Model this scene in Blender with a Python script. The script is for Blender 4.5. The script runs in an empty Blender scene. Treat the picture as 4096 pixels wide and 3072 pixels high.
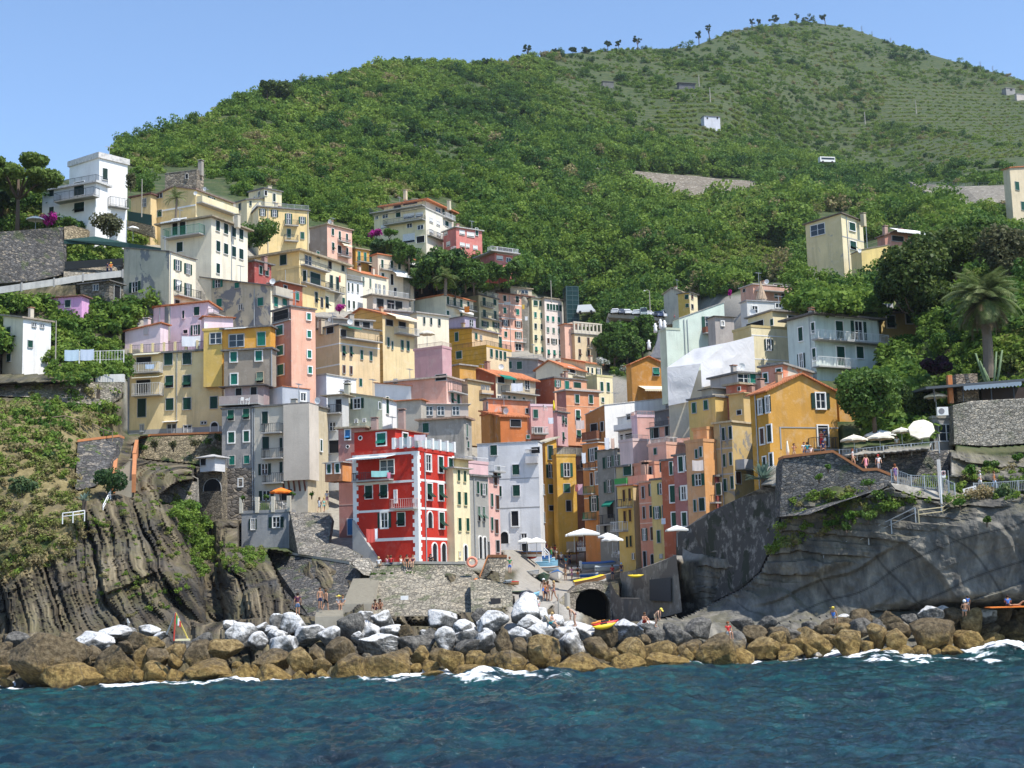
import bpy,bmesh,math,random
import numpy as np
from mathutils import Vector,Matrix
random.seed(7);RNG=np.random.default_rng(7)
R=math.radians
SC=bpy.context.scene
COL=SC.collection
FPX=1407.0;CAMH=7.0;PITCH=math.atan((583-384)/FPX);ROLL=R(1.6)
CAM=Vector((0,0,CAMH))
Fw=Vector((0,math.cos(PITCH),math.sin(PITCH)))
_R0=Vector((1,0,0));_U0=Vector((0,-math.sin(PITCH),math.cos(PITCH)))
Rt=math.cos(ROLL)*_R0-math.sin(ROLL)*_U0
Up=math.sin(ROLL)*_R0+math.cos(ROLL)*_U0
cd=bpy.data.cameras.new('camera');cam=bpy.data.objects.new('camera',cd);COL.objects.link(cam)
cd.sensor_width=36.0;cd.lens=FPX/1024*36.0;cd.clip_start=0.5;cd.clip_end=6000
cam.matrix_world=Matrix(((Rt.x,Up.x,-Fw.x,CAM.x),(Rt.y,Up.y,-Fw.y,CAM.y),(Rt.z,Up.z,-Fw.z,CAM.z),(0,0,0,1)))
SC.camera=cam
def ray(u,v):
 return Fw+Rt*((u-512)/FPX)+Up*((384-v)/FPX)
def at(u,v,D):
 d=ray(u,v);return CAM+d*(D/d.y)
def proj(p):
 q=Vector(p)-CAM;w=q.dot(Fw)
 return 512+FPX*q.dot(Rt)/w,384-FPX*q.dot(Up)/w
def zat(u,v,D):return at(u,v,D).z
def atz(u,v,z):
 d=ray(u,v);return CAM+d*((z-CAM.z)/d.z)
def ray_np(u,v):
 d=np.array(Fw)[None,:]+np.array(Rt)[None,:]*((u-512)/FPX)[:,None]+np.array(Up)[None,:]*((384-v)/FPX)[:,None]
 return d
class Crop:
 def __init__(s,x,y,k=1024/2212/4):s.x,s.y,s.k=x/4,y/4,k
 def __call__(s,x,y):return s.x+x*s.k,s.y+y*s.k
cA=Crop(0,500);cB=Crop(900,650);cC=Crop(1700,1000);cD=Crop(2400,1000);cE=Crop(3072,800);cF=Crop(400,1100)
cG=Crop(0,1500);cH=Crop(800,1500);cI=Crop(1300,1500);cJ=Crop(1900,1500);cK=Crop(2300,1400);cL=Crop(3072,1400)
cM=Crop(0,2100);cN=Crop(1000,2100);cO=Crop(1900,2050);cP=Crop(3072,2100);cS=Crop(0,0,1.0)
cT=Crop(2400,0,1696/2212/4);cU=Crop(1000,200,1424/2212/4)
cV=Crop(2000,2150,512/2212/4);cW=Crop(2250,2050,512/2212/4);cX=Crop(3500,1850,596/2212/4)
cZ=Crop(0,0,4096/2212/4)
def _hash(i,j,k,seed):
 h=(i.astype(np.int64)*374761393+j.astype(np.int64)*668265263+k.astype(np.int64)*2147483647+seed*1274126177)&0xffffffff
 h=((h^(h>>13))*1274126177)&0xffffffff
 h=(h^(h>>16))&0xffff
 return h/65535.0
def vnoise(p,seed=0):
 p=np.asarray(p,float);i=np.floor(p).astype(np.int64);f=p-i;f=f*f*(3-2*f)
 r=0
 for a in(0,1):
  for b in(0,1):
   for c in(0,1):
    w=(f[:,0]if a else 1-f[:,0])*(f[:,1]if b else 1-f[:,1])*(f[:,2]if c else 1-f[:,2])
    r=r+w*_hash(i[:,0]+a,i[:,1]+b,i[:,2]+c,seed)
 return r*2-1
def fbm(p,o=4,seed=0,g=.5):
 r=0;a=1;s=0;p=np.asarray(p,float)
 for k in range(o):
  r=r+a*vnoise(p,seed+k*17);s+=a;a*=g;p=p*2.03+11.7
 return r/s
def sstep(a,b,x):
 t=np.clip((x-a)/(b-a),0,1);return t*t*(3-2*t)
class MB:
 def __init__(s):s.v=[];s.f=[];s.m=[]
 def quad(s,a,b,c,d,m=0):
  n=len(s.v);s.v+=[tuple(a),tuple(b),tuple(c),tuple(d)];s.f.append((n,n+1,n+2,n+3));s.m.append(m)
 def poly(s,pts,m=0):
  n=len(s.v);s.v+=[tuple(p)for p in pts];s.f.append(tuple(range(n,n+len(pts))));s.m.append(m)
 def hexa(s,b,t,m=0):
  n=len(s.v);s.v+=[tuple(p)for p in b]+[tuple(p)for p in t]
  for q in((3,2,1,0),(4,5,6,7),(0,1,5,4),(1,2,6,5),(2,3,7,6),(3,0,4,7)):
   s.f.append(tuple(n+i for i in q));s.m.append(m)
 def box(s,x0,y0,z0,x1,y1,z1,m=0):
  s.hexa([(x0,y0,z0),(x1,y0,z0),(x1,y1,z0),(x0,y1,z0)],[(x0,y0,z1),(x1,y0,z1),(x1,y1,z1),(x0,y1,z1)],m)
 def bar(s,a,b,w,m=0,h=None):
  a=Vector(a);b=Vector(b);d=(b-a)
  if d.length<1e-6:return
  d.normalize();up=Vector((0,0,1))if abs(d.z)<.95 else Vector((1,0,0))
  x=d.cross(up).normalized()*w/2;y=d.cross(x).normalized()*(h or w)/2
  s.hexa([a-x-y,a+x-y,b+x-y,b-x-y],[a-x+y,a+x+y,b+x+y,b-x+y],m)
 def tube(s,pts,rs,n=8,m=0,caps=True):
  rings=[]
  for k,p in enumerate(pts):
   p=Vector(p);q=Vector(pts[min(k+1,len(pts)-1)])-Vector(pts[max(k-1,0)])
   if q.length<1e-9:q=Vector((0,0,1))
   q.normalize();ref=Vector((0,1,0))if abs(q.y)<.9 else Vector((1,0,0))
   x=q.cross(ref).normalized();y=q.cross(x)
   r=rs[k]if hasattr(rs,'__len__')else rs
   base=len(s.v)
   for i in range(n):
    t=2*math.pi*i/n;s.v.append(tuple(p+x*(r*math.cos(t))+y*(r*math.sin(t))))
   rings.append(base)
  for a,b in zip(rings,rings[1:]):
   for i in range(n):
    j=(i+1)%n;s.f.append((a+i,a+j,b+j,b+i));s.m.append(m)
  if caps:
   s.f.append(tuple(rings[0]+i for i in range(n))[::-1]);s.m.append(m)
   s.f.append(tuple(rings[-1]+i for i in range(n)));s.m.append(m)
 def mesh(s,name,mats,smooth=False):
  me=bpy.data.meshes.new(name);me.from_pydata(s.v,[],s.f)
  for mm in(mats if isinstance(mats,(list,tuple))else[mats]):me.materials.append(mm)
  me.polygons.foreach_set('material_index',s.m)
  if smooth:me.polygons.foreach_set('use_smooth',[True]*len(s.f))
  me.update();return me
WM={}
def link(name,data,parent=None,wm=None):
 o=bpy.data.objects.new(name,data);COL.objects.link(o)
 wm=wm or(WM[parent.name]if parent else Matrix())
 if parent:
  o.parent=parent;o.matrix_basis=WM[parent.name].inverted()@wm
 else:o.matrix_basis=wm
 WM[o.name]=wm.copy();return o
def tag(o,label,cat,group=None,kind=None):
 if label:o['label']=label
 if cat:o['category']=cat
 if group:o['group']=group
 if kind:o['kind']=kind
 return o
def thing(name,loc,rz,label,cat,group=None):
 o=link(name,None,None,Matrix.Translation(loc)@Matrix.Rotation(rz,4,'Z'));o.empty_display_size=.3
 return tag(o,label,cat,group)
def npmesh(name,V,Fq,mat,smooth=True):
 me=bpy.data.meshes.new(name);V=np.asarray(V,np.float32);Fq=np.asarray(Fq,np.int32)
 k=Fq.shape[1]
 me.vertices.add(len(V));me.vertices.foreach_set('co',V.ravel())
 me.loops.add(Fq.size);me.loops.foreach_set('vertex_index',Fq.ravel())
 me.polygons.add(len(Fq));me.polygons.foreach_set('loop_start',np.arange(0,Fq.size,k,dtype=np.int32))
 me.polygons.foreach_set('loop_total',np.full(len(Fq),k,np.int32))
 if smooth:me.polygons.foreach_set('use_smooth',np.ones(len(Fq),bool))
 for m in(mat if isinstance(mat,(list,tuple))else[mat]):me.materials.append(m)
 me.update(calc_edges=True);me.validate();return me
MATS={}
class NT:
 def __init__(s,name):
  s.mat=bpy.data.materials.new(name);s.mat.use_nodes=True;s.t=s.mat.node_tree;s.t.nodes.clear()
  s.out=s.n('ShaderNodeOutputMaterial');s.bs=s.n('ShaderNodeBsdfPrincipled');s.l(s.bs.outputs[0],s.out.inputs[0])
  s.bs.inputs['Specular IOR Level'].default_value=.3
 def n(s,t,**k):
  x=s.t.nodes.new(t)
  for a,b in k.items():setattr(x,a,b)
  return x
 def l(s,a,b):s.t.links.new(a,b)
 def coord(s,kind='Object',scale=(1,1,1),rot=(0,0,0)):
  if kind=='World':c=s.n('ShaderNodeNewGeometry').outputs['Position']
  else:c=s.n('ShaderNodeTexCoord').outputs[kind]
  m=s.n('ShaderNodeMapping');m.inputs['Scale'].default_value=scale;m.inputs['Rotation'].default_value=rot
  s.l(c,m.inputs[0]);return m.outputs[0]
 def noise(s,c,sc,det=4,rough=.55,dist=0):
  x=s.n('ShaderNodeTexNoise');x.inputs['Scale'].default_value=sc;x.inputs['Detail'].default_value=det
  x.inputs['Roughness'].default_value=rough;x.inputs['Distortion'].default_value=dist
  s.l(c,x.inputs['Vector']);return x.outputs['Fac']
 def ramp(s,f,stops):
  x=s.n('ShaderNodeValToRGB');e=x.color_ramp.elements
  while len(e)<len(stops):e.new(.5)
  for a,(p,c)in zip(e,stops):
   a.position=p;a.color=(c,c,c,1)if not hasattr(c,'__len__')else(*c,1)
  s.l(f,x.inputs[0]);return x.outputs[0]
 def mix(s,f,a,b,mode='MIX'):
  x=s.n('ShaderNodeMix',data_type='RGBA',blend_type=mode)
  for sock,val in((x.inputs[0],f),(x.inputs[6],a),(x.inputs[7],b)):
   if hasattr(val,'links'):s.l(val,sock)
   elif hasattr(val,'__len__'):sock.default_value=(*val[:3],1)
   else:sock.default_value=val
  return x.outputs[2]
 def math(s,op,a,b=0):
  x=s.n('ShaderNodeMath',operation=op)
  for sock,val in((x.inputs[0],a),(x.inputs[1],b)):
   if hasattr(val,'links'):s.l(val,sock)
   else:sock.default_value=val
  return x.outputs[0]
 def base(s,c):
  if hasattr(c,'links'):s.l(c,s.bs.inputs['Base Color'])
  else:s.bs.inputs['Base Color'].default_value=(*c,1)
 def rough(s,r):s.bs.inputs['Roughness'].default_value=r
 def bump(s,h,st=.4,d=.1):
  b=s.n('ShaderNodeBump');b.inputs['Strength'].default_value=st;b.inputs['Distance'].default_value=d
  s.l(h,b.inputs['Height']);s.l(b.outputs[0],s.bs.inputs['Normal'])
def mul(c,k):return tuple(min(1,x*k)for x in c)
def lerp(a,b,t):return tuple(x+(y-x)*t for x,y in zip(a,b))
def plain(name,c,rough=.7,metal=0,var=.12,sc=3):
 key=(name,tuple(c),rough)
 if key in MATS:return MATS[key]
 t=NT(name);co=t.coord();t.base(t.mix(t.noise(co,sc),mul(c,1-var),mul(c,1+var)));t.rough(rough)
 t.bs.inputs['Metallic'].default_value=metal;MATS[key]=t.mat;return t.mat
def plaster(c,wear=.42,peel=None,peel_amt=.45,base=None,grid=False,kind='plaster'):
 key=('plaster',tuple(c),wear,peel,peel_amt,base,grid)
 if key in MATS:return MATS[key]
 t=NT('painted_plaster');co=t.coord('World')
 n1=t.noise(co,.35,5,.6);n2=t.noise(t.coord('World',(1.3,1.3,.16)),1.0,5,.65);n3=t.noise(co,5,3)
 col=t.mix(t.ramp(n1,[(.3,0.),(.7,1.)]),mul(c,.86),mul(c,1.08))
 dirt=lerp(mul(c,.45),(.12,.11,.10),.5)
 st=t.ramp(n2,[(.50,0.),(.78,1.)])
 col=t.mix(t.math('MULTIPLY',st,wear),col,dirt)
 fade=t.ramp(t.noise(co,.9,6,.7),[(.52,0.),(.64,1.)])
 col=t.mix(t.math('MULTIPLY',fade,wear*.55),col,lerp(c,(.72,.68,.6),.6))
 if peel is not None:
  p=t.ramp(t.noise(t.coord('World',(1,1,.8)),.33,7,.62,.5),[(peel_amt,0.),(peel_amt+.035,1.)])
  col=t.mix(p,col,peel)
 if grid:
  br=t.n('ShaderNodeTexWave',wave_type='BANDS',bands_direction='Z');br.inputs['Scale'].default_value=.32;t.l(t.coord('World'),br.inputs[0])
  col=t.mix(t.math('MULTIPLY',t.ramp(br.outputs['Fac'],[(.0,1.),(.08,0.)]),.5),col,mul(c,.35))
 col=t.mix(t.math('MULTIPLY',t.math('SUBTRACT',n3,.5),.25),col,mul(c,.5))
 t.base(col);t.rough(.9);t.bump(n3,.35,.05);MATS[key]=t.mat;return t.mat
def stone(c=(.23,.215,.19),sc=1.6,mort=.5,name='dry_stone',moss=0):
 key=(name,tuple(c),sc,moss)
 if key in MATS:return MATS[key]
 t=NT(name);co=t.coord('World',(1,1,1.9))
 wn=t.n('ShaderNodeTexNoise');wn.inputs['Scale'].default_value=1.3;t.l(co,wn.inputs['Vector'])
 mx=t.n('ShaderNodeMix',data_type='RGBA');mx.inputs[0].default_value=.12;t.l(co,mx.inputs[6]);t.l(wn.outputs['Color'],mx.inputs[7])
 v=t.n('ShaderNodeTexVoronoi',feature='F1');v.inputs['Scale'].default_value=sc;t.l(mx.outputs[2],v.inputs['Vector'])
 e=t.n('ShaderNodeTexVoronoi',feature='DISTANCE_TO_EDGE');e.inputs['Scale'].default_value=sc;t.l(mx.outputs[2],e.inputs['Vector'])
 sep=t.n('ShaderNodeSeparateColor');t.l(v.outputs['Color'],sep.inputs[0])
 col=t.ramp(sep.outputs[0],[(0,mul(c,.55)),(.4,c),(.75,mul(c,1.35)),(1,lerp(mul(c,1.5),(.45,.36,.24),.4))])
 edge=t.ramp(e.outputs['Distance'],[(0.,1.),(.14,0.)])
 col=t.mix(t.math('MULTIPLY',edge,mort),col,mul(c,.3))
 big=t.noise(t.coord('World'),.25,5)
 col=t.mix(t.math('MULTIPLY',t.ramp(big,[(.45,0.),(.7,1.)]),.5),col,mul(c,.45))
 if moss:
  col=t.mix(t.math('MULTIPLY',t.ramp(t.noise(t.coord('World'),.5,6),[(.56,0.),(.62,1.)]),moss),col,(.07,.10,.03))
 t.base(col);t.rough(.95);t.bump(t.math('SUBTRACT',1,edge),.8,.12);MATS[key]=t.mat;return t.mat
def roofmat(c,tile=True,name='roof_tiles'):
 key=(name,tuple(c),tile)
 if key in MATS:return MATS[key]
 t=NT(name);co=t.coord('Object')
 w=t.n('ShaderNodeTexWave',wave_type='BANDS',bands_direction='X');w.inputs['Scale'].default_value=1.2;w.inputs['Distortion'].default_value=.6
 t.l(co,w.inputs[0]);nz=t.noise(co,2.5,4);n2=t.noise(co,.6,4)
 col=t.ramp(nz,[(.25,mul(c,.55)),(.5,c),(.8,lerp(mul(c,1.3),(.5,.42,.3),.25))])
 col=t.mix(t.math('MULTIPLY',t.ramp(n2,[(.5,0.),(.75,1.)]),.5),col,mul(c,.45))
 t.base(col);t.rough(.9)
 if tile:t.bump(w.outputs['Fac'],.6,.1)
 MATS[key]=t.mat;return t.mat
TERRA=(.50,.17,.07);SLATE=(.13,.125,.13);TAN=(.36,.30,.21);GREYSLAB=(.16,.155,.15)
HB=[]
GREEN=(.006,.055,.034);TEAL=(.008,.15,.105);DKG=(.004,.028,.02);BROWN=(.07,.03,.018);PALE=(.10,.16,.12)
def m_shut(c):return plain('shutter_paint',c,.55,var=.2,sc=6)
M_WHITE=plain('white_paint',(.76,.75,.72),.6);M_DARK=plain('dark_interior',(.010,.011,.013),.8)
M_GREYTRIM=plain('grey_stone_trim',(.42,.42,.41),.8);M_IRON=plain('wrought_iron',(.06,.065,.07),.5,.3)
M_RAILW=plain('white_railing_paint',(.7,.7,.68),.5);M_GALV=plain('galvanised_steel',(.40,.42,.43),.45,.4)
M_CONC=plain('concrete',(.36,.35,.33),.9,var=.2)
def _glass():
 t=NT('window_glass');t.base((.02,.028,.035));t.rough(.06);t.bs.inputs['Specular IOR Level'].default_value=.5;return t.mat
M_GLASS=_glass()
def _railglass():
 t=NT('balustrade_glass');t.base((.55,.66,.68));t.rough(.1);t.bs.inputs['Alpha'].default_value=.55;return t.mat
M_RGLASS=_railglass()
WCACHE={}
def leaf(mb,x0,x1,z0,z1,y,m=0):
 t=min(.07,(x1-x0)*.2);d=.035
 mb.box(x0,y-d,z0,x0+t,y,z1,m);mb.box(x1-t,y-d,z0,x1,y,z1,m)
 mb.box(x0+t,y-d,z0,x1-t,y,z0+t,m);mb.box(x0+t,y-d,z1-t,x1-t,y,z1,m)
 n=max(3,int((z1-z0-2*t)/.16));s=(z1-z0-2*t)/n
 for i in range(n):
  a=z0+t+i*s
  mb.quad((x0+t,y-d*.9,a),(x1-t,y-d*.9,a),(x1-t,y-.006,a+s),(x0+t,y-.006,a+s),m)
def cached(key,fn):
 if key not in WCACHE:WCACHE[key]=fn()
 return WCACHE[key]
def window(parent,fac,wm,style,w,h,sh,trim):
 """wm: world matrix, window centre on the wall, -y out"""
 st=style.lower();w=max(.35,round(w/.1)*.1);h=max(.4,round(h/.1)*.1)
 mt={None:None}.get(trim,trim);msh=m_shut(sh)
 big=style.isupper()
 def frame():
  mb=MB();b=.13 if big else .07;p=.12 if big else .09;a,c=w/2,h/2
  if st=='a':
   c2=h/2-w/2;pts=[(-a,-c)]+[(a,-c)]+[(a*math.cos(t),c2+a*math.sin(t))for t in np.linspace(0,math.pi,9)]
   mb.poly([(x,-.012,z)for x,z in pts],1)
   for(x,z),(x2,z2)in zip(pts[1:],pts[2:]+[pts[0]]):
    k=(a+b)/a;o=lambda x,z:(x*k,c2+(z-c2)*k if z>c2 else z)
    (X,Z),(X2,Z2)=o(x,z),o(x2,z2)
    mb.hexa([(x,0,z),(x2,0,z2),(X2,0,Z2),(X,0,Z)],[(x,-p,z),(x2,-p,z2),(X2,-p,Z2),(X,-p,Z)],0)
  elif st=='p':
   pts=[(a*math.cos(t),a*math.sin(t))for t in np.linspace(0,2*math.pi,13)]
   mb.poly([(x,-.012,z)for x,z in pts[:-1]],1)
   for(x,z),(x2,z2)in zip(pts,pts[1:]):
    k=1.3;mb.hexa([(x,0,z),(x2,0,z2),(x2*k,0,z2*k),(x*k,0,z*k)],[(x,-p,z),(x2,-p,z2),(x2*k,-p,z2*k),(x*k,-p,z*k)],0)
  else:
   if st=='o':a=w/4
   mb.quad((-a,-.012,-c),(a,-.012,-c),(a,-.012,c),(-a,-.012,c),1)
   mb.box(-a-b,-p,-c-b,-a,0,c+b);mb.box(a,-p,-c-b,a+b,0,c+b);mb.box(-a,-p,c,a,0,c+b)
   mb.box(-a-.02,-p-.08,-c-b,a+.02,0,-c)
  return mb.mesh('window_frame',[trim,M_DARK])
 win=link('door' if(st in 'r' or(h>2.3 and st in 'cdo'))else 'window',cached(('fr',st,big,w,h,trim.name),frame),parent,wm)
 a,c=w/2,h/2
 if st in 'cf':
  def closed():
   mb=MB();zl=-c if st=='c' else-c+h*.45
   leaf(mb,-a,-.01,zl,c,-.02);leaf(mb,.01,a,zl,c,-.02);return mb.mesh('shutter',msh)
  link('shutter',cached(('sh',st,w,h,sh),closed),win,wm)
  if st=='f':
   def flap():
    mb=MB();hh=h*.45
    leaf(mb,-a,-.015,-hh,0,0);leaf(mb,.015,a,-hh,0,0)
    me=mb.mesh('shutter_flap',msh);me.transform(Matrix.Translation((0,-.05,-c+hh))@Matrix.Rotation(R(-48),4,'X'));return me
   link('shutter_flap',cached(('fl',w,h,sh),flap),win,wm)
 elif st=='o':
  for sg in(-1,1):
   def lf(sg=sg):
    mb=MB();x0,x1=(w*.27,w*.52)if sg>0 else(-w*.52,-w*.27);leaf(mb,x0,x1,-c,c,-.05);return mb.mesh('shutter',msh)
   link('shutter',cached(('lf',sg,w,h,sh),lf),win,wm)
  def pane():return panes(w/2,h)
  link('pane',cached(('pn',w/2,h),pane),win,wm)
 elif st=='g':
  link('pane',cached(('pn',w,h),lambda:panes(w,h)),win,wm)
 elif st=='b':
  def blind():
   mb=MB();z0=-c+h*.25
   n=max(3,int(h*.75/.12));s=h*.75/n
   for i in range(n):mb.quad((-a,-.05,z0+i*s),(a,-.05,z0+i*s),(a,-.02,z0+(i+1)*s),(-a,-.02,z0+(i+1)*s))
   return mb.mesh('blind',M_WHITE)
  link('blind',cached(('bl',w,h),blind),win,wm)
 elif st=='r':
  def leafd():
   mb=MB();mb.box(-a,-.05,-c,-.01,-.015,c);mb.box(.01,-.05,-c,a,-.015,c);return mb.mesh('door_leaf',msh)
  link('door_leaf',cached(('dl',w,h,sh),leafd),win,wm)
 return win
def panes(w,h):
 mb=MB();a,c=w/2,h/2;t=.045
 for x0,x1 in((-a,-.01),(.01,a)):
  mb.box(x0,-.045,-c,x0+t,-.016,c);mb.box(x1-t,-.045,-c,x1,-.016,c)
  mb.box(x0+t,-.045,-c,x1-t,-.016,-c+t);mb.box(x0+t,-.045,c-t,x1-t,-.016,c)
  if h>1:mb.box(x0+t,-.04,-.02,x1-t,-.016,.02)
  mb.quad((x0+t,-.02,-c+t),(x1-t,-.02,-c+t),(x1-t,-.02,c-t),(x0+t,-.02,c-t),1)
 return mb.mesh('pane',[M_WHITE,M_GLASS])
class House:
 def __init__(s,name,label,cat,group=None):s.name,s.label,s.cat,s.group=name,label,cat,group;s.e=None
HC=[]
def H(crop,D,x,y,a,col,colR=None,roof='slab',rc=GREYSLAB,wins='',sh=GREEN,trim=None,label=None,name='house',cat='house',ytl=None,ytr=None,rid=0,ext=5,into=None,bal=(),awn=(),chim=(),dep=8,ov=.35,bands=(),peel=None,wear=.42,matL=None,matR=None,pipes=(),group=None,th=.22,base=None,peel_amt=.45,railtop=None,dish=()):
 xl,xc,xr=x;yt,yb=y;a=R(a)
 r=Vector((math.cos(a),math.sin(a),0));l=Vector((-math.sin(a),math.cos(a),0))
 if D is None:D=float(landD(np.array([crop(xc,yb)[0]]),np.array([crop(xc,yb)[1]]))[0])-4
 ub,vb=crop(xc,yb);ut,vt=crop(xc,yt)
 P=at(ub,vb,D)
 def top_z(p,yy):
  lo,hi=p.z-40,p.z+80
  for _ in range(40):
   m=(lo+hi)/2;pv=proj((p.x,p.y,m))[1]
   if pv>yy:lo=m
   else:hi=m
  return(lo+hi)/2
 ztop=top_z(P,vt);zm=(ztop+P.z)/2
 def width(dirv,xx,sg):
  c0=proj((P.x,P.y,zm))[0];tu=c0+crop(xx,0)[0]-crop(xc,0)[0]
  lo,hi=0,120
  for _ in range(50):
   m=(lo+hi)/2;q=P+dirv*m;pu=proj((q.x,q.y,zm))[0]
   if(pu<tu)if tu>c0 else(pu>tu):lo=m
   else:hi=m
  return(lo+hi)/2
 Wr=width(r,xr,1)if xr!=xc else dep
 Wl=width(l,xl,-1)if xl!=xc else dep
 Wr=min(Wr,45);Wl=min(Wl,45)
 Wr=max(Wr,2.0);Wl=max(Wl,2.0)
 M0=Matrix.Translation(P)@Matrix.Rotation(a,4,'Z');Mi=M0.inverted()
 if into is None:
  E=thing(name,P,a,label,cat,group)
 else:E=into
 hC=ztop-P.z;z0=-ext
 def edge_h(tx,ty,yy):
  q=P+r*tx+l*ty;return top_z(q,yy)-P.z
 hL=edge_h(0,Wl,crop(xl,ytl)[1])if ytl is not None else hC
 hR=edge_h(Wr,0,crop(xr,ytr)[1])if ytr is not None else hC
 hB=hL+hR-hC
 k=crop.k*D/FPX
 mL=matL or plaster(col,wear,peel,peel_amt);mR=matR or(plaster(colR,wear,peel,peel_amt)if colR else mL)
 mb=MB()
 b=[(0,0,z0),(Wr,0,z0),(Wr,Wl,z0),(0,Wl,z0)];t=[(0,0,hC),(Wr,0,hR),(Wr,Wl,hB),(0,Wl,hL)]
 mb.quad(b[0],b[1],t[1],t[0],1);mb.quad(b[3],b[0],t[0],t[3],0);mb.quad(b[1],b[2],t[2],t[1],0);mb.quad(b[2],b[3],t[3],t[2],1)
 mb.quad(*t,0)
 rd=rid*k
 if roof=='gableL':
  mb.poly([(0,Wl,hC),(0,0,hC),(0,Wl/2,hC+rd)],0);mb.poly([(Wr,0,hC),(Wr,Wl,hC),(Wr,Wl/2,hC+rd)],0)
 if roof=='gableR':
  mb.poly([(0,0,hC),(Wr,0,hC),(Wr/2,0,hC+rd)],1);mb.poly([(Wr,Wl,hC),(0,Wl,hC),(Wr/2,Wl,hC+rd)],1)
 wall=link('wall',mb.mesh('wall',[mL,mR]),E,M0)
 o=ov;rb=MB();rm=[roofmat(rc,tile=(rc in(TERRA,TAN)))]
 def slabq(q,th):
  rb.hexa(q,[(p[0],p[1],p[2]+th)for p in q])
 if roof=='slab':
  sl=(hR-hC)/Wr;sw=(hL-hC)/Wl;hh=lambda X,Y:hC+sl*X+sw*Y+.004
  q=[(-o,-o,hh(-o,-o)),(Wr+o,-o,hh(Wr+o,-o)),(Wr+o,Wl+o,hh(Wr+o,Wl+o)),(-o,Wl+o,hh(-o,Wl+o))]
  slabq(q,th)
 elif roof=='hip':
  q=[(-o,-o,hC+.004),(Wr+o,-o,hC+.004),(Wr+o,Wl+o,hC+.004),(-o,Wl+o,hC+.004)];slabq(q,th)
  rr=rd or min(Wr,Wl)*.22;m=min(Wr,Wl)/2
  A,B=((m,m,0),(Wr-m,Wl-m,0));z1=hC+th+.006
  if Wr>Wl:A,B=(m,Wl/2),(Wr-m,Wl/2)
  else:A,B=(Wr/2,m),(Wr/2,Wl-m)
  c=[(-o,-o,z1),(Wr+o,-o,z1),(Wr+o,Wl+o,z1),(-o,Wl+o,z1)];A=(*A,z1+rr);B=(*B,z1+rr)
  if Wr>Wl:rb.poly([c[0],c[1],B,A]);rb.poly([c[2],c[3],A,B]);rb.poly([c[3],c[0],A]);rb.poly([c[1],c[2],B])
  else:rb.poly([c[0],c[1],A]);rb.poly([c[1],c[2],B,A]);rb.poly([c[2],c[3],B]);rb.poly([c[3],c[0],A,B])
 elif roof=='gableL':
  s=rd/(Wl/2);e=lambda Y:hC+rd-abs(Y-Wl/2)*s+.004
  slabq([(-o,-o,e(-o)),(Wr+o,-o,e(-o)),(Wr+o,Wl/2,e(Wl/2)),(-o,Wl/2,e(Wl/2))],th)
  slabq([(-o,Wl/2,e(Wl/2)),(Wr+o,Wl/2,e(Wl/2)),(Wr+o,Wl+o,e(Wl+o)),(-o,Wl+o,e(Wl+o))],th)
 elif roof=='gableR':
  s=rd/(Wr/2);e=lambda X:hC+rd-abs(X-Wr/2)*s+.004
  slabq([(-o,-o,e(-o)),(Wr/2,-o,e(Wr/2)),(Wr/2,Wl+o,e(Wr/2)),(-o,Wl+o,e(-o))],th)
  slabq([(Wr/2,-o,e(Wr/2)),(Wr+o,-o,e(Wr+o)),(Wr+o,Wl+o,e(Wr+o)),(Wr/2,Wl+o,e(Wr/2))],th)
 elif roof=='parapet':
  for(x0,y0,x1,y1)in((-.06,-.06,Wr+.06,.2),(-.06,.2,.2,Wl),(Wr-.2,.2,Wr+.06,Wl),(-.06,Wl,Wr+.06,Wl+.2)):
   rb.box(x0,y0,hC+.004,x1,y1,hC+.35)
  rm=[plaster(mul(col,.9),.3)]
 if rb.f:link('roof',rb.mesh('roof',rm),E,M0)
 def hit(fac,X,Y):
  u,v=crop(X,Y);d=ray(u,v);nrm=-r if fac=='L' else-l
  tt=(P-CAM).dot(nrm)/d.dot(nrm);q=Mi@(CAM+d*tt)
  return(q.y if fac=='L' else q.x),q.z
 def fmat(fac,s,z,off=.0):
  if fac=='R':return M0@Matrix.Translation((s,-off,z))
  return M0@Matrix.Translation((-off,s,z))@Matrix.Rotation(R(-90),4,'Z')
 tr=trim or M_GREYTRIM;_v=random.Random(int(xc*7+yt*3));_k=_v.uniform(.7,1.5);sh=tuple(round(q*_k,4)for q in sh)
 for grp in[g.strip()for g in wins.split(';')if g.strip()]:
  head,body=grp.split(':');hp=head.split();fac,st,size=hp[0],hp[1],hp[2]
  wp,hpx=[float(q)for q in size.split('x')];shc={'t':TEAL,'k':DKG,'n':BROWN,'p':PALE,'g':GREEN}[hp[3]]if len(hp)>3 else sh
  zz=None
  for it in body.split():
   if ',' in it:X,Y=[float(q)for q in it.split(',')];s,zz=hit(fac,X,Y);yk=Y
   else:
    X=float(it);s,_=hit(fac,X,yk)
   sa,_=hit(fac,X-wp/2,yk);sb,_=hit(fac,X+wp/2,yk);wm_=min(abs(sa-sb),4.5);hm=hpx*k
   window(E,fac,fmat(fac,s,zz),st,wm_,hm,shc,M_WHITE if st.isupper()else tr)
 for(fac,Y,hpx,mt)in bands:
  zb=hit(fac,xc,Y)[1];m2=MB();hh=hpx*k/2
  if fac=='R':m2.box(-.0,-.03,zb-hh,Wr,-.001,zb+hh)
  else:m2.box(-.03,0,zb-hh,-.001,Wl,zb+hh)
  link('wall_band',m2.mesh('wall_band',mt),E,M0)
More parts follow.
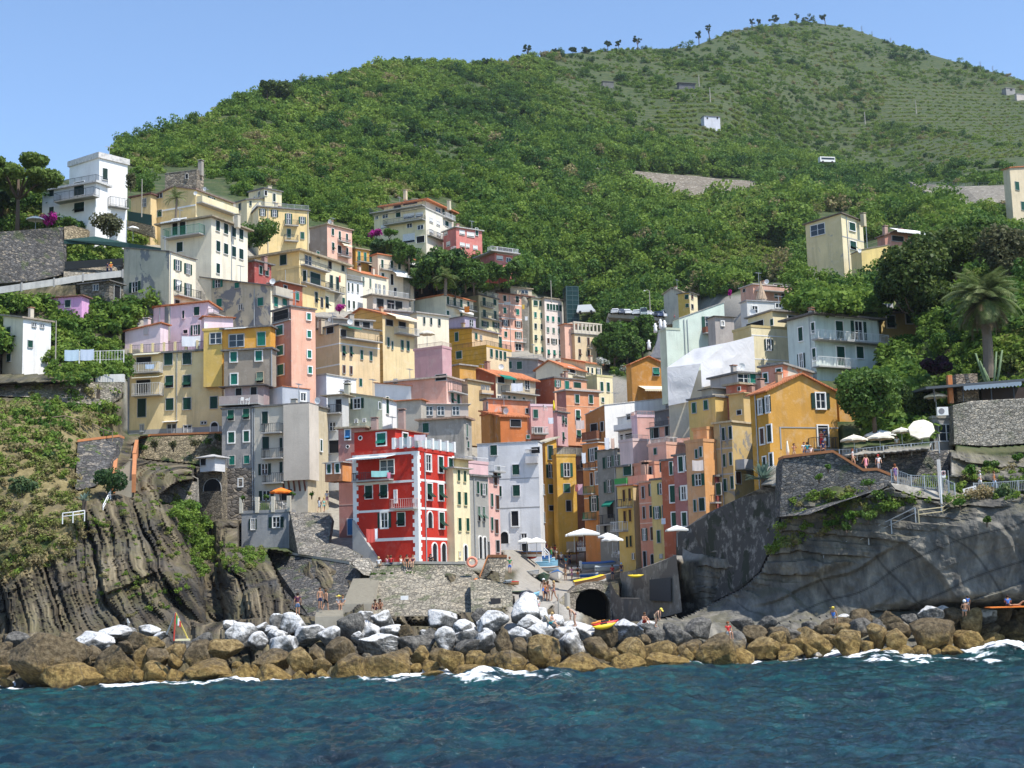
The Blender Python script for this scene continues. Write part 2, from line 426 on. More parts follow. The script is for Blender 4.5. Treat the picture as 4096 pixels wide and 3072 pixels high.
 for q in bal:
  fac,x0,x1,Y,rail=q[:5];mt=q[5]if len(q)>5 else M_IRON;dpt=q[6]if len(q)>6 else 1.0
  s0,zf=hit(fac,x0,Y);s1,_=hit(fac,x1,Y);zf=hit(fac,(x0+x1)/2,Y)[1]
  if s0>s1:s0,s1=s1,s0
  balcony(E,M0,fac,s0,s1,zf,rail*k,mt,dpt)
 for q in awn:
  fac,x0,x1,y0,y1,mt=q[:6];s0,z1=hit(fac,x0,y0);s1,z1=hit(fac,x1,y0);z0_=hit(fac,(x0+x1)/2,y1)[1]
  if s0>s1:s0,s1=s1,s0
  awning(E,M0,fac,s0,s1,z1,z1-z0_,mt,q[6]if len(q)>6 else 1.3)
 for(fac,x0)in pipes:
  s0,_=hit(fac,x0,yt);m2=MB();q=fmat(fac,s0,0,.09);m2.tube([(0,0,z0),(0,0,hC-.1)],.06,6)
  link('drainpipe',m2.mesh('drainpipe',M_GALV),E,q)
 if roof in('slab','hip','gableL','gableR')and Wr>3.5 and Wl>3.5 and D<360:
  zr=hC+.3+(rd*.5 if roof!='slab' else 0)
  for q in range(_v.choice((0,1,1,2))if not chim else 0):
   X,Y=_v.uniform(.15,.6)*Wr,_v.uniform(.15,.6)*Wl;hh=_v.uniform(.7,1.3);w=.26;m2=MB();zr2=zr+(hR-hC)*X/Wr+(hL-hC)*Y/Wl
   m2.box(X-w,Y-w,zr2-1.5,X+w,Y+w,zr2+hh);m2.box(X-w-.1,Y-w-.1,zr2+hh,X+w+.1,Y+w+.1,zr2+hh+.12,1);link('chimney',m2.mesh('chimney',[plaster(lerp(col,(.42,.36,.30),.6),.4),plain('chimney_cap',(.30,.15,.09),.9)]),E,M0)
  if _v.random()<.6:
   X,Y=_v.uniform(.2,.8)*Wr,_v.uniform(.2,.8)*Wl;m2=MB();hh=_v.uniform(1.6,2.8);zr2=zr+(hR-hC)*X/Wr+(hL-hC)*Y/Wl
   m2.bar((X,Y,zr2-.8),(X,Y,zr2+hh),.06);m2.bar((X-.7,Y,zr2+hh-.1),(X+.7,Y,zr2+hh-.1),.05)
   for i in range(5):m2.bar((X-.6+i*.3,Y-.3,zr2+hh-.1),(X-.6+i*.3,Y+.3,zr2+hh-.1),.035)
   link('aerial',m2.mesh('aerial',M_GALV),E,M0)
  if _v.random()<.35:dishobj(E,M0@Vector((_v.uniform(.1,.7)*Wr,.4,zr+.6)),.45)
 for q in chim:
  X,Y=q[:2];hpx=q[2]if len(q)>2 else 35
  u,v=crop(X,Y);pb=at(u,v,D+min(Wl,Wr)*.45);hh=hpx*k;w=.35
  m2=MB();m2.box(-w,-w,-1.6,w,w,hh*.75);m2.box(-w*.8,-w*.8,hh*.75,w*.8,w*.8,hh*.9,1);m2.box(-w*1.25,-w*1.25,hh*.9,w*1.25,w*1.25,hh,0)
  link('chimney',m2.mesh('chimney',[plaster(lerp(col,(.4,.36,.3),.5),.3),M_DARK]),E,Matrix.Translation(pb)@Matrix.Rotation(a,4,'Z'))
 for(X,Y,rr)in dish:
  u,v=crop(X,Y);pb=at(u,v,D-1.0);dishobj(E,pb,rr*k)
 if railtop:
  mt=railtop[1];hh=railtop[0]*k;m2=MB();zt=hC+th+.01
  for(A,B)in(((0,0),(Wr,0)),((0,0),(0,Wl))):railing(m2,(A[0],A[1],zt),(B[0],B[1],zt),hh)
  link('railing',m2.mesh('railing',mt),E,M0)
 u0,v0=crop(min(xl,xc),yt);u1,v1=crop(max(xr,xc),yb)
 for(tx,ty,h0)in((0,0,hC),(Wr,0,hR),(Wr,Wl,hB),(0,Wl,hL)):
  pass
 HC.append((P.copy(),r.copy(),l.copy(),Wr,Wl,hC))
 HB.append((u0-2,min(v0,crop(xl,ytl)[1]if ytl is not None else v0,crop(xr,ytr)[1]if ytr is not None else v0)-2-rid*crop.k,u1+2,v1,P.y,r.y*Wr+l.y*Wl))
 return E
def railing(mb,a,b,h,step=.22,w=.03,m=0):
 a=Vector(a);b=Vector(b);n=max(2,int((b-a).length/step));up=Vector((0,0,h))
 mb.bar(a+up,b+up,w*1.6,m);mb.bar(a+up*.12,b+up*.12,w,m)
 for i in range(n+1):
  p=a.lerp(b,i/n);mb.bar(p,p+up,w if i%6 else w*1.7,m)
def balcony(E,M0,fac,s0,s1,z,rail,mt,d=1.0):
 mb=MB();
 mb.box(s0,-d,z-.16,s1,-.002,z)
 T=Matrix()if fac=='R' else Matrix.Rotation(R(-90),4,'Z')@Matrix.Scale(-1,4,(1,0,0))
 def place(m):
  if fac=='L':m.transform(Matrix(((0,1,0,0),(1,0,0,0),(0,0,1,0),(0,0,0,1))));m.flip_normals()
  return m
 b=link('balcony',place(mb.mesh('balcony',M_CONC)),E,M0)
 m2=MB();dd=d-.05
 if mt in(M_IRON,M_RAILW,M_GALV)or 'railing' in mt.name:
  for A,B in(((s0+.04,-dd),(s1-.04,-dd)),((s0+.04,-.05),(s0+.04,-dd)),((s1-.04,-.05),(s1-.04,-dd))):
   railing(m2,(*A,z),(*B,z),rail,.24)
 else:
  m2.box(s0,-d,z+.003,s1,-d+.12,z+rail);m2.box(s0,-d+.12,z+.003,s0+.12,-.002,z+rail);m2.box(s1-.12,-d+.12,z+.003,s1,-.002,z+rail)
 link('railing',place(m2.mesh('railing',mt)),b,M0)
def awning(E,M0,fac,s0,s1,z,drop,mt,d=1.3):
 mb=MB();n=6
 th=.04
 mb.hexa([(s0,-d,z-drop*.75),(s1,-d,z-drop*.75),(s1,-.02,z),(s0,-.02,z)],[(s0,-d,z-drop*.75+th),(s1,-d,z-drop*.75+th),(s1,-.02,z+th),(s0,-.02,z+th)])
 k=max(4,int((s1-s0)/.35))
 for i in range(k):
  a=s0+(s1-s0)*i/k;b=s0+(s1-s0)*(i+1)/k;c=(a+b)/2
  mb.poly([(a,-d-.005,z-drop*.75),(a,-d-.005,z-drop*.95),(c,-d-.005,z-drop*1.02),(b,-d-.005,z-drop*.95),(b,-d-.005,z-drop*.75)])
 me=mb.mesh('awning',mt)
 if fac=='L':me.transform(Matrix(((0,1,0,0),(1,0,0,0),(0,0,1,0),(0,0,0,1))));me.flip_normals()
 link('awning',me,E,M0)
def dishobj(E,p,r):
 mb=MB();n=12;ring=[]
 for j,(q,dz)in enumerate(((0,.0),(.55,.06),(1,.2))):
  if q==0:mb.v.append((0,0,0));continue
  for i in range(n):t=2*math.pi*i/n;mb.v.append((r*q*math.cos(t),-dz*r,r*q*math.sin(t)))
 for i in range(n):
  mb.f.append((0,1+i,1+(i+1)%n));mb.m.append(0);mb.f.append((1+i,13+i,13+(i+1)%n,1+(i+1)%n));mb.m.append(0)
 mb.bar((0,0,0),(0,-r*.9,r*.1),.04,1);mb.bar((0,.1,0),(0,.1,-r*1.7),.05,1)
 link('satellite_dish',mb.mesh('satellite_dish',[M_WHITE,M_GALV]),E,Matrix.Translation(p)@Matrix.Rotation(random.uniform(-.6,.6),4,'Z'))
def _stripe(c1,c2,sc=2.2):
 t=NT('striped_canvas');w=t.n('ShaderNodeTexWave',wave_type='BANDS',bands_direction='X');w.inputs['Scale'].default_value=sc
 t.l(t.coord('Object',(1,1,0)),w.inputs[0]);t.base(t.mix(t.ramp(w.outputs['Fac'],[(.48,0.),(.52,1.)]),c1,c2));t.rough(.8);return t.mat
M_AW=plain('white_canvas',(.78,.77,.73),.8);M_AWY=_stripe((.78,.70,.42),(.80,.76,.62));M_AWG=_stripe((.62,.65,.62),(.78,.78,.76))
M_AWT=plain('teal_canvas',(.01,.17,.12),.8);M_AWC=plain('cream_canvas',(.75,.66,.48),.8)
CREST=np.array([(-160,205),(-60,195),(0,190),(60,182),(108,166),(116,150),(125,142),(160,134),(190,124),(240,101),(262,93),(290,88),(345,79),(375,65),(420,62),(480,65),(520,60),(560,54),(600,51),(640,49),(690,48),(715,38),(735,31),(780,24),(810,22),(850,28),(900,46),(960,63),(1024,81),(1190,120)],float)
CP=np.array([(-140,200,235),(0,190,232),(60,182,235),(115,155,400),(190,124,480),(290,88,600),(345,79,650),(420,62,740),(520,60,850),(640,49,1000),(735,31,1150),(810,22,1250),(900,46,1200),(1024,81,1100),(1170,110,1000),(115,185,300),(150,190,310),(250,180,345),(350,170,400),(450,130,560),(450,190,400),(550,150,600),(560,200,480),(600,240,420),(650,300,372),(600,300,392),(575,350,350),(575,312,378),(560,285,392),(540,278,385),(640,325,342),(590,385,300),(700,320,350),(700,250,400),(700,180,620),(800,150,850),(900,120,950),(1000,130,900),(900,180,700),(1000,185,480),(1000,210,400),(960,225,330),(800,215,470),(800,280,345),(720,110,800),(650,110,800),(520,110,680),(350,120,540),(250,130,450),(1100,160,700),(1100,260,240),(20,232,204),(60,232,204),(0,280,192),(60,280,192),(110,300,194),(0,330,180),(60,330,184),(120,260,204),(130,330,190),(200,260,212),(250,260,245),(330,260,270),(400,260,300),(480,275,310),(300,330,212),(400,320,246),(500,320,310),(560,430,260),(600,470,235),(640,360,330),(560,520,225),(610,500,215),(560,545,212),(585,540,222),(660,400,215),(700,400,200),(760,320,205),(810,290,226),(850,290,222),(900,300,190),(960,300,178),(1010,300,172),(880,360,166),(950,360,160),(1010,370,150),(1100,350,150),(860,395,152),(900,410,148),(940,425,146),(1000,420,142),(-140,340,170),(0,365,172),(70,365,174),(120,375,180),(0,400,158),(60,400,158),(110,400,163),(130,440,168),(0,440,142),(60,440,146),(110,450,152),(130,490,142),(0,500,134),(60,520,132),(110,540,133),(0,560,129),(60,590,127),(-140,620,126),(0,640,123),(100,630,122),(160,520,134),(180,470,150),(200,445,178),(230,470,166),(220,520,150),(180,580,127),(195,630,121),(205,560,138),(208,590,131),(210,625,123),(240,560,136),(240,600,126),(260,640,119),(240,520,158),(290,540,156),(330,560,148),(300,590,126),(300,620,119),(340,580,138),(345,615,121),(370,590,134),(372,620,116),(400,618,118),(440,620,115),(400,585,132),(400,562,141),(465,562,141),(470,600,124),(500,605,121),(505,575,142),(500,640,112),(535,612,117),(550,601,121),(550,590,150),(560,580,178),(565,570,190),(575,558,204),(590,548,216),(600,585,165),(600,600,152),(610,630,119),(650,630,118),(650,590,150),(670,605,143),(700,612,139),(720,603,139),(760,605,134),(800,612,130),(850,608,127.5),(950,600,122.5),(1024,600,120),(1170,600,114),(725,590,139),(770,560,134),(830,535,129.5),(900,505,126.5),(960,500,124.5),(1024,495,122),(1170,470,117),(800,575,131),(900,560,125.5),(1000,550,121),(690,560,147),(740,540,139),(760,520,136),(800,515,131),(850,500,128.5),(880,490,127.5),(920,480,126.5),(960,470,131),(1024,470,131),(740,500,141),(800,470,136),(880,470,129.5),(940,450,131),(1000,440,137),(1100,430,134),(900,435,144),(960,430,142),(-150,715,104),(0,715,104),(200,715,103),(400,715,100),(600,715,100),(800,715,106),(1024,715,108),(1180,715,108)],float)
_o=len(CP)
def _tps(P,val,lam):
 n=len(P);d=np.linalg.norm(P[:,None]-P[None],axis=2);K=np.where(d>0,d*d*np.log(d+1e-9),0)+lam*np.eye(n)
 A=np.zeros((n+3,n+3));A[:n,:n]=K;A[:n,n]=1;A[:n,n+1:]=P;A[n,:n]=1;A[n+1:,:n]=P.T
 s=np.linalg.solve(A,np.concatenate([val,[0,0,0]]));return s
_S=np.array([1/100.,1/60.]);_P=CP[:,:2]*_S;_w=_tps(_P,np.log(CP[:,2]),.004)
def landD(u,v):
 q=np.stack([u,v],1)*_S;r=np.zeros(len(q))
 for i in range(0,len(q),20000):
  d=np.linalg.norm(q[i:i+20000,None]-_P[None],axis=2)
  r[i:i+20000]=(d*d*np.log(d+1e-9))@_w[:-3]+_w[-3]+q[i:i+20000]@_w[-2:]
 return np.clip(np.exp(r),88,1320)
def inpoly(u,v,poly):
 c=np.zeros(len(u),bool);n=len(poly)
 for i in range(n):
  x1,y1=poly[i];x2,y2=poly[(i+1)%n]
  if y1==y2:continue
  k=((y1>v)!=(y2>v))&(u<(x2-x1)*(v-y1)/(y2-y1)+x1);c^=k
 return c
YEL=(.74,.56,.27);PYEL=(.76,.66,.42);CRM=(.78,.70,.53);WHT=(.80,.79,.77);PNK=(.78,.57,.62);COR=(.75,.45,.34);RED=(.50,.030,.016)
ORG=(.68,.28,.085);OCH=(.58,.30,.07);GRY=(.27,.25,.22);MAU=(.42,.20,.17);TNN=(.66,.49,.30);GRW=(.62,.70,.60);BRK=(.42,.12,.06)
W=M_WHITE;BOULD=None
E=H(cA,203,(360,822,925),(500,900),66,WHT,roof='slab',rc=(.55,.54,.52),ov=.5,trim=W,label='white villa with rounded balconies at the top of the village',name='villa',cat='villa',wins='L c 38x98 k: 448,575; L c 86x128 k: 685,550; L c 38x72 k: 447,742; L f 86x92 k: 686,712; R b 26x30: 937,750',bal=[('L',520,860,650,75,M_IRON,1.4)],railtop=(60,M_IRON),wear=.1,th=.3)
H(cA,207,(590,850,1095),(285,905),42,WHT,ytr=345,ytl=365,roof='slab',rc=(.6,.58,.55),wins='R c 40x108 k: 907,425',trim=W,bal=[('R',930,1088,715,80,M_IRON,1.0)],into=E,wear=.1,th=.9,ov=.25)
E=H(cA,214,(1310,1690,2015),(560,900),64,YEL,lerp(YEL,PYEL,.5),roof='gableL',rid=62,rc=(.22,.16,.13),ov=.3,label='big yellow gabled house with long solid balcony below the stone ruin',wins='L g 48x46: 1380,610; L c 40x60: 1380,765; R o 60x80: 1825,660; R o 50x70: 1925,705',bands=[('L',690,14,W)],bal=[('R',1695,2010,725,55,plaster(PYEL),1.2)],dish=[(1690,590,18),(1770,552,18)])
H(cA,216,(1130,1300,1310),(600,800),64,lerp(YEL,TNN,.4),roof='slab',rc=(.15,.07,.06),wins='L g 36x80: 1245,672',into=E)
H(cA,203,(1385,1825,2140),(800,1335),66,CRM,lerp(CRM,(.8,.72,.58),.4),roof='hip',rid=40,rc=TAN,ov=.7,label='tall cream house with white awning over its big balcony',wins='L D 45x150: 1515,885; L D 50x150: 1580,880; L c 50x88 k: 1555,1055; R c 36x95 k: 1880,872 1950 2018 2082; R c 36x95 k: 1883,1048 1950 2018 2082; R c 30x90 k: 1882,1240',bal=[('L',1455,1770,968,80,plain('green_railing',(.03,.22,.13),.5),1.4)],awn=[('L',1440,1615,806,858,M_AW,1.5)],chim=[(2050,800,30)],pipes=[('R',1998)],trim=W)
H(cA,192,(1065,1460,1690),(1095,1560),60,(.50,.47,.36),CRM,ytr=1165,ytl=1062,roof='slab',th=.12,ov=.2,peel=(.20,.21,.215),peel_amt=.515,matR=plaster(CRM),label='house with peeling grey plaster wall beside the fenced path',wins='L o 94x92: 1167,1400; R o 66x92 : 1533,1212; R o 62x92: 1623,1245; R o 66x92: 1533,1385; R o 62x120: 1622,1428; R d 40x55: 1530,1540',bal=[('R',1500,1700,1490,70)],dish=[(1547,1362,20)],pipes=[('R',1470)])
H(cA,191,(690,940,1065),(1350,1570),68,GRY,roof='slab',th=.15,matL=stone((.20,.18,.15)),label='low dark stone outbuilding under the fenced path',name='stone_outbuilding',cat='outbuilding',wins='L g 48x55: 830,1405; R d 50x130: 1010,1450')
H(cA,186,(437,705,712),(1478,1650),78,(.70,.36,.60),roof='slab',th=.15,rc=(.2,.1,.07),label='small magenta pink hut among green bushes',name='hut',cat='hut',wins='L c 46x66 k: 587,1545; L p 12x14: 510,1532')
E=H(cS,176,(2,22,50),(318,375),52,CRM,WHT,ytl=316,roof='slab',rc=(.3,.25,.2),label='narrow white and cream house at the edge above the white fence',wins='L c 4x8: 9,331; L c 4x8: 9,345; L c 4x8: 9,358; R g 4x4: 34,325; R g 4x4: 42,326; R c 5x7: 30,344',wear=.5)
H(cA,228,(1425,1700,1760),(385,600),72,GRY,roof='slab',th=.08,rc=(.3,.27,.22),ov=.05,matL=stone((.26,.22,.17)),label='roofless stone ruin with white metal pergola above yellow house',name='stone_ruin',cat='ruin',wins='L d 22x40: 1615,445',chim=[(1735,360,60)])
E=H(cB,250,(185,290,725),(385,745),24,PYEL,YEL,roof='slab',ov=.3,label='square yellow house with roof terrace and stepped upper storeys',wins='R o 58x64 k: 325,432 428; R o 60x95: 549,487; R o 60x64: 668,500; R c 30x62: 322,560 430; R c 34x80: 552,612; R c 30x62: 668,632',bal=[('R',507,625,548,45),('R',507,625,682,50)],railtop=(38,M_GALV),pipes=[('R',370),('R',715)])
H(cB,255,(205,345,490),(225,400),24,PYEL,roof='slab',ov=.3,ytr=255,ytl=262,wins='R c 22x75 k: 425,303; R d 22x45: 352,265; L g 20x45: 297,270 250',into=E,chim=[(385,222,20)],trim=W)
H(cB,254,(92,190,335),(322,460),30,PYEL,roof='slab',ytl=350,ytr=312,wins='L c 20x65 k: 130,385; R c 20x45 k: 220,355',into=E)
H(cB,275,(735,885,1100),(535,900),52,(.33,.27,.22),COR,roof='slab',rc=TAN,th=.2,label='narrow orange house with grey side wall and two balconies',wins='R c 22x60: 930,600; R c 18x78: 990,632; R c 18x60: 1052,645; R f 22x72: 933,725; R d 32x70: 988,752; R c 18x60: 1055,768',bal=[('R',972,1060,690,25),('R',972,1065,815,40)],awn=[('R',985,1060,702,735,M_AWC)],trim=W)
E=H(cB,234,(160,645,1055),(770,1300),62,YEL,lerp(PYEL,(.8,.7,.5),.4),roof='hip',rid=28,rc=TAN,ov=.9,th=.35,label='large yellow house with wide white eaves and stacked balconies',wins='L c 56x95 k: 505,842; R g 58x100: 718,850; R c 25x68: 803,800; R d 30x90: 905,880; R c 25x66 k: 1017,910; R c 25x120 k: 917,1030 970; R c 25x62: 972,1185 1020',bal=[('R',860,1000,1120,60)],pipes=[('R',1040)],dish=[(300,1000,20)])
H(cB,229,(455,645,870),(905,1300),62,YEL,roof='parapet',wins='L c 30x95 k: 690,980; R c 34x105: 690,982; R c 85x125 k: 778,1015; R f 25x96 k: 787,1165; R f 26x105 k: 880,1208; R d 20x90: 835,1210',into=E,bal=[('R',655,870,1065,55),('R',650,870,915,45)],pipes=[('L',525)])
H(cB,216,(15,255,400),(855,1000),57,(.33,.075,.07),(.38,.09,.075),roof='slab',ov=.5,label='small maroon house with dark eaves on the peeling house terrace',wins='L g 44x40: 107,928; R c 26x75 k: 307,930 362',chim=[(340,850,40)])
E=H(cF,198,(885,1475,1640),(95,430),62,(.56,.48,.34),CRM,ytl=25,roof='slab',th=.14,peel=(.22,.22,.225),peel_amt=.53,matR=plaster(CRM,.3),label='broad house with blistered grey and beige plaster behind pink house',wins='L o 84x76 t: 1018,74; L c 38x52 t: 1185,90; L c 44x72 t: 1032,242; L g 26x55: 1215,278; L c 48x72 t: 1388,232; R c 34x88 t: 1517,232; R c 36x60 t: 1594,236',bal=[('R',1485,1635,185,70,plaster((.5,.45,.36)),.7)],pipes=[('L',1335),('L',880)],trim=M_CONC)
H(cF,205,(1545,1560,1750),(60,300),55,BRK,BRK,roof='slab',th=.15,rc=(.33,.29,.25),ov=.5,label='brick red house tucked between peeling house and yellow house',wins='R c 28x78 t: 1703,180; R d 28x40: 1600,110')
H(cB,282,(1100,1132,1312),(745,1010),42,OCH,(.64,.36,.08),roof='slab',rc=TAN,label='narrow mustard house with green shutters under pine slope',wins='R c 22x84 t: 1158,808 1210 1260; R d 20x50: 1160,900 1255',bal=[('R',1140,1270,865,40)],awn=[('R',1220,1345,890,935,M_AWC,2)])
H(cB,280,(1312,1326,1632),(795,1260),42,CRM,lerp(CRM,(.8,.65,.5),.5),roof='slab',rc=TERRA,ov=.45,label='cream house with terracotta roof and large white awnings',wins='R c 22x75: 1358,875; R c 22x66: 1440,882; R c 22x60: 1505,895; R c 24x60: 1363,985; R d 24x100: 1442,1012; R f 24x60: 1575,1050; R o 40x90: 1578,1150; R d 25x80: 1470,1120',bal=[('R',1335,1455,932,40)],awn=[('R',1425,1585,945,1010,M_AW,2.2),('R',1530,1630,852,895,M_AW,1.5)],trim=W,pipes=[('R',1625)])
H(cB,300,(1628,1636,1822),(1008,1170),38,COR,roof='parapet',label='small coral house with white terrace frame beside palm',wins='R c 22x55: 1655,1050; R c 20x55: 1770,1072; R c 22x50: 1657,1140',railtop=(40,M_RAILW),trim=W)
H(cB,262,(1050,1056,1192),(1010,1275),46,WHT,roof='slab',th=.1,label='bright white house with slim windows beside flag house',wins='R c 15x78 k: 1067,1075 1101 1146; R c 16x68 k: 1070,1225 1112',trim=W,railtop=(40,M_GALV),wear=.1)
E=H(cB,272,(1055,1180,1400),(955,1290),50,CRM,roof='slab',rc=TERRA,th=.12,ytl=915,label='lavender cream house with terracotta roof behind white house',wins='R c 14x75 p: 1195,1025; R c 12x75 p: 1255,1040; R g 14x75: 1305,1085 1335 1375')
H(cB,262,(1275,1280,1590),(1150,1290),42,(.62,.52,.44),roof='slab',rc=(.30,.26,.22),th=.2,ov=.9,label='low terrace house with white railing and stone pillars',name='terrace_house',wins='R d 60x80: 1340,1215 1430 1500',railtop=(55,M_RAILW))
H(cB,285,(1640,1905,2150),(1145,1350),55,lerp(GRW,CRM,.5),CRM,roof='hip',rid=30,rc=TERRA,ov=.5,label='pale green house with orange towel on its balcony',wins='R c 20x70: 1925,1192; R c 22x92: 1983,1215 2040; R c 20x62: 2100,1230; R c 20x60: 1925,1310; R c 20x50: 2040,1325',bal=[('R',1915,2150,1262,40)],awn=[('R',1985,2110,1285,1310,M_AW,1.2)],trim=W)
E=H(cC,330,(330,470,642),(388,705),54,lerp(GRW,PYEL,.6),PYEL,roof='slab',label='tall pale yellow house with balconies next to tall pink house',wins='R c 24x74: 510,447; R c 24x52: 602,452; R c 24x62: 512,548; R c 22x72: 605,563; R o 58x52: 518,640; R o 58x52: 612,648',bal=[('R',480,575,495,40),('R',487,640,600,45)],railtop=(30,M_RAILW))
H(cC,335,(350,455,625),(345,400),54,PYEL,roof='slab',ov=.3,rc=(.5,.48,.43),into=E,wins='R c 24x40: 520,372; L g 22x18: 415,350')
E=H(cC,347,(630,640,945),(372,885),36,COR,(.76,.42,.31),roof='slab',ov=.5,rc=(.2,.1,.07),label='tall pink house with white string bands and five storeys',wins='R c 26x52 k: 688,418; R f 28x55 k: 797,427; R c 26x54 k: 893,438; R c 28x54 t: 690,523 800; R c 26x54 t: 897,541; R o 58x55 n: 695,630 805; R o 52x55 n: 900,645; R c 26x50: 697,728; R o 56x62: 806,738; R c 24x60 k: 903,743; R g 50x60: 806,840; R c 24x60: 905,845',bands=[('R',462,8,W),('R',580,7,W),('R',672,8,W),('R',778,8,W)],bal=[('R',778,862,798,35,M_RAILW,.7)],pipes=[('R',727),('R',845)],trim=W)
H(cC,350,(680,738,925),(318,400),36,(.55,.48,.36),roof='hip',rid=10,rc=TAN,into=E,railtop=None,wins='R g 60x30: 860,362')
H(cC,351,(930,936,1046),(412,905),38,PYEL,roof='slab',th=.15,label='slim pale yellow house between tall pink house and pinkish white house',wins='R c 36x50: 955,458 1003; R c 20x50 t: 953,560 1005; R c 20x50 k: 955,658 1008; R f 20x50: 957,757 1010; R f 20x50 t: 960,858 1013',trim=W)
H(cC,352,(1040,1047,1196),(415,945),38,(.78,.66,.58),roof='slab',rc=TAN,ov=.5,label='pinkish white tower house at the end of the tall row',wins='R c 22x54: 1062,490 1088 1113 1140 1168; R c 20x50 t: 1060,592 1106 1155; R c 20x50 p: 1062,690 1110 1158; R c 20x50 n: 1065,785; R o 48x50 k: 1115,790; R c 20x50 n: 1163,797; R f 20x52 t: 1068,885 1117 1167',trim=W,wear=.15)
E=H(cC,318,(1208,1300,1530),(725,965),32,(.66,.47,.27),(.74,.57,.36),roof='slab',ov=.25,label='cream villa with arched windows and pillared roof pergola',name='villa',cat='villa',wins='R a 20x55: 1331,775; R c 18x70 n: 1411,790; R a 20x60: 1486,800; R f 20x62 n: 1338,888; R c 18x60 n: 1415,898; R c 18x62 n: 1492,908; L g 16x50: 1225,880',bal=[('R',1400,1425,850,30)],trim=M_CONC)
mb=MB();P_,r_,l_,Wr_,Wl_,h_=HC[-1]
for i in range(8):
 x=Wr_*i/7;mb.box(x-.18,-.1,h_+.23,x+.18,.25,h_+2.6)
mb.box(-.3,-.15,h_+2.6,Wr_+.3,.3,h_+2.85);mb.box(-.1,-.05,h_+.23,Wr_,.12,h_+1.0);mb.box(-.1,.12,h_+.23,.1,Wl_,h_+1.0)
for i in range(7):mb.box(.1,.3+Wl_*i/7,h_+2.85,Wr_,.45+Wl_*i/7,h_+3.0)
link('pergola',mb.mesh('pergola',plaster((.62,.55,.44),.2)),E)
H(cC,318,(1195,1210,1330),(640,800),32,COR,roof='slab',rc=TERRA,th=.12,label='low orange roofed annexe behind cream villa',name='annexe',cat='annexe')
E=H(cC,262,(65,412,640),(678,995),56,(.56,.33,.045),(.68,.50,.30),roof='slab',rc=(.22,.19,.21),ov=.5,ytl=690,matL=plaster((.54,.30,.035),.35,grid=True),label='ochre house wrapped in yellow scaffold netting',wins='L c 46x62: 132,755; L c 28x78: 275,750; R c 20x55: 440,745; R g 18x40: 482,758; R c 22x100: 650,800')
H(cC,256,(255,535,752),(835,1025),56,(.54,.30,.035),(.74,.57,.36),roof='parapet',matL=plaster((.54,.30,.035),.35,grid=True),into=E,wins='L c 48x66: 295,907; R c 20x72: 572,890 618 652 688',railtop=(45,M_IRON))
H(cC,266,(205,345,440),(572,690),50,(.42,.36,.44),roof='slab',th=.1,label='small lavender rooftop house above netted ochre house',name='rooftop_house',railtop=None,wins='R g 30x60: 400,630')
H(cC,250,(730,980,1072),(948,1095),68,GRY,ytl=935,roof='slab',rc=(.35,.33,.3),matL=plaster((.30,.29,.28),.5),label='grey stone house with broad green shutter and concrete terrace',wins='L c 44x68 : 817,997; L c 22x62: 740,995',railtop=(30,M_CONC))
E=H(cC,222,(345,615,960),(1085,1300),48,BRK,lerp(CRM,TNN,.4),roof='gableL',rid=80,rc=TERRA,ov=.6,label='brick red house with bright terracotta roof and drying sheets',wins='R d 60x62: 655,1120; R c 20x40: 765,1132; R g 40x90: 882,1165; R c 20x42: 683,1278 725 770 850; R g 30x40: 640,1278',bal=[('R',660,955,1240,50)],awn=[('R',628,735,1090,1128,M_AWT,1.4)],trim=W,chim=[(538,1010,50)])
H(cC,246,(960,1195,1395),(1010,1115),56,CRM,lerp(CRM,PYEL,.5),roof='gableL',rid=68,rc=TERRA,ov=.4,label='beige gabled house with small glazed balcony',wins='R d 60x50: 1265,1040; R g 20x30: 1235,1030',bal=[('R',1275,1410,1100,40)],trim=W)
E=H(cC,236,(1400,1492,1627),(1092,1295),40,(.60,.54,.27),PYEL,roof='parapet',label='pale lemon house with two tall green shutters',wins='R c 26x84: 1526,1180 1581; R c 24x40: 1535,1295',trim=W)
H(cC,252,(1205,1390,1530),(975,1075),44,PYEL,roof='slab',rc=TERRA,ytl=945,wins='R c 16x50 k: 1408,1038 1443; R o 40x60: 1497,1052',label='lemon house with terracotta roof beside white oleander',trim=W)
H(cC,229,(960,1120,1400),(1105,1235),40,BRK,(.70,.36,.22),roof='slab',ov=.2,label='brick and coral house with wide green garage shutter',wins='R o 50x56 t: 1145,1155; R c 34x76 t: 1225,1168; R c 60x80: 1315,1182',bal=[('R',1240,1490,1225,22,plaster((.62,.42,.3)),.8)],bands=[])
H(cC,215,(1150,1232,1518),(1215,1660),34,(.42,.19,.17),(.70,.31,.16),roof='slab',ov=.4,th=.2,rc=(.42,.40,.38),ext=0.5,label='tall orange house with green shutters in the middle of the valley',wins='R c 36x72: 1313,1287; R c 34x72: 1432,1290; R F 38x82: 1319,1427; R f 36x70: 1328,1590; R c 30x60: 1440,1420',bands=[('R',1345,7,plaster((.72,.45,.3)))],trim=W)
H(cC,206,(1015,1150,1238),(1402,1660),56,(.60,.36,.36),roof='slab',ov=.35,ext=0.5,label='mauve pink house with roof terrace and white plastic chairs',wins='R f 14x66: 1190,1465; R f 14x72: 1193,1610; R c 14x60: 1215,1480',railtop=(35,plaster(COR)))
H(cC,201,(535,548,912),(1290,1450),24,COR,(.68,.27,.14),roof='slab',rc=GREYSLAB,ytr=1310,peel=(.50,.38,.33),peel_amt=.56,label='flaking rust orange house with dark flat roof',wins='L d 10x60: 540,1345; R d 20x40: 880,1390')
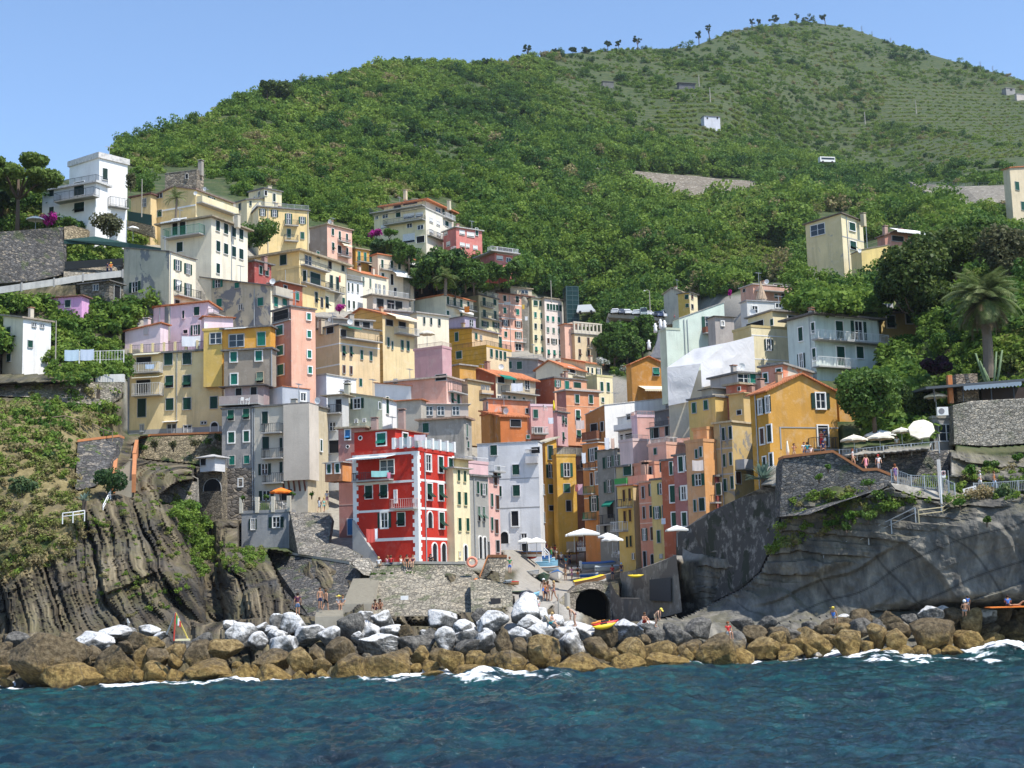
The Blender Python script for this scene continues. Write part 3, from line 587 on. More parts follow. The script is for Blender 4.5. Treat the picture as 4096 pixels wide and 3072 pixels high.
E=H(cC,196,(490,655,888),(1440,1665),24,(.46,.22,.06),(.55,.17,.05),roof='slab',rc=TERRA,ov=.3,peel=(.34,.27,.23),peel_amt=.57,ytl=1400,label='rusty orange terrace house above the white tower',wins='R d 88x62: 782,1497; R c 30x30: 890,1615')
H(cC,198,(495,560,690),(1415,1500),24,(.50,.24,.07),roof='slab',rc=TERRA,into=E,ov=.3,ytr=1412)
H(cC,203,(912,920,1110),(1350,1600),20,PNK,(.66,.36,.33),roof='parapet',ext=0.5,label='pink terrace house with yellow folded parasol',wins='R c 40x70: 955,1415; R g 90x60: 970,1560',bal=[('R',920,1045,1590,55,M_RAILW,1.2)])
E=H(cI,172,(815,1205,1272),(372,660),74,(.34,.31,.27),roof='slab',rc=(.36,.24,.17),ov=.4,matL=plaster((.36,.33,.28),.9,(.20,.19,.17),.6),label='streaked grey concrete house with flower terrace above red house',wins='L c 52x84: 872,457; R c 14x110 p: 1225,480; R c 14x60: 1235,600')
H(cI,176,(622,832,838),(215,420),74,(.42,.39,.33),roof='slab',rc=TERRA,th=.12,into=E,matL=plaster((.42,.39,.33),.5))
H(cI,184,(835,860,1240),(255,370),12,(.50,.42,.36),roof='slab',rc=(.5,.5,.48),th=.06,label='glazed plant terrace with white awning on grey concrete house',name='terrace_house',wins='R g 60x80: 900,310 1000 1130',railtop=None,wear=.4)
E=H(cI,186,(540,1052,1185),(20,270),66,(.70,.36,.27),(.74,.46,.38),roof='slab',rc=(.5,.4,.33),label='coral pink house with quoined corner and small balconies',wins='L d 90x50: 1003,22; R f 22x100: 1098,195; R c 22x108: 1150,208; L b 26x40: 610,55',bal=[('R',1062,1190,152,80,M_IRON,.8)])
H(cB,206,(1640,1880,1960),(1600,1800),60,(.58,.34,.35),roof='parapet',label='plain mauve pink house wall below parasol terrace',railtop=(40,plaster((.55,.40,.32))))
H(cC,209,(325,375,575),(1125,1400),44,TNN,(.62,.45,.23),roof='slab',rc=TAN,ytr=1160,label='tan house wedged between pink house and rusty house',wins='R g 28x50: 500,1195; R g 20x50: 540,1200',bal=[('R',470,570,1240,25,plaster(TNN),.6)])
H(cC,218,(250,300,440),(995,1100),44,OCH,roof='slab',rc=(.33,.3,.27),label='low ochre annexe below netted house',name='annexe',cat='annexe')
E=H(cF,190,(460,935,1035),(235,650),70,PNK,lerp(PNK,WHT,.35),ytl=285,ytr=300,roof='slab',rc=TERRA,ov=.3,th=.18,label='rambling pink house with terracotta roof above big yellow house',wins='L c 50x74: 838,312; L c 18x68 k: 722,342; L o 76x92: 826,475; L o 58x66: 475,497; L d 38x34: 740,490',trim=PNK and plain('pink_trim',(.78,.60,.64),.8),bal=[('R',930,1032,345,40)],pipes=[('L',520)])
H(cF,188,(215,520,528),(420,640),72,lerp(PNK,WHT,.25),ytl=490,roof='slab',rc=TERRA,th=.15,into=E,chim=[(408,420,50)])
H(cF,187,(893,900,1150),(360,640),24,PNK,roof='slab',rc=TERRA,th=.1,into=E,matR=plaster((.76,.60,.66),.3,WHT,.56))
SH_=plaster(YEL)
E=H(cF,186,(255,1052,1072),(648,1385),80,(.76,.60,.32),roof='slab',ov=.3,th=.25,label='big square yellow house with two balconies and striped awnings',wins='L c 74x108: 592,725; L c 74x106 k: 753,722; L f 72x102: 970,712; L f 64x104: 601,922; L f 64x104: 753,917; L f 62x106: 982,907; L c 66x106: 603,1117; L c 64x106: 753,1112; L c 62x106: 984,1102; L c 70x165 k: 362,1148; L g 32x68: 363,1322; L g 78x105: 620,1338; L g 66x88: 757,1340; L A 62x100: 990,1320; L g 48x26: 897,1277; L d 125x58: 380,738; L d 120x125: 376,968',bal=[('L',305,545,845,80,M_RAILW,1.3),('L',305,550,1042,100,M_RAILW,1.3)],awn=[('L',318,536,670,700,M_AWY,1.2),('L',305,545,870,898,M_AWY,1.2),('L',555,678,1260,1276,M_AW,.8)],pipes=[('L',668)])
P_,r_,l_,Wr_,Wl_,h_=HC[-1]
mb=MB();mb.box(-.03,0,-1.0,-.002,Wl_,1.25);link('base_band',mb.mesh('base_band',plaster((.36,.35,.35),.4)),E)
mb=MB();mb.box(.05,Wl_-.0,-5,Wr_-.1,Wl_+1.6,h_-.1);link('side_wall',mb.mesh('side_wall',plaster((.40,.41,.43),.4)),E)
mb=MB()
for i in range(9):mb.box(-.2,Wl_*i/8*.97+.1,h_+.26,.05,Wl_*i/8*.97+.4,h_+1.5)
for i in range(0,60):mb.bar((-.08,Wl_*i/60,h_+.26),(-.08,Wl_*i/60,h_+1.35),.03,1)
mb.bar((-.08,0,h_+1.35),(-.08,Wl_,h_+1.35),.05,1);link('railing',mb.mesh('railing',[plaster((.74,.6,.33)),M_IRON]),E)
E=H(cF,183.5,(1060,1472,1482),(448,640),80,(.72,.36,.06),roof='slab',ov=.35,label='orange penthouse with green door on grey house roof',name='penthouse',cat='penthouse',wins='L g 130x110: 1180,567; L c 66x122 t: 1395,552',awn=[('L',1100,1285,450,475,M_AW,1.0)])
H(cF,184.5,(895,1055,1065),(475,640),80,(.68,.47,.13),roof='parapet',into=E,wins='L g 96x100: 1000,548')
H(cF,181,(1072,1478,1488),(638,965),80,(.33,.28,.22),roof='slab',ov=.35,th=.22,label='grey brown house with four teal shutters below orange penthouse',wins='L C 58x86 t: 1157,708; L C 58x86 t: 1373,699; L C 58x92 t: 1160,900; L f 58x92 p: 1382,885',pipes=[('L',1485)],trim=plain('tan_trim',(.45,.36,.25),.8))
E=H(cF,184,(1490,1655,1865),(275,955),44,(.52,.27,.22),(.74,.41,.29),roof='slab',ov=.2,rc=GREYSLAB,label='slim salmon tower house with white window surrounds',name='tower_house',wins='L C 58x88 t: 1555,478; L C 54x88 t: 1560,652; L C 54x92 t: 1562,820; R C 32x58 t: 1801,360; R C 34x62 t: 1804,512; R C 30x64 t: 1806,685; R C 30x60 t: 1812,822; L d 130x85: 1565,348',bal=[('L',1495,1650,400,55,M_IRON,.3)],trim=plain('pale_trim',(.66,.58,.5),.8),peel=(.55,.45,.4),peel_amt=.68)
H(cF,206,(1868,2072,2420),(435,880),48,TNN,(.72,.54,.31),roof='slab',rc=GREYSLAB,ov=.3,label='tan house with white bands and cluttered balcony under green awning',wins='R f 25x90: 2105,655; R f 22x86: 2168,660; R c 22x70 n: 2107,815 2168; R d 50x60: 2100,500; L d 60x60: 1990,478; R c 22x80: 2260,690 2340',bands=[('L',590,12,W),('L',770,12,W),('R',590,12,W)],bal=[('R',2080,2400,565,60,M_IRON,1.2)],awn=[('R',2085,2200,455,478,M_AWT,1.6)],chim=[(1915,425,40)],into=None)
H(cB,222,(1005,1365,1640),(1310,1670),50,(.70,.43,.14),(.74,.58,.32),roof='gableL',rid=85,rc=TERRA,ov=.4,label='yellow orange gabled house with white balustrade and awning',wins='R c 20x84: 1410,1552; R c 12x70: 1445,1580; R c 24x86: 1530,1578 1580; R d 60x55: 1420,1385 1530',bal=[('R',1465,1640,1490,55,M_RAILW,1.2)],awn=[('R',1385,1590,1335,1385,M_AWC,2.4)],matL=plaster((.68,.40,.12),.3,grid=True))
H(cB,236,(1600,1660,1935),(1300,1440),40,CRM,roof='slab',rc=(.35,.33,.3),label='low cream house with grey roof and cluttered terrace',wins='R c 18x60 k: 1780,1372 1850 1720')
H(cB,230,(1300,1305,1600),(1275,1400),30,(.34,.31,.31),roof='slab',rc=(.30,.28,.28),label='long grey roofed house behind gabled yellow house',railtop=None,wins='R d 40x50: 1560,1360')
H(cB,210,(785,800,1280),(1340,1420),30,(.38,.33,.28),roof='slab',rc=(.33,.3,.27),label='jumbled grey roof terrace beside the salmon tower',name='terrace_house',wins='R d 60x60: 1130,1400 1220',chim=[(870,1395,40),(1090,1350,40)],dish=[(905,1357,18)])
E=H(cH,172,(190,462,470),(285,1260),80,(.26,.25,.24),roof='slab',ov=.15,th=.2,label='tall grey tower house with rough stone base',name='tower_house',matL=plaster((.28,.265,.25),.8),wins='L f 54x95: 268,348; L f 54x94: 400,336; L C 50x92: 272,540; L C 50x92: 402,530; L c 46x76 t: 277,737; L c 46x74 t: 405,730; L G 36x64: 352,930',pipes=[('L',455)],trim=plain('pale_trim',(.50,.47,.43),.8))
P_,r_,l_,Wr_,Wl_,h_=HC[-1]
mb=MB();mb.box(-.08,-.05,-5,-.002,Wl_+.05,h_*.47);link('stone_base',mb.mesh('stone_base',stone((.19,.165,.14),1.5)),E)
E=H(cH,173.5,(215,552,560),(92,285),80,(.36,.26,.25),roof='slab',rc=(.10,.09,.09),ov=.6,th=.12,label='shady loggia flat with plastic chairs on grey tower roof',name='rooftop_flat',cat='flat',wins='L d 50x130: 335,180; L d 50x130: 465,170',bal=[('L',215,550,262,70,plaster((.36,.3,.28)),2.0)])
H(cH,174.5,(553,712,950),(98,260),45,(.64,.65,.67),(.40,.42,.46),roof='slab',rc=TERRA,th=.08,ov=.1,label='small white and blue grey rooftop block',name='rooftop_block',cat='flat',wins='R G 44x70: 890,190',ytr=125)
E=H(cH,170,(472,932,1112),(250,1110),74,(.56,.51,.42),(.54,.45,.30),roof='slab',ov=.25,th=.2,label='pale stone coloured apartment house with three iron balconies',wins='L c 50x110 k: 563,368; L f 44x70: 825,337; L c 58x112 k: 570,590; L c 44x72: 828,556; L c 28x112 k: 702,600; L o 105x100 k: 560,815; L f 46x68: 832,770; L c 28x100 k: 702,800; L o 120x85 k: 575,1042; L d 110x95: 742,1035; R C 18x100 : 1043,610',bal=[('L',555,722,498,75),('L',558,730,718,80),('L',565,735,930,80)],pipes=[('L',470)],trim=plain('pale_trim',(.50,.47,.43),.8),chim=[(815,245,40)])
P_,r_,l_,Wr_,Wl_,h_=HC[-1]
mb=MB();zz=h_*.235;yy=Wl_*.42
mb.box(-.45,0,zz,-.002,yy,h_-.02);mb.box(-.45,-.45,zz,Wr_*.38,-.002,h_-.02)
link('bay',mb.mesh('bay',plaster((.60,.53,.44),.25)),E)
mb=MB()
for i in range(5):mb.bar((-.43,yy*i/4.3+.3,zz-.02),(-.02,yy*i/4.3+.3,zz-1.3),.16)
link('bracket',mb.mesh('bracket',plain('brown_timber',(.12,.04,.025),.7)),E)
E=H(cH,160,(360,772,782),(1185,1500),80,(.30,.31,.32),roof='parapet',label='low grey house carrying the cafe terrace',wins='L o 62x88 k: 458,1290; L o 120x88 k: 660,1272',pipes=[('L',768)],wear=.5,trim=M_WHITE)
P_,r_,l_,Wr_,Wl_,h_=HC[-1];CAFE=(P_,r_,l_,Wr_,Wl_,h_)
E=H(cI,178,(152,498,628),(200,440),66,(.62,.62,.46),WHT,ytl=150,roof='slab',rc=TAN,th=.12,ov=.35,label='pale green cottage with open window behind red house',wins='L O 108x88: 278,247; R r 22x150: 537,262; R c 16x60: 470,265; L b 24x30: 270,398 340',chim=[(195,140,70)],trim=W)
H(cH,176,(1115,1232,1240),(175,650),72,(.58,.57,.54),roof='slab',rc=TAN,ov=.7,th=.12,label='pale grey balcony house beside the pale green cottage',wins='L d 50x110: 1200,265; L g 50x76: 1147,445; L d 90x110: 1160,620',bal=[('L',1118,1228,330,70,M_IRON,.9)])
E=H(cF,188,(1725,1958,2215),(860,1090),58,(.66,.68,.71),WHT,roof='slab',rc=(.42,.40,.36),th=.15,ov=.15,label='plain white house with grey lean-to and no front windows',wins='R r 24x70: 2250,930; L g 8x40: 1740,935',chim=[(2140,960,50)])
H(cI,188,(430,742,792),(95,240),64,WHT,roof='slab',rc=TERRA,th=.1,ytl=70,label='white rooftop cottage beside coral pink house',wins='R g 10x30: 770,165',wear=.15,ov=.2)
E=H(cH,160,(1205,1425,1440),(455,1300),76,MAU,roof='slab',rc=TAN,th=.2,ov=.4,label='mauve brown house squeezed against the red house',wins='L F 44x84: 1278,515; L P 14x36: 1278,620; L r 58x140 : 1305,1312',trim=W,sh=(.05,.2,.42),bands=[('L',742,8,plaster((.55,.38,.33))),('L',910,8,plaster((.55,.38,.33))),('L',1115,8,plaster((.55,.38,.33)))],chim=[(1510,415,50),(1745,370,80)])
H(cH,157,(1080,1232,1276),(755,915),66,(.55,.24,.12),(.70,.30,.10),roof='slab',th=.1,ov=.2,rc=(.45,.44,.42),ext=0,label='orange bay room overhanging the alley',into=E,wins='L C 34x76: 1118,810; L C 36x76: 1190,806',trim=W)
REDM=plaster(RED,.12)
E=H(cH,148,(1335,1893,2212),(655,1625),64,RED,matL=REDM,matR=REDM,roof='parapet',label='bright red corner house with white quoins and string bands',wins='L f 62x116: 1460,1012; L f 62x116: 1590,1005; L O 110x128: 1595,1255; L f 66x118: 1740,1247; L g 120x120: 1618,795; R G 42x138: 1970,760; R F 40x136: 2076,775; R F 38x136: 2162,785; R F 42x136: 1978,1008; R F 42x136: 2078,1015; R F 38x136: 2168,1025; R A 42x138: 1983,1252; R F 42x136: 2083,1257; R F 38x136: 2173,1262; R A 40x165: 2024,1535; R A 40x165: 2102,1535; L O 20x100 : 1692,1050',bands=[('L',665,22,W),('L',910,20,W),('L',1155,20,W),('L',1410,26,W),('R',905,20,W),('R',1150,20,W),('R',1412,22,W)],bal=[('L',1350,1672,908,65,M_IRON,1.0),('L',1680,1885,1150,78,plain('pale_pink_railing',(.62,.42,.38),.5),1.0)],awn=[('L',1345,1695,690,740,M_AWG,2.0)],trim=W,pipes=[('R',1935)])
P_,r_,l_,Wr_,Wl_,h_=HC[-1]
def quoins(E,h,spots,z0=0):
 mb=MB();n=int((h-z0)/.42)
 for i in range(n):
  z=z0+i*.42;b=.62 if i%2 else .40
  for(x,y,dx,dy)in spots:
   x1,y1=x+dx*b,y+dy*b
   mb.box(min(x,x1),min(y,y1),z,max(x,x1),max(y,y1),z+.40)
 link('quoins',mb.mesh('quoins',W),E)
mb=MB();n=int(h_/.42)
for i in range(n):
 z=i*.42;b=.65 if i%2 else .42;c=.42 if i%2 else .65
 mb.box(-.045,-.045,z,-.002,b,z+.418);mb.box(-.002,-.045,z,c,-.002,z+.418)
 mb.box(-.045,Wl_-b,z,-.002,Wl_+.03,z+.418);mb.box(Wr_-b*.7,-.045,z,Wr_+.03,-.002,z+.418)
link('quoins',mb.mesh('quoins',W),E)
mb=MB()
for(a,b)in(((0,0),(Wr_,0)),((0,0),(0,Wl_*.35))):
 a=Vector((*a,h_+.36));b=Vector((*b,h_+.36));n=5 if b.x>1 else 3
 for i in range(n+1):
  p=a.lerp(b,i/n);mb.box(p.x-.18,p.y-.18,p.z,p.x+.18,p.y+.18,p.z+1.2,0)
 mb.bar(a+Vector((0,0,1.1)),b+Vector((0,0,1.1)),.06,1)
 d=(b-a).normalized();mb.hexa([a+d*.2+Vector((0,0,.1))]*0 or[a+Vector((0,0,.1)),b+Vector((0,0,.1)),b+Vector((.02,.02,.1)),a+Vector((.02,.02,.1))],[a+Vector((0,0,1.05)),b+Vector((0,0,1.05)),b+Vector((.02,.02,1.05)),a+Vector((.02,.02,1.05))],2)
link('glass_balustrade',mb.mesh('glass_balustrade',[W,M_GALV,M_RGLASS]),E)
mb=MB();mb.poly([(-.5,Wl_*.98,.0),(-.5,Wl_*.55,0),(-.5,Wl_*.98,4.8)]);mb.poly([(-.1,Wl_*.98,.0),(-.5,Wl_*.98,.0),(-.5,Wl_*.98,4.8),(-.1,Wl_*.98,4.8)]);mb.quad((-.5,Wl_*.55,0),(-.05,Wl_*.55,0),(-.05,Wl_*.98,4.8),(-.5,Wl_*.98,4.8))
link('buttress',mb.mesh('buttress',M_CONC),E)
H(cH,149.3,(1335,1688,1960),(470,665),64,RED,matL=REDM,matR=REDM,roof='slab',rc=(.30,.16,.11),th=.12,ov=.2,ext=0,into=E,wins='L F 78x108 t: 1570,555; L P 30x40: 1388,545; R C 40x100: 1768,552',trim=W)
P2,_,_,Wr2,Wl2,h2=HC[-1]
H(cI,153,(1118,1125,1264),(805,1620),58,PYEL,roof='slab',rc=(.38,.36,.33),th=.15,label='slim pale yellow house next to the red house',wins='R c 24x98: 1152,868; R c 24x95: 1205,876; R c 25x110: 1156,1065; R c 25x108: 1212,1070; R c 26x112: 1162,1292; R c 26x112: 1230,1293; R A 28x150: 1212,1545; R g 14x50: 1162,1550',trim=plain('cream_trim',(.7,.62,.4),.8))
H(cI,155,(1118,1126,1240),(728,800),58,YEL,roof='slab',rc=TAN,th=.1,ov=.5,label='tiny yellow roof room beside the glass balustrade',name='roof_room',cat='flat',ext=1)
E=H(cI,160,(1255,1264,1426),(872,1610),58,(.34,.33,.30),roof='slab',ov=.3,label='slim grey house with tall arched doorways',wins='R c 20x108: 1318,972; R o 48x100: 1370,988; R f 22x120 p: 1328,1197; R f 22x120 p: 1369,1200; R A 24x190: 1340,1490; R A 22x190: 1378,1495; R d 14x120: 1412,1500',pipes=[('R',1280)])
H(cI,161,(1235,1242,1412),(760,880),58,(.66,.44,.44),roof='parapet',into=E,ext=1,railtop=(40,M_RAILW))
H(cI,170,(1418,1426,1522),(880,1590),60,PNK,(.72,.44,.38),roof='slab',ov=.2,label='slim pink house with red window column',wins='R c 18x105: 1440,1080; R c 30x120 n: 1487,1100; R c 18x110: 1441,1285; R c 30x120 n: 1480,1310; R c 30x110 n: 1470,900; R d 30x100: 1490,1480',bal=[('R',1415,1515,835,45,M_RAILW,.8)])
E=H(cI,181,(1340,1868,1905),(575,1520),78,(.70,.70,.71),(.72,.72,.71),roof='slab',th=.1,ov=.08,rc=(.4,.41,.42),label='plain white tower house above the slipway',name='tower_house',wear=.35,wins='L c 58x88: 1458,650; L c 60x90: 1650,818; L c 62x92: 1654,998; L c 26x80: 1505,830; L c 26x84: 1513,1005; L D 58x130 k: 1642,1240; L g 48x40: 1720,1390; L A 64x100: 1552,1405; L d 52x66: 1728,1490; L d 70x55: 1820,650; R c 8x90: 1888,990; R c 8x90: 1892,1230',trim=plain('pale_trim',(.6,.6,.6),.8))
P_,r_,l_,Wr_,Wl_,h_=HC[-1]
mb=MB();mb.box(-.02,-.0,h_*.665,-.001,Wl_*.75,h_*.672);mb.box(-.02,0,h_*.395,-.001,Wl_*.72,h_*.405);link('wall_cable',mb.mesh('wall_cable',plain('grey_cable',(.3,.3,.3),.8)),E)
mb=MB();mb.box(-.6,.05,h_*.80,-.002,Wl_*.20,h_*.865);mb.box(-.6,.05,h_*.925,-.1,Wl_*.2,h_*.93);link('loggia_parapet',mb.mesh('loggia_parapet',plaster((.55,.53,.52),.4)),E)
H(cJ,199,(618,624,722),(585,1180),38,OCH,(.62,.36,.06),roof='slab',rc=(.45,.42,.33),ytr=550,label='tall ochre alley house with dark shutters',wins='R c 44x120 k: 650,670; R o 80x116: 656,832; R c 48x74: 660,985; R d 50x40: 665,1150')
H(cJ,197,(714,720,886),(705,1240),16,(.62,.37,.07),(.66,.39,.07),roof='parapet',ytr=695,label='ochre alley house with open shutters beside the striped cafe awning',wins='R o 100x120: 792,820; R c 52x76: 793,978; R d 40x90: 808,1130',railtop=(60,M_IRON))
E=H(cJ,202,(880,884,980),(705,1200),20,(.36,.19,.14),roof='slab',rc=TAN,label='narrow brown house at the back of the alley',wins='R d 40x60: 930,770',bal=[('R',884,970,820,40)])
E=H(cJ,192,(955,1090,1098),(585,1400),42,(.68,.28,.09),roof='slab',ov=.2,th=.12,rc=(.6,.58,.54),label='tall orange house with stacked green balconies in the alley',wins='L o 62x112: 1012,690; L c 26x108: 1050,680; L G 22x110: 1055,890; L c 22x110 n: 1010,900; L o 76x130: 1030,1110; L O 34x80: 1070,1345',bal=[('L',985,1045,815,55,M_IRON,1.0),('L',960,1040,1025,60,plain('green_railing',(.03,.22,.13),.5),1.0),('L',970,1050,1245,55,plain('green_railing',(.03,.22,.13),.5),1.0)],trim=W,bands=[('L',795,12,W),('L',1055,10,W)])
E=H(cJ,196,(965,1132,1662),(262,640),36,(.40,.18,.06),WHT,ytr=205,ytl=345,roof='slab',th=.1,ov=.1,rc=(.55,.54,.52),label='big white wall house with smudged plaster beside wrapped building',matR=plaster((.80,.79,.77),.35,(.50,.50,.49),.69),wins='L d 26x80: 1100,445; L d 60x100: 1030,470',bal=[('L',960,1090,560,70,plaster((.22,.09,.05)),.8)],chim=[])
E=H(cJ,186,(1082,1258,1266),(640,1400),42,(.27,.265,.235),roof='slab',ov=.25,th=.16,label='grey green alley house with open pale shutters',wins='L c 22x95: 1118,762; L o 66x98 p: 1162,750; L o 66x98 p: 1228,738; L c 22x95: 1128,970; L o 64x110 p: 1166,960; L c 20x90: 1240,950; L d 50x130: 1172,1170; L c 24x110: 1250,1130; L d 24x60: 1130,1330',awn=[('L',1130,1208,1085,1140,M_AWT,.9)],bal=[('L',1100,1210,1290,80,M_IRON,.8)],pipes=[('L',1205)],trim=plain('dark_trim',(.2,.2,.18),.8))
E=H(cJ,169,(1256,1392,1444),(955,1665),44,(.66,.44,.13),(.54,.41,.22),roof='slab',rc=TERRA,th=.1,ov=.15,label='slender yellow house with iron balconies facing the slipway',wins='L c 22x104 n: 1290,1042; L c 22x108 n: 1340,1034; L c 22x102 n: 1297,1226; L c 22x98 n: 1343,1215; L c 15x94 k: 1317,1442; L c 15x90 k: 1349,1436; L g 28x60: 1370,1566',bal=[('L',1268,1362,1140,65),('L',1215,1325,1345,75,M_RAILW,1.0)],trim=plain('ochre_trim',(.55,.35,.1),.8))
H(cJ,172,(1262,1330,1370),(790,960),44,(.42,.34,.2),roof='slab',rc=GREYSLAB,label='dark terrace room with green shutters on slender yellow house',name='roof_room',cat='flat',wins='L c 70x90: 1320,820',ext=1,bal=[('L',1262,1365,945,50,plain('green_panel',(.05,.3,.08),.6),1.2)])
H(cJ,166,(1442,1556,1562),(925,1650),40,(.60,.26,.17),roof='slab',ov=.15,rc=(.6,.35,.25),label='salmon house with arched ground floor window by the slipway wall',wins='L c 22x100 n: 1455,1015; L o 62x104: 1535,992; L c 22x104 n: 1463,1190; L c 26x104 k: 1526,1180; L o 48x100: 1467,1378; L c 26x108 n: 1533,1370; L a 28x86: 1535,1592; L d 24x130: 1470,1590',bands=[('L',1100,8,plaster((.7,.5,.4))),('L',1275,8,plaster((.7,.5,.4)))])
H(cJ,169,(1378,1556,1645),(770,940),40,(.66,.31,.20),roof='parapet',label='salmon roof flat with twin flues above the salmon house',name='roof_flat',cat='flat',wins='L d 22x60: 1452,850; L d 24x70: 1518,830; L c 24x76: 1615,795',bal=[('L',1378,1548,938,68,plaster((.70,.36,.25)),1.2)],ext=1,chim=[(1470,870,130),(1490,870,130)])
H(cJ,163,(1548,1672,1680),(900,1610),40,(.62,.47,.19),roof='slab',ov=.15,label='pale yellow house with open green shutters between salmon and red houses',wins='L o 70x100: 1615,982; L o 62x106: 1575,1190; L c 50x108: 1647,1178; L c 25x108: 1590,1396; L c 22x102: 1660,1390; L d 24x80: 1670,1545; L g 18x30: 1610,1565')
H(cJ,161,(1652,1750,1758),(735,1560),40,BRK,roof='slab',ov=.15,peel=(.55,.45,.25),peel_amt=.64,label='narrow brick red house with white framed windows',wins='L c 30x110: 1697,806; L C 44x140: 1711,1028; L C 42x116: 1727,1246',trim=W)
H(cJ,158,(1746,1874,1882),(690,1440),40,(.36,.155,.14),roof='slab',ov=.2,label='plum coloured house with wide open shutters',wins='L C 40x128: 1782,770; L C 34x126: 1839,758; L O 78x112 : 1806,1020; L O 70x108: 1858,1010; L C 40x112: 1813,1246',trim=plain('cream_trim',(.66,.60,.46),.8))
E=H(cJ,156,(1850,2003,2116),(575,1280),42,(.62,.33,.16),(.68,.34,.13),roof='parapet',label='orange house with laundry and shadowed wall',wins='L c 15x80: 1916,682; L c 18x84: 1953,664; L o 104x104: 1930,905; L c 50x112 k: 1964,1118; L c 16x100: 1903,1130',rc=TERRA)
H(cJ,157.5,(1998,2006,2112),(470,570),42,(.66,.34,.14),roof='parapet',into=E,ext=1)
H(cJ,157,(2010,2100,2160),(880,1240),42,(.30,.06,.06),(.34,.08,.07),roof='slab',label='low dark red house behind the retaining wall',wins='L c 40x100: 2107,985',bal=[('L',2040,2130,1100,60)])
E=H(cK,156,(1232,1388,1570),(625,1400),46,(.48,.35,.17),(.54,.39,.17),roof='slab',ov=.2,rc=(.5,.4,.25),label='tall tan house with blue grey drainpipes and stained plaster',wins='L c 24x108 k: 1285,728; L c 26x112 k: 1345,715; L c 22x110: 1292,955; L c 22x106: 1348,940; L c 26x110: 1300,1168; L c 24x110: 1360,1145; R c 44x100 n: 1408,1105; L d 50x60: 1375,1375',pipes=[('L',1255),('R',1555)],peel=(.26,.24,.21),peel_amt=.6,bands=[('L',840,14,plaster((.42,.40,.37))),('L',1065,14,plaster((.42,.40,.37)))],bal=[('R',1388,1545,1028,75,plaster((.42,.42,.43)),1.2)])
H(cK,158,(1340,1466,1562),(375,640),46,(.52,.36,.15),roof='slab',rc=(.5,.36,.2),th=.12,into=E,ext=1,wins='L d 40x40: 1420,540')
E=H(cL,142,(-124,26,622),(352,1000),20,(.50,.26,.035),OCH,roof='gableR',rid=152,rc=TERRA,ov=.35,th=.16,label='ochre gabled house beside the parasol terrace',wins='L O 60x130 k: -63,490; L O 58x138 k: 0,470; L C 36x140 n: -46,745; L C 36x144 k: 17,722; L C 26x110 k: -25,980; L C 26x110 k: 32,950; R O 150x136 k: 452,440; R D 84x176 n: 474,742',bal=[('R',352,560,862,100,M_IRON,1.1)],pipes=[('L',-110)],trim=W,matR=plaster((.56,.295,.06),.4))
P_,r_,l_,Wr_,Wl_,h_=HC[-1]
mb=MB();mb.box(1.2,-.05,h_*.505,Wr_+.02,-.001,h_*.52);mb.box(1.2,-.05,h_*.22,1.35,-.001,h_*.505);link('wall_cable',mb.mesh('wall_cable',plain('grey_cable',(.3,.3,.3),.8)),E)
H(cL,146,(612,620,728),(345,620),16,OCH,roof='slab',rc=TERRA,th=.12,ov=.2,label='small ochre annexe',into=E,wins='R O 110x90 k: 690,425',trim=W,ext=1)
E=H(cD,165,(1400,1590,1850),(990,1190),44,(.62,.28,.20),(.68,.34,.24),roof='slab',rc=(.3,.28,.26),ytr=1070,label='coral house with peeling side wall behind ochre house',wins='L C 38x80: 1433,1105; L C 44x116: 1550,1085',trim=W,matR=plaster((.68,.55,.44),.3,(.70,.26,.15),.5))
H(cD,160,(1200,1210,1480),(1160,1330),40,(.42,.13,.08),roof='slab',rc=TAN,label='tan roofed house behind tall tan house',name='house',chim=[(1310,1215,50),(1385,1170,60)],wins='L d 5x5: 1204,1200')
H(cD,166,(960,1200,1400),(1065,1230),30,(.40,.38,.36),roof='slab',label='flat grey rooftop house with teal shutter',wins='R g 100x80: 1240,1110; R c 70x80 t: 1310,1110')
E=H(cD,160,(770,1000,1110),(1270,1420),42,(.62,.43,.15),roof='slab',ov=.2,label='yellow rooftop house with two dark green shutters',wins='L c 36x88: 815,1365; L c 36x80: 917,1340')
H(cD,162,(965,975,1120),(1195,1340),30,(.40,.36,.29),roof='slab',th=.06,into=E,ext=1)
E=H(cE,170,(195,425,988),(992,1570),30,(.56,.62,.57),(.60,.67,.60),roof='slab',ov=.8,th=.22,rc=(.14,.125,.115),label='pale mint house with long white balconies',wins='L C 36x124: 285,1160; L C 28x94: 392,1105; L O 60x130 k: 290,1390; L C 28x110: 402,1335; R C 64x172: 615,1130; R O 130x172: 782,1130; R C 66x172: 627,1350; R C 62x110: 792,1318; R g 50x50: 640,1530',bal=[('R',375,985,1228,75,M_RAILW,1.3),('R',380,720,1452,80,M_RAILW,1.3)],trim=W,pipes=[('L',355)],awn=[('R',560,850,1018,1026,M_AW,.4)])
E=H(cD,186,(1170,1325,1700),(668,1060),26,(.60,.47,.22),PYEL,roof='parapet',label='pale yellow house joined to the wrapped building',wins='R O 66x100 k: 1455,820; R F 58x102: 1665,820; R g 70x30: 1470,995; R c 56x40: 1672,992',bands=[('R',735,10,W),('R',940,10,W)],trim=W,railtop=None)
H(cD,190,(1285,1497,1960),(530,680),26,PYEL,roof='slab',ov=.4,rc=(.25,.23,.21),into=E,ext=1,wins='R F 64x84: 1655,610; L c 28x60: 1487,625; L d 150x60: 1340,650',chim=[(1965,525,50)],trim=W)
E=H(cD,196,(560,585,705),(690,1020),22,(.55,.60,.46),GRW,roof='parapet',label='pale green house with brown balcony above the tarpaulin',trim=W)
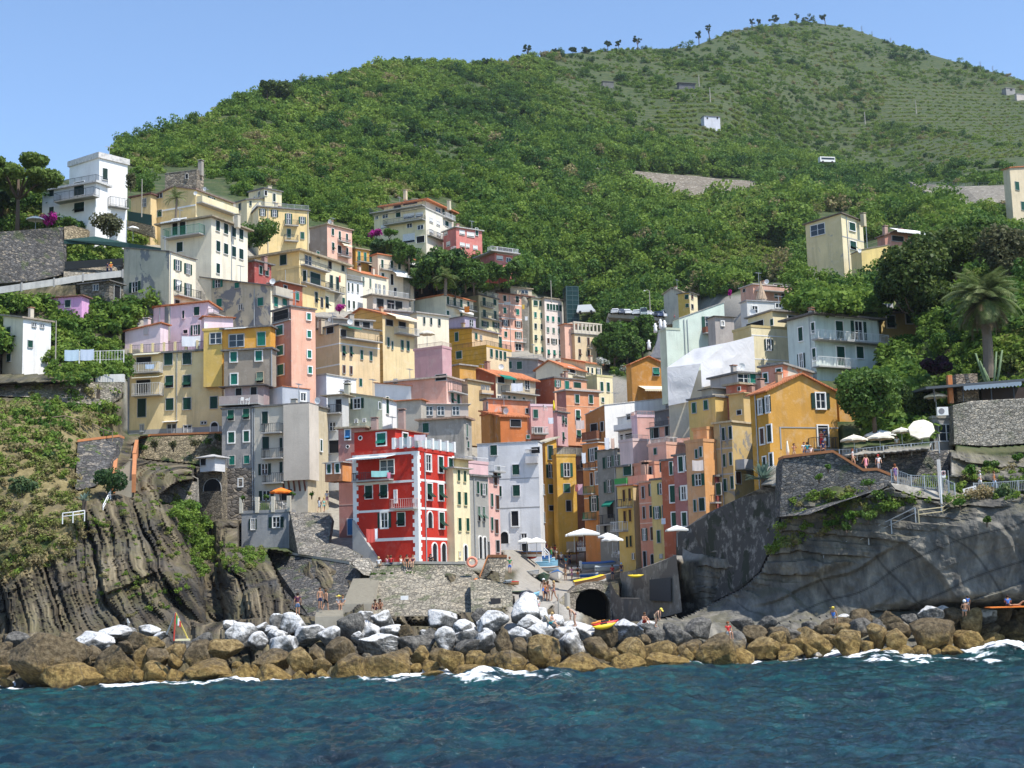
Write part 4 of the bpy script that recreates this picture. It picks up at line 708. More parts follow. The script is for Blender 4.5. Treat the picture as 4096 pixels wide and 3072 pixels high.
H(cD,197,(690,702,1098),(592,1010),22,GRW,ytr=455,roof='slab',rc=(.36,.35,.32),th=.12,ov=.1,into=E,ext=2,wins='R o 112x100: 937,625; R d 52x60: 965,808',bal=[('R',885,1000,722,50,plain('brown_wood',(.2,.07,.04),.7),1.0)],pipes=[('R',722),('R',750)])
H(cD,192,(998,1004,1168),(575,830),22,(.40,.36,.33),roof='slab',th=.08,into=E,ext=2,wins='R G 24x38: 1058,635')
H(cD,207,(272,282,575),(985,1300),18,OCH,(.46,.215,.045),roof='gableR',rid=68,rc=TERRA,th=.14,label='brown ochre gabled house with single green shutter',wins='R f 54x70 t: 483,1052',awn=[('R',330,575,1180,1240,M_AWC,2.5)])
E=H(cD,330,(553,705,765),(360,450),58,(.50,.47,.38),roof='gableL',rid=44,rc=TAN,label='small grey gabled house below the vineyards',wins='L p 14x14: 625,335')
H(cD,320,(680,778,848),(368,530),56,(.62,.42,.10),PYEL,roof='slab',th=.12,label='small bright yellow house below the vineyards',wins='L f 30x38: 750,405; L f 28x30: 755,480; R c 18x40 n: 795,405; R d 18x40: 797,490')
E=H(cD,255,(1222,1330,1640),(300,460),26,(.55,.33,.25),(.62,.36,.26),roof='slab',ov=.3,rc=(.45,.4,.36),label='long salmon terrace house behind the spire',wins='R d 60x35: 1530,312 1590; R c 26x36 p: 1520,398; R c 26x36 k: 1578,398; L d 20x30: 1247,350',bands=[('R',345,14,plaster((.70,.44,.33)))],bal=[('R',1340,1640,362,30,plaster((.68,.42,.32)),1.2)])
H(cD,258,(1640,1645,1750),(325,440),26,(.52,.28,.2),roof='slab',into=E,ext=1,wins='R d 60x40: 1690,350')
H(cD,215,(1262,1276,1625),(440,600),20,(.60,.60,.57),roof='slab',ov=.2,th=.15,rc=(.33,.33,.34),label='white flat house with dark windows below the spire',wins='R G 46x62: 1337,515; R G 52x42: 1543,482',trim=W,dish=[(1318,540,30)])
E=H(cE,228,(352,662,848),(120,640),44,(.66,.55,.31),PYEL,ytl=215,ytr=192,roof='slab',rc=(.16,.13,.11),ov=.4,th=.16,label='tall weathered yellow house alone on the green spur',peel=(.40,.36,.29),peel_amt=.60,wins='R C 50x72: 725,232; R F 50x76: 732,392; L g 125x100: 430,258',bands=[('R',318,10,M_CONC)],pipes=[('R',672),('R',835)],trim=W,chim=[(822,150,40)],matR=plaster(PYEL))
H(cE,222,(725,815,1065),(432,580),20,YEL,(.74,.56,.22),ytr=388,ytl=470,roof='slab',th=.12,ov=.1,rc=(.2,.17,.15),label='flat roofed bright yellow annexe on the green spur',name='annexe',cat='annexe',dish=[(790,438,18)])
H(cE,246,(958,1015,1295),(305,420),26,(.50,.24,.18),roof='gableR',rid=70,rc=(.2,.13,.1),label='salmon bungalow with long white awning',name='bungalow',wins='R d 100x50: 1120,335; R d 40x45: 1230,335',awn=[('R',1050,1290,268,310,M_AW,2)],chim=[(1012,270,50)])
E=H(cE,180,(985,992,1300),(975,1300),18,(.56,.42,.18),roof='slab',ov=.4,rc=(.2,.18,.16),label='mustard yellow house half hidden by the big dark tree',wins='R F 68x108: 1060,1052; R C 54x100: 1215,1020; R c 66x70 k: 1072,1240',trim=W)
H(cE,184,(1040,1058,1190),(785,920),18,(.58,.44,.2),roof='slab',into=E,ext=1,ov=.3,wins='R c 44x62 k: 1155,832')
H(cS,330,(1011,1014,1075),(168,225),30,(.62,.52,.36),roof='gableR',rid=8,rc=TERRA,label='cream house with orange roof peeking in at the top right edge',wins='R c 4x9: 1017,186; R c 4x9: 1023,206')
E=H(cB,300,(1292,1738,1965),(395,700),64,PYEL,(.76,.70,.58),roof='slab',ov=.2,rc=(.5,.48,.44),label='cream apartment block with stacked balconies below the hillside',name='apartment_block',cat='apartment block',wins='L g 48x46: 1385,460; L c 42x62: 1498,445; L g 24x40: 1312,472; L b 60x40: 1680,452; L b 90x40: 1590,462; L g 44x40: 1595,545; L g 50x40: 1690,560; R b 30x40: 1780,500 1840; R b 30x36: 1780,595 1845; L b 100x80: 1590,655; L d 70x60: 1690,665; L b 70x30: 1385,555; R c 30x50: 1915,530',bal=[('L',1395,1735,522,38,M_IRON,1.6),('L',1280,1735,412,38,M_IRON,1.6),('R',1880,1960,490,40,M_RAILW,1.0),('R',1745,1880,655,45)],trim=W)
H(cB,304,(1372,1735,1975),(330,420),64,PYEL,(.62,.52,.42),roof='slab',rc=TERRA,ov=1.0,th=.3,into=E,ext=1,wins='L d 120x40: 1600,345; L d 60x40: 1490,375; R g 40x42: 1840,412; R c 20x75: 1885,420; R c 20x75: 1945,432',chim=[(1558,265,30),(1935,350,25)])
E=H(cB,300,(1890,2000,2225),(562,790),36,(.52,.17,.15),(.60,.20,.17),roof='slab',ov=.4,rc=(.42,.40,.38),label='red apartment block with white roller blinds',name='apartment_block',cat='apartment block',wins='L b 28x36: 1907,612; R b 42x42: 2048,606; R b 62x42: 2122,625; R b 40x32: 2050,710; R b 28x32: 2096,720; R b 36x36: 2162,736; L b 28x40: 1930,705; R c 24x70: 2175,600',bal=[('L',1965,1998,755,25,M_RAILW,.6)],trim=W)
H(cC,292,(480,604,762),(22,150),34,(.52,.17,.15),(.58,.19,.16),roof='slab',ov=1.2,rc=(.40,.39,.38),into=E,wins='R b 50x36: 645,70; R g 40x40: 722,88; R d 130x60: 690,10',bal=[('R',540,780,25,35,M_RAILW,1.4)],ext=2,trim=W)
H(cT,None,(528,545,628),(605,655),16,(.60,.60,.66),roof='slab',rc=(.2,.18,.2),label='white farm cottage on the vineyard terraces',name='cottage',cat='cottage',wins='R d 8x12: 612,615; R d 8x10: 560,616',ext=3)
H(cT,None,(403,412,497),(432,460),14,(.12,.12,.13),roof='slab',rc=(.14,.14,.15),label='long dark shed high on the hillside',name='shed',cat='shed',ext=3,ov=.8)
H(cT,None,(8,14,72),(424,446),14,(.14,.14,.13),roof='slab',rc=(.2,.19,.19),label='small dark shed under the ridge',name='shed',cat='shed',ext=3)
H(cT,None,(2098,2120,2168),(458,490),20,(.30,.29,.28),roof='slab',rc=(.4,.38,.35),label='grey stone farmhouse among the striped vineyards',name='farmhouse',cat='farmhouse',ext=3,wins='R d 12x10: 2145,468')
H(cT,None,(2165,2175,2235),(488,520),20,(.52,.46,.42),roof='slab',rc=(.4,.37,.35),label='pinkish farm shed below the grey farmhouse',name='shed',cat='shed',ext=3)
H(cH,169,(0,128,190),(712,800),64,(.66,.66,.66),roof='hip',rid=30,ext=.4,rc=(.42,.41,.40),ov=.45,th=.1,label='white hut with grey slate roof against the grey tower',name='hut',cat='hut',wins='L d 44x56: 30,752')
H(cJ,190,(1242,1408,1416),(345,640),38,(.74,.73,.70),WHT,roof='slab',th=.08,ov=.1,rc=(.5,.5,.48),label='small white terrace house with two balconies below the white wall',name='terrace_house',wins='L g 70x50: 1345,360; L d 24x60: 1270,545; L d 60x50: 1330,530; L c 20x60: 1385,520',bal=[('L',1245,1405,470,45,M_WHITE,1.0)],trim=W)
H(cJ,186,(1402,1412,1560),(365,650),18,PNK,(.72,.42,.36),roof='parapet',label='plain pink terrace house with outdoor stair',name='terrace_house',railtop=(40,plaster((.70,.42,.36))))
E=H(cJ,180,(1515,1702,1885),(440,610),40,(.66,.34,.26),(.72,.40,.33),roof='slab',ov=.35,th=.12,rc=(.3,.3,.29),label='pink terrace flat with dark doorways and geranium boxes',name='terrace_flat',cat='flat',wins='L d 60x100: 1560,500; L c 26x100: 1530,510; L d 40x90: 1665,480; L c 24x90: 1690,475; R g 40x50: 1820,480',railtop=(45,M_IRON))
H(cJ,178,(1255,1368,1505),(570,720),34,(.66,.52,.50),(.68,.50,.46),roof='parapet',label='faded pink roof terrace crowded with plants',name='roof_terrace',cat='terrace',railtop=(40,M_GALV),ext=2)
H(cJ,172,(1500,1655,1850),(600,700),40,COR,(.74,.40,.28),roof='parapet',label='salmon roof terrace with white pergola rail',name='roof_terrace',cat='terrace',railtop=(50,M_RAILW),ext=2,wins='L c 26x60: 1560,660')
H(cJ,193,(1560,1850,1860),(270,420),36,(.12,.12,.13),roof='slab',th=.1,ov=.4,rc=(.28,.27,.27),label='closed block coloured near-black for the dark loft under the wrapped building',name='cavity',cat='cavity',wins='L d 50x40: 1730,290; L d 50x40: 1800,280')  # closed block, near-black wall colour stands for a dark cavity
HILLWALLS=[];PUSHP=[]
def wallpoly(name,label,crop,pts,thick,mat,cat='wall',kind=None,group=None,coping=None,cw=.5,push=True):
 P=[at(*crop(x,y),D)for x,y,D in pts];c=sum(P,Vector())/len(P)
 if push:PUSHP.append(([crop(x,y)for x,y,D in pts],[D for _,_,D in pts],min(thick,3)*.75+.3))
 mb=MB();n=len(P);F0=[p-c for p in P];a=Vector()
 for p,q in zip(F0,F0[1:]+F0[:1]):a+=p.cross(q)
 if a.y>0:F0=F0[::-1];P=P[::-1]
 Bk=[p+Vector((0,thick,0))for p in F0]
 mb.poly(F0);mb.poly(Bk[::-1])
 for i in range(n):j=(i+1)%n;mb.quad(F0[j],F0[i],Bk[i],Bk[j])
 if coping is None:
  o=link(name,mb.mesh(name,mat),None,Matrix.Translation(c));return tag(o,label,cat,group,kind)
 t=thing(name,c,0,label,cat,group);link('wall',mb.mesh(name,mat),t)
 cm,cpts=coping;mb=MB()
 Q=[at(*crop(x,y),D)-c for x,y,D in cpts]
 for p,q in zip(Q,Q[1:]):mb.hexa([p+Vector((0,-.12,0)),q+Vector((0,-.12,0)),q+Vector((0,thick+.05,0)),p+Vector((0,thick+.05,0))],[p+Vector((0,-.12,cw*.5)),q+Vector((0,-.12,cw*.5)),q+Vector((0,thick+.05,cw*.5)),p+Vector((0,thick+.05,cw*.5))])
 link('coping',mb.mesh('coping',cm),t);return t
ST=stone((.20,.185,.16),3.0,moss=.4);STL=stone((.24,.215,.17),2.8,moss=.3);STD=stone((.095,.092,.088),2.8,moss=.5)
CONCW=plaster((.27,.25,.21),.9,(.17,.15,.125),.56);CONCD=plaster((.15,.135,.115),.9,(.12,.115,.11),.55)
TERC=plain('terracotta_coping',(.46,.19,.08),.85,var=.25)
def hw(pts):HILLWALLS.append([cT(x,y)for x,y in pts]);return[(x,y,float(landD(np.array([cT(x,y)[0]]),np.array([cT(x,y)[1]]))[0]))for x,y in pts]
def flat(pts,D0):return[(x,y,D0)for x,y,_ in pts]
def farwall(label,pts,mat,name='retaining_wall',dz=14):
 q=hw(pts);Dm=min(d for _,_,d in q)
 return wallpoly(name,label,cT,[(x,y,Dm-6+.25*(d-Dm))for x,y,d in q],3,mat)
PUSHP.append(([cX(x,y)for x,y in((200,60),(2300,160),(2300,440),(1480,490),(1000,520),(250,340))],[129.5]*6,.5))
CW1=plaster((.16,.135,.10),.9,(.13,.11,.085),.56)
farwall('long stained concrete road wall across the wooded slope',[(-40,872),(70,878),(140,888),(260,902),(500,918),(640,935),(808,944),(812,988),(620,1042),(500,1050),(330,1030),(235,985),(150,930),(0,895)],CW1)
farwall('curved pale concrete road wall with railing above yellow spur house',[(1612,948),(1720,962),(1900,972),(2152,965),(2155,1040),(2000,1075),(1890,1085),(1790,1050),(1690,995)],plaster((.19,.17,.135),.8))
wallpoly('dry_stone_wall','pale dry stone wall slanting down below the small vineyard hut',cU,[(735,468,545),(900,528,520),(1020,575,505),(1112,592,495),(1112,612,495),(1000,595,505),(860,545,520),(740,490,545)],2,stone((.36,.32,.26),.8))
wallpoly('road_wall','short pale road wall among the trees above the apartment block',cU,[(1585,672,520),(1700,685,520),(1870,700,520),(1870,715,520),(1720,710,520),(1600,690,520)],2,plaster((.44,.39,.32),.6))
wallpoly('retaining_wall','tall dark retaining wall below the umbrella pine',cA,[(-150,935,187),(540,880,197),(548,1000,197),(545,1290,193),(300,1345,190),(-150,1380,184)],1.5,STD)
wallpoly('retaining_wall','sunlit honey stone wall below the white villa',cA,[(552,880,197),(640,870,199),(760,905,201),(750,1000,201),(556,1000,197)],1,stone((.32,.26,.17),2.6))
wallpoly('retaining_wall','rubble wall under black netting beside the peeling house',cA,[(555,1240,193),(1060,1200,198),(1060,1290,197),(820,1320,194),(545,1340,191)],1,STL)
wallpoly('garden_wall','stone garden wall behind the dark green fence',cA,[(1100,830,214),(1325,870,212),(1330,970,212),(1100,900,214)],1,stone((.27,.235,.17),2.6))
wallpoly('net_fence','dark green net fence above the vines',cA,[(552,990,196.5),(820,962,197),(1110,1020,196),(1390,1062,194),(1390,1085,194),(1110,1062,196),(820,1035,197),(552,1025,196.5)],.1,plain('green_netting',(.02,.055,.05),.9),'fence')
wallpoly('net_fence','black net fence above the rubble wall',cA,[(558,1180,192.5),(1062,1150,196),(1062,1208,196),(562,1252,192.5)],.1,plain('black_netting',(.012,.016,.018),.9),'fence')
wallpoly('net_fence','dark screen fence beside the white villa',cA,[(1105,745,211),(1310,775,209),(1312,868,209),(1105,825,211)],.1,plain('green_netting',(.02,.055,.05),.9),'fence')
def pathfence():
 pts=[(-60,1405,183),(190,1370,184),(470,1330,186),(720,1290,188),(1062,1255,190)]
 Q=[at(*cA(x,y),D)for x,y,D in pts];t=thing('path_fence',Q[0],0,'pale grey sheet fence along the sloping path','fence');o=Q[0];h=60*cA.k*186/FPX
 mb=MB();m2=MB()
 for a,b in zip(Q,Q[1:]):
  n=4
  for i in range(n):
   p,q=a.lerp(b,i/n)-o,a.lerp(b,(i+1)/n)-o;mb.hexa([p+Vector((0,0,-h)),q+Vector((0,0,-h)),q+Vector((0,.06,-h)),p+Vector((0,.06,-h))],[p,q,q+Vector((0,.06,0)),p+Vector((0,.06,0))])
  m2.bar(a-o+Vector((0,-.06,-h*1.1)),a-o+Vector((0,-.06,h*.12)),.14)
 link('panel',mb.mesh('panel',plaster((.42,.42,.40),.5)),t)
 for a in Q[1:]:m3=MB();m3.box(-.1,-.14,-h*1.2,.1,-.02,h*.15);link('post',m3.mesh('post',M_CONC),t,Matrix.Translation(a))
pathfence()
def railfence(label,crop,pts,hpx,mat,name='railing',step=.25,cat='railing',posts=True):
 Q=[at(*crop(x,y),D)for x,y,D in pts];o=Q[0];t=thing(name,o,0,label,cat);mb=MB()
 for a,b in zip(Q,Q[1:]):railing(mb,a-o,b-o,hpx*crop.k*pts[0][2]/FPX,step)
 link('bars',mb.mesh('bars',mat),t)
 for a in Q:m3=MB();m3.box(-.05,-.05,-.3,.05,.05,hpx*crop.k*pts[0][2]/FPX+.05);link('post',m3.mesh('post',mat),t,Matrix.Translation(a))
 return t
def polerail(label,crop,pts,hpx,mat,name='handrail',r=.05,mid=True,cat='railing'):
 Q=[at(*crop(x,y),D)for x,y,D in pts];o=Q[0];t=thing(name,o,0,label,cat);h=hpx*crop.k*pts[0][2]/FPX;mb=MB();up=Vector((0,0,h))
 for a,b in zip(Q,Q[1:]):
  mb.tube([a-o+up,b-o+up],r,6)
  if mid:mb.tube([a-o+up*.5,b-o+up*.5],r*.8,6)
 link('rails',mb.mesh('rails',mat),t)
 for a in Q:m3=MB();m3.tube([(0,0,-.4),(0,0,h)],r*1.1,6);link('post',m3.mesh('post',mat),t,Matrix.Translation(a))
 return t
railfence('white lattice fence behind the laundry line',cF,[(-180,745,171),(0,742,172),(205,735,173)],88,M_RAILW,'lattice_fence',.35,'fence')
wallpoly('garden_wall','ivy grown stone wall in the shade of the yellow house',cG,[(-100,92,168),(420,80,168),(1045,58,171),(1040,200,171),(940,260,169),(600,240,167),(300,190,166),(-100,180,166)],1,STL)
wallpoly('garden_wall','plain pale concrete wall beside the yellow house',cF,[(-40,862,173),(205,855,175),(205,925,175),(-40,925,173)],.6,plaster((.50,.50,.48),.4))
wallpoly('retaining_wall','mossy retaining wall with terracotta coping under the yellow house',cG,[(1150,620,181),(1215,555,181),(1300,530,181),(1918,508,178),(1918,800,177),(1640,760,176),(1420,740,177),(1250,720,178),(1160,700,179)],3,stone((.22,.185,.12),3.0,moss=.8),coping=(TERC,[(1150,620,181),(1215,552,181),(1300,527,181),(1918,505,178)]))
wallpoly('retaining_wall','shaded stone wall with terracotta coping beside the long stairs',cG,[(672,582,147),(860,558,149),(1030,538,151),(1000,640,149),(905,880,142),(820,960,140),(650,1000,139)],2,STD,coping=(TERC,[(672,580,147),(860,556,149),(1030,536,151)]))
E=H(cH,171,(-30,188,192),(795,1260),76,GRY,roof='slab',th=.06,ov=.02,rc=(.36,.34,.3),matL=stone((.22,.19,.145),3.2),label='stone store with dark arched opening beside the grey tower',name='stone_store',cat='store',wins='L a 150x110: 108,950')
wallpoly('retaining_wall','low stone terrace wall beside the stone store',cG,[(1390,1040,158),(1545,930,168),(1690,920,168),(1700,1110,165),(1400,1100,158)],1.5,ST)
wallpoly('quay_wall','dark rubble wall under the cafe terrace',cH,[(778,1185,158),(1110,1190,157),(1140,1260,155),(1110,1450,152),(1250,1480,148),(1390,1560,146),(1380,1620,144),(850,1545,148),(770,1500,156)],2,ST)
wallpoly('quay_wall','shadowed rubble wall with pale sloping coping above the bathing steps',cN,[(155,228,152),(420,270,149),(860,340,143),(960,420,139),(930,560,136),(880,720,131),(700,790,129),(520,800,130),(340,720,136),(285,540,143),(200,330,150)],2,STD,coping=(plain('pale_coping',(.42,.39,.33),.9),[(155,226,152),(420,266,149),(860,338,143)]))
wallpoly('stepped_wall','sunlit stepped rubble wall at the foot of the red house',cN,[(880,330,139),(930,290,140),(1020,285,141),(1060,380,139),(1040,440,138),(980,430,137)],2,stone((.30,.275,.23),3.2))
wallpoly('harbour_wall','stone harbour wall carrying the red house quay',cN,[(1045,395,137),(1090,350,138),(1460,338,137),(1860,342,136),(1985,450,134),(2010,620,131),(1960,860,122),(1700,880,122),(1560,860,122),(1200,860,123),(1010,830,124),(1000,560,134)],3,stone((.27,.24,.185),3.2,moss=.5),coping=(plain('pale_coping',(.42,.39,.33),.9),[(1090,348,138),(1460,336,137),(1860,340,136)]))
wallpoly('harbour_wall','rubble wall beside the slipway with a dark drain hole',cO,[(-40,590,129),(50,570,129),(210,600,128),(318,650,126),(330,930,119),(-30,930,120)],2,stone((.28,.25,.19),3.2,moss=.3))
wallpoly('drain_opening','square black drain opening in the slipway rubble wall',cO,[(132,740,123.2),(222,740,123.2),(222,835,122.6),(140,835,122.6)],.3,M_DARK,'opening')
wallpoly('slipway_shelter','ruined stone shelter with terracotta sloping coping beside the slipway',cO,[(40,570,129.5),(110,390,130),(275,390,129),(250,600,127.5),(215,600,127.5),(210,520,128),(140,500,128.5),(100,560,129)],3,stone((.26,.225,.17),3.4,moss=.3),'shelter',coping=(TERC,[(40,570,129.4),(110,388,130),(275,388,129)]))
wallpoly('tunnel_arch','stone tunnel arch with black opening beside the slipway',cO,[(790,930,144),(800,700,146),(870,640,147),(1000,600,148),(1130,590,148),(1185,640,148),(1185,940,145),(1172,940,145),(1165,770,147),(1125,700,147.4),(1060,663,147.5),(980,660,147.4),(910,690,147),(872,760,146.5),(862,940,144)],9,stone((.23,.20,.16),3.2,moss=.3),'arch')
wallpoly('tunnel_shade_sheet','black sheet standing for the unlit depth of the tunnel',cO,[(820,940,153),(840,650,155),(1170,630,155),(1190,940,153)],.3,M_DARK,'tunnel')  # black sheet stands for the shade deep inside the tunnel
wallpoly('slipway_side_wall','stone side wall of the slipway with timber post',cO,[(600,890,113),(720,760,129),(800,690,145),(815,720,143),(812,930,125),(640,960,111)],1,stone((.28,.25,.18),3.2))
wallpoly('buttress_wall','brown concrete buttress next to the tunnel',cO,[(1170,600,146.4),(1215,690,145),(1262,740,143.6),(1430,742,138.5),(1560,838,135),(1400,960,139.5),(1180,960,146)],3,CONCD)
wallpoly('concrete_wall','sloping concrete wall with dark doorways above the buttress',cO,[(1262,520,166),(1420,490,161),(1560,440,156.5),(1740,370,151),(1790,860,149.5),(1640,900,154),(1500,920,158.5),(1262,745,166)],2,CONCW)
wallpoly('doorway','dark doorway in the sloping concrete wall',cO,[(1508,580,157.3),(1690,560,151.8),(1695,770,151.7),(1510,760,157.2)],.25,plain('dark_concrete',(.075,.08,.085),.9),'doorway')
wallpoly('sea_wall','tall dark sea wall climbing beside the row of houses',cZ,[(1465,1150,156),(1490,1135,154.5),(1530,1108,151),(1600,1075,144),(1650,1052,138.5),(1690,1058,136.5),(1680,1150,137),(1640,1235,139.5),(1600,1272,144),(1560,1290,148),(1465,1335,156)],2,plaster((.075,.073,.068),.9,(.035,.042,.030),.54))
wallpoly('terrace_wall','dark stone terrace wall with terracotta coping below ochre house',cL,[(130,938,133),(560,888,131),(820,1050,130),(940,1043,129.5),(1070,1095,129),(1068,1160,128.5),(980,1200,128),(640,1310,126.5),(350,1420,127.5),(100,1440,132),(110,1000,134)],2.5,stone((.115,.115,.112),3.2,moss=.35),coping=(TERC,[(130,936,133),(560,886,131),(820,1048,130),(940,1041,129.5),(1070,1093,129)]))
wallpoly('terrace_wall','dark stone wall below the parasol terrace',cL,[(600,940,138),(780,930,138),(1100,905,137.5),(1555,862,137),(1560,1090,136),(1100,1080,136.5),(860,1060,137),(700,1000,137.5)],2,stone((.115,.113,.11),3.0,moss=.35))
wallpoly('bar_wall','broad rugged stone wall under the dark bar roof',cL,[(1598,475,140),(1760,440,140),(2230,415,139),(2300,800,138),(1900,830,138.5),(1610,812,139)],2.5,stone((.27,.25,.21),3.4,moss=.25))
H(cL,140.5,(1425,1440,1600),(590,870),14,GRY,roof='slab',th=.25,ov=.1,rc=(.3,.29,.26),label='grey bar kitchen with wide dark window',name='bar_kitchen',cat='kitchen',wins='R g 130x150: 1540,715',matR=plaster((.22,.21,.2),.5))
wallpoly('path_wall','pale concrete plinth under the grey path railing',cL,[(1060,1150,127.5),(1480,1200,126.5),(1620,1275,125.5),(1560,1300,125),(1300,1270,126),(1100,1200,127)],1.5,CONCW)
def stairs(label,crop,a,b,width,n,mat,cop=None,side=Vector((1,0,0))):
 A,Bp=at(*crop(a[0],a[1]),a[2]),at(*crop(b[0],b[1]),b[2]);t=thing('staircase',A,0,label,'stairs');mb=MB();d=Bp-A
 for i in range(n):
  p=d*(i/n);q=d*((i+1)/n);w2=side*width/2
  mb.hexa([p-w2+Vector((0,0,-1.5)),p+w2+Vector((0,0,-1.5)),q+w2+Vector((0,.4,-1.5)),q-w2+Vector((0,.4,-1.5))],[Vector((*(p-w2).xy,q.z)),Vector((*(p+w2).xy,q.z)),Vector((*(q+w2).xy,q.z)),Vector((*(q-w2).xy,q.z))])
 link('steps',mb.mesh('steps',mat),t)
 if cop:
  for s in(-1,1):
   m=MB();o=side*(width/2+.2)*s;m.hexa([o+Vector((-.2,0,-1)),o+Vector((.2,0,-1)),d+o+Vector((.2,0,-1)),d+o+Vector((-.2,0,-1))],[o+Vector((-.2,0,.8)),o+Vector((.2,0,.8)),d+o+Vector((.2,0,.8)),d+o+Vector((-.2,0,.8))]);link('coping',m.mesh('coping',cop),t)
 return t
M_STEP=plain('worn_steps',(.36,.32,.25),.9,var=.2)
stairs('upper flight of cliff stairs between terracotta edges',cG,(1075,740,152),(1105,620,166),1.7,14,M_STEP,TERC)
stairs('lower flight of cliff stairs with one terracotta edge',cG,(1068,930,139),(1085,750,151),1.6,18,M_STEP,TERC)
stairs('stone harbour steps against the quay wall',cN,(925,690,124),(1010,460,135.5),2.6,22,M_STEP)
stairs('short block steps beside the bathers',cN,(680,800,114),(690,735,117),2.2,5,M_STEP)
stairs('pale steps at the end of the grey path railing',cX,(1160,495,125),(1010,420,127),1.6,6,M_STEP)
WLU=[-100,0,130,300,420,512,700,780,833,930,1024,1120];WLV=[690,690,688,687,683,683,671,667,661,660,651,648]
def bank(u,vb):
 wl=np.interp(u,WLU,WLV);d0=atz(u,wl,0).y;return d0+max(-1.5,(wl-vb)*.21)
ROCK_L=[(-200,545),(40,560),(75,515),(105,490),(118,450),(130,436),(215,432),(222,470),(240,500),(262,560),(300,560),(350,560),(372,590),(520,560),(520,720),(-200,720)]
ROCK_R=[(640,720),(640,625),(690,600),(700,560),(740,520),(780,505),(850,495),(860,455),(940,450),(1000,455),(1190,440),(1190,720)]
PAVED=[(500,640),(520,560),(545,548),(600,548),(612,575),(590,590),(575,640)]
NU,NV=760,470
US=np.linspace(-150,1175,NU);crest=np.interp(US,CREST[:,0],CREST[:,1])
T=np.linspace(0,1,NV)
UU=np.repeat(US[:,None],NV,1);VV=crest[:,None]+(716-crest[:,None])*T[None]**.92
u_,v_=UU.ravel(),VV.ravel()
D=landD(u_,v_)
DD=D.reshape(NU,NV)
push=np.zeros_like(D)
for(a,b,c,d,dy,depth)in HB:
 m=(u_>a-1)&(u_<c+1)&(v_>b-1)&(v_<d-.5)
 need=dy+min(max(depth*.55,3),9)
 D[m]=np.maximum(D[m],need)
for poly,Ds,add in PUSHP:
 us=[a for a,_ in poly];vs=[b for _,b in poly]
 m=(u_>min(us)-3)&(u_<max(us)+3)&(v_>min(vs)-3)&(v_<max(vs)+3)
 if not m.any():continue
 uu,vv=u_[m],v_[m];ins=inpoly(uu,vv,poly)|inpoly(uu-2,vv,poly)|inpoly(uu+2,vv,poly)|inpoly(uu,vv-2,poly)|inpoly(uu,vv+2,poly)
 wt=[1/((uu-a)**2+(vv-b)**2+4)for a,b in poly];Dw=sum(w_*d_ for w_,d_ in zip(wt,Ds))/sum(wt)
 D[m]=np.where(ins,np.maximum(D[m],Dw+add),D[m])
CLEFT=[(194,496),(210,515),(221,590),(228,640),(206,640),(204,590)]
D=np.where(inpoly(u_,v_,CLEFT),D+9,D)
BTOP=np.interp(u_,[-150,0,150,230,300,430,470,512,540,560,600,640,700,760,830,880,1000,1175],[634,634,632,620,617,616,612,606,590,604,622,622,622,626,616,611,606,602])
wl_=np.interp(u_,WLU,WLV);d0_=np.interp(u_,WLU,[atz(a,b,0).y for a,b in zip(WLU,WLV)])
mb_=v_>BTOP;D=np.where(mb_,np.maximum(d0_+(wl_-v_)*.21+1.4,80),D);D=np.where(mb_&(v_>wl_),np.maximum(D,d0_+.5-(v_-wl_)*.05),D)
PUSH0=np.maximum(D-DD.ravel(),0);SINK=np.minimum(D-DD.ravel(),0)
rk=(inpoly(u_,v_,ROCK_L)|inpoly(u_,v_,ROCK_R)).astype(float).reshape(NU,NV)
rl=inpoly(u_,v_,ROCK_L).astype(float).reshape(NU,NV);pv=inpoly(u_,v_,PAVED).astype(float).reshape(NU,NV)
def blur(a,n):
 for _ in range(n):
  b=a.copy();b[1:]+=a[:-1];b[:-1]+=a[1:];b[:,1:]+=a[:,:-1];b[:,:-1]+=a[:,1:]
  c=np.full_like(a,5.);c[0]-=1;c[-1]-=1;c[:,0]-=1;c[:,-1]-=1;a=b/c
 return a
_pp=PUSH0.reshape(NU,NV);_b=_pp.copy()
for _ in range(6):_b=np.maximum(_pp,blur(_b,8))
D=DD.ravel()+_b.ravel()+SINK
rk=blur(rk,4).ravel();rl=blur(rl,4).ravel();EARTH=[(-200,236),(60,236),(128,250),(125,300),(125,440),(215,432),(222,470),(180,500),(-200,600)];CORE=[(125,262),(150,200),(200,192),(300,225),(360,262),(430,292),(500,290),(560,300),(605,372),(640,385),(655,330),(690,300),(760,292),(800,300),(820,420),(783,450),(950,446),(955,476),(860,472),(760,500),(700,560),(520,570),(350,568),(240,480),(215,430),(125,430)]
erth=np.maximum(blur(inpoly(u_,v_,EARTH).astype(float).reshape(NU,NV),6).ravel()*.85,inpoly(u_,v_,[(495,556),(560,560),(600,545),(700,545),(700,720),(495,720)])*(1-pv.ravel()));core=blur(inpoly(u_,v_,CORE).astype(float).reshape(NU,NV),3).ravel();pv=blur(pv,3).ravel();pvc=np.maximum(pv,core*.9)
dr=ray_np(u_,v_);P0=np.array(CAM)+dr*(D/dr[:,1])[:,None]
x,z,yy=P0[:,0],P0[:,2],P0[:,1]
wx=fbm(P0*.035,2,5)*4.0+fbm(P0*.35,3,6)*.35
s=(x*.83+z*.56+wx)*.85
def blocks(s,seed):
 i=np.floor(s).astype(np.int64);f=s-i
 h=_hash(i,i*0,i*0,seed);h2=_hash(i+1,i*0,i*0,seed)
 return h+(h2-h)*sstep(.93,1.,f)
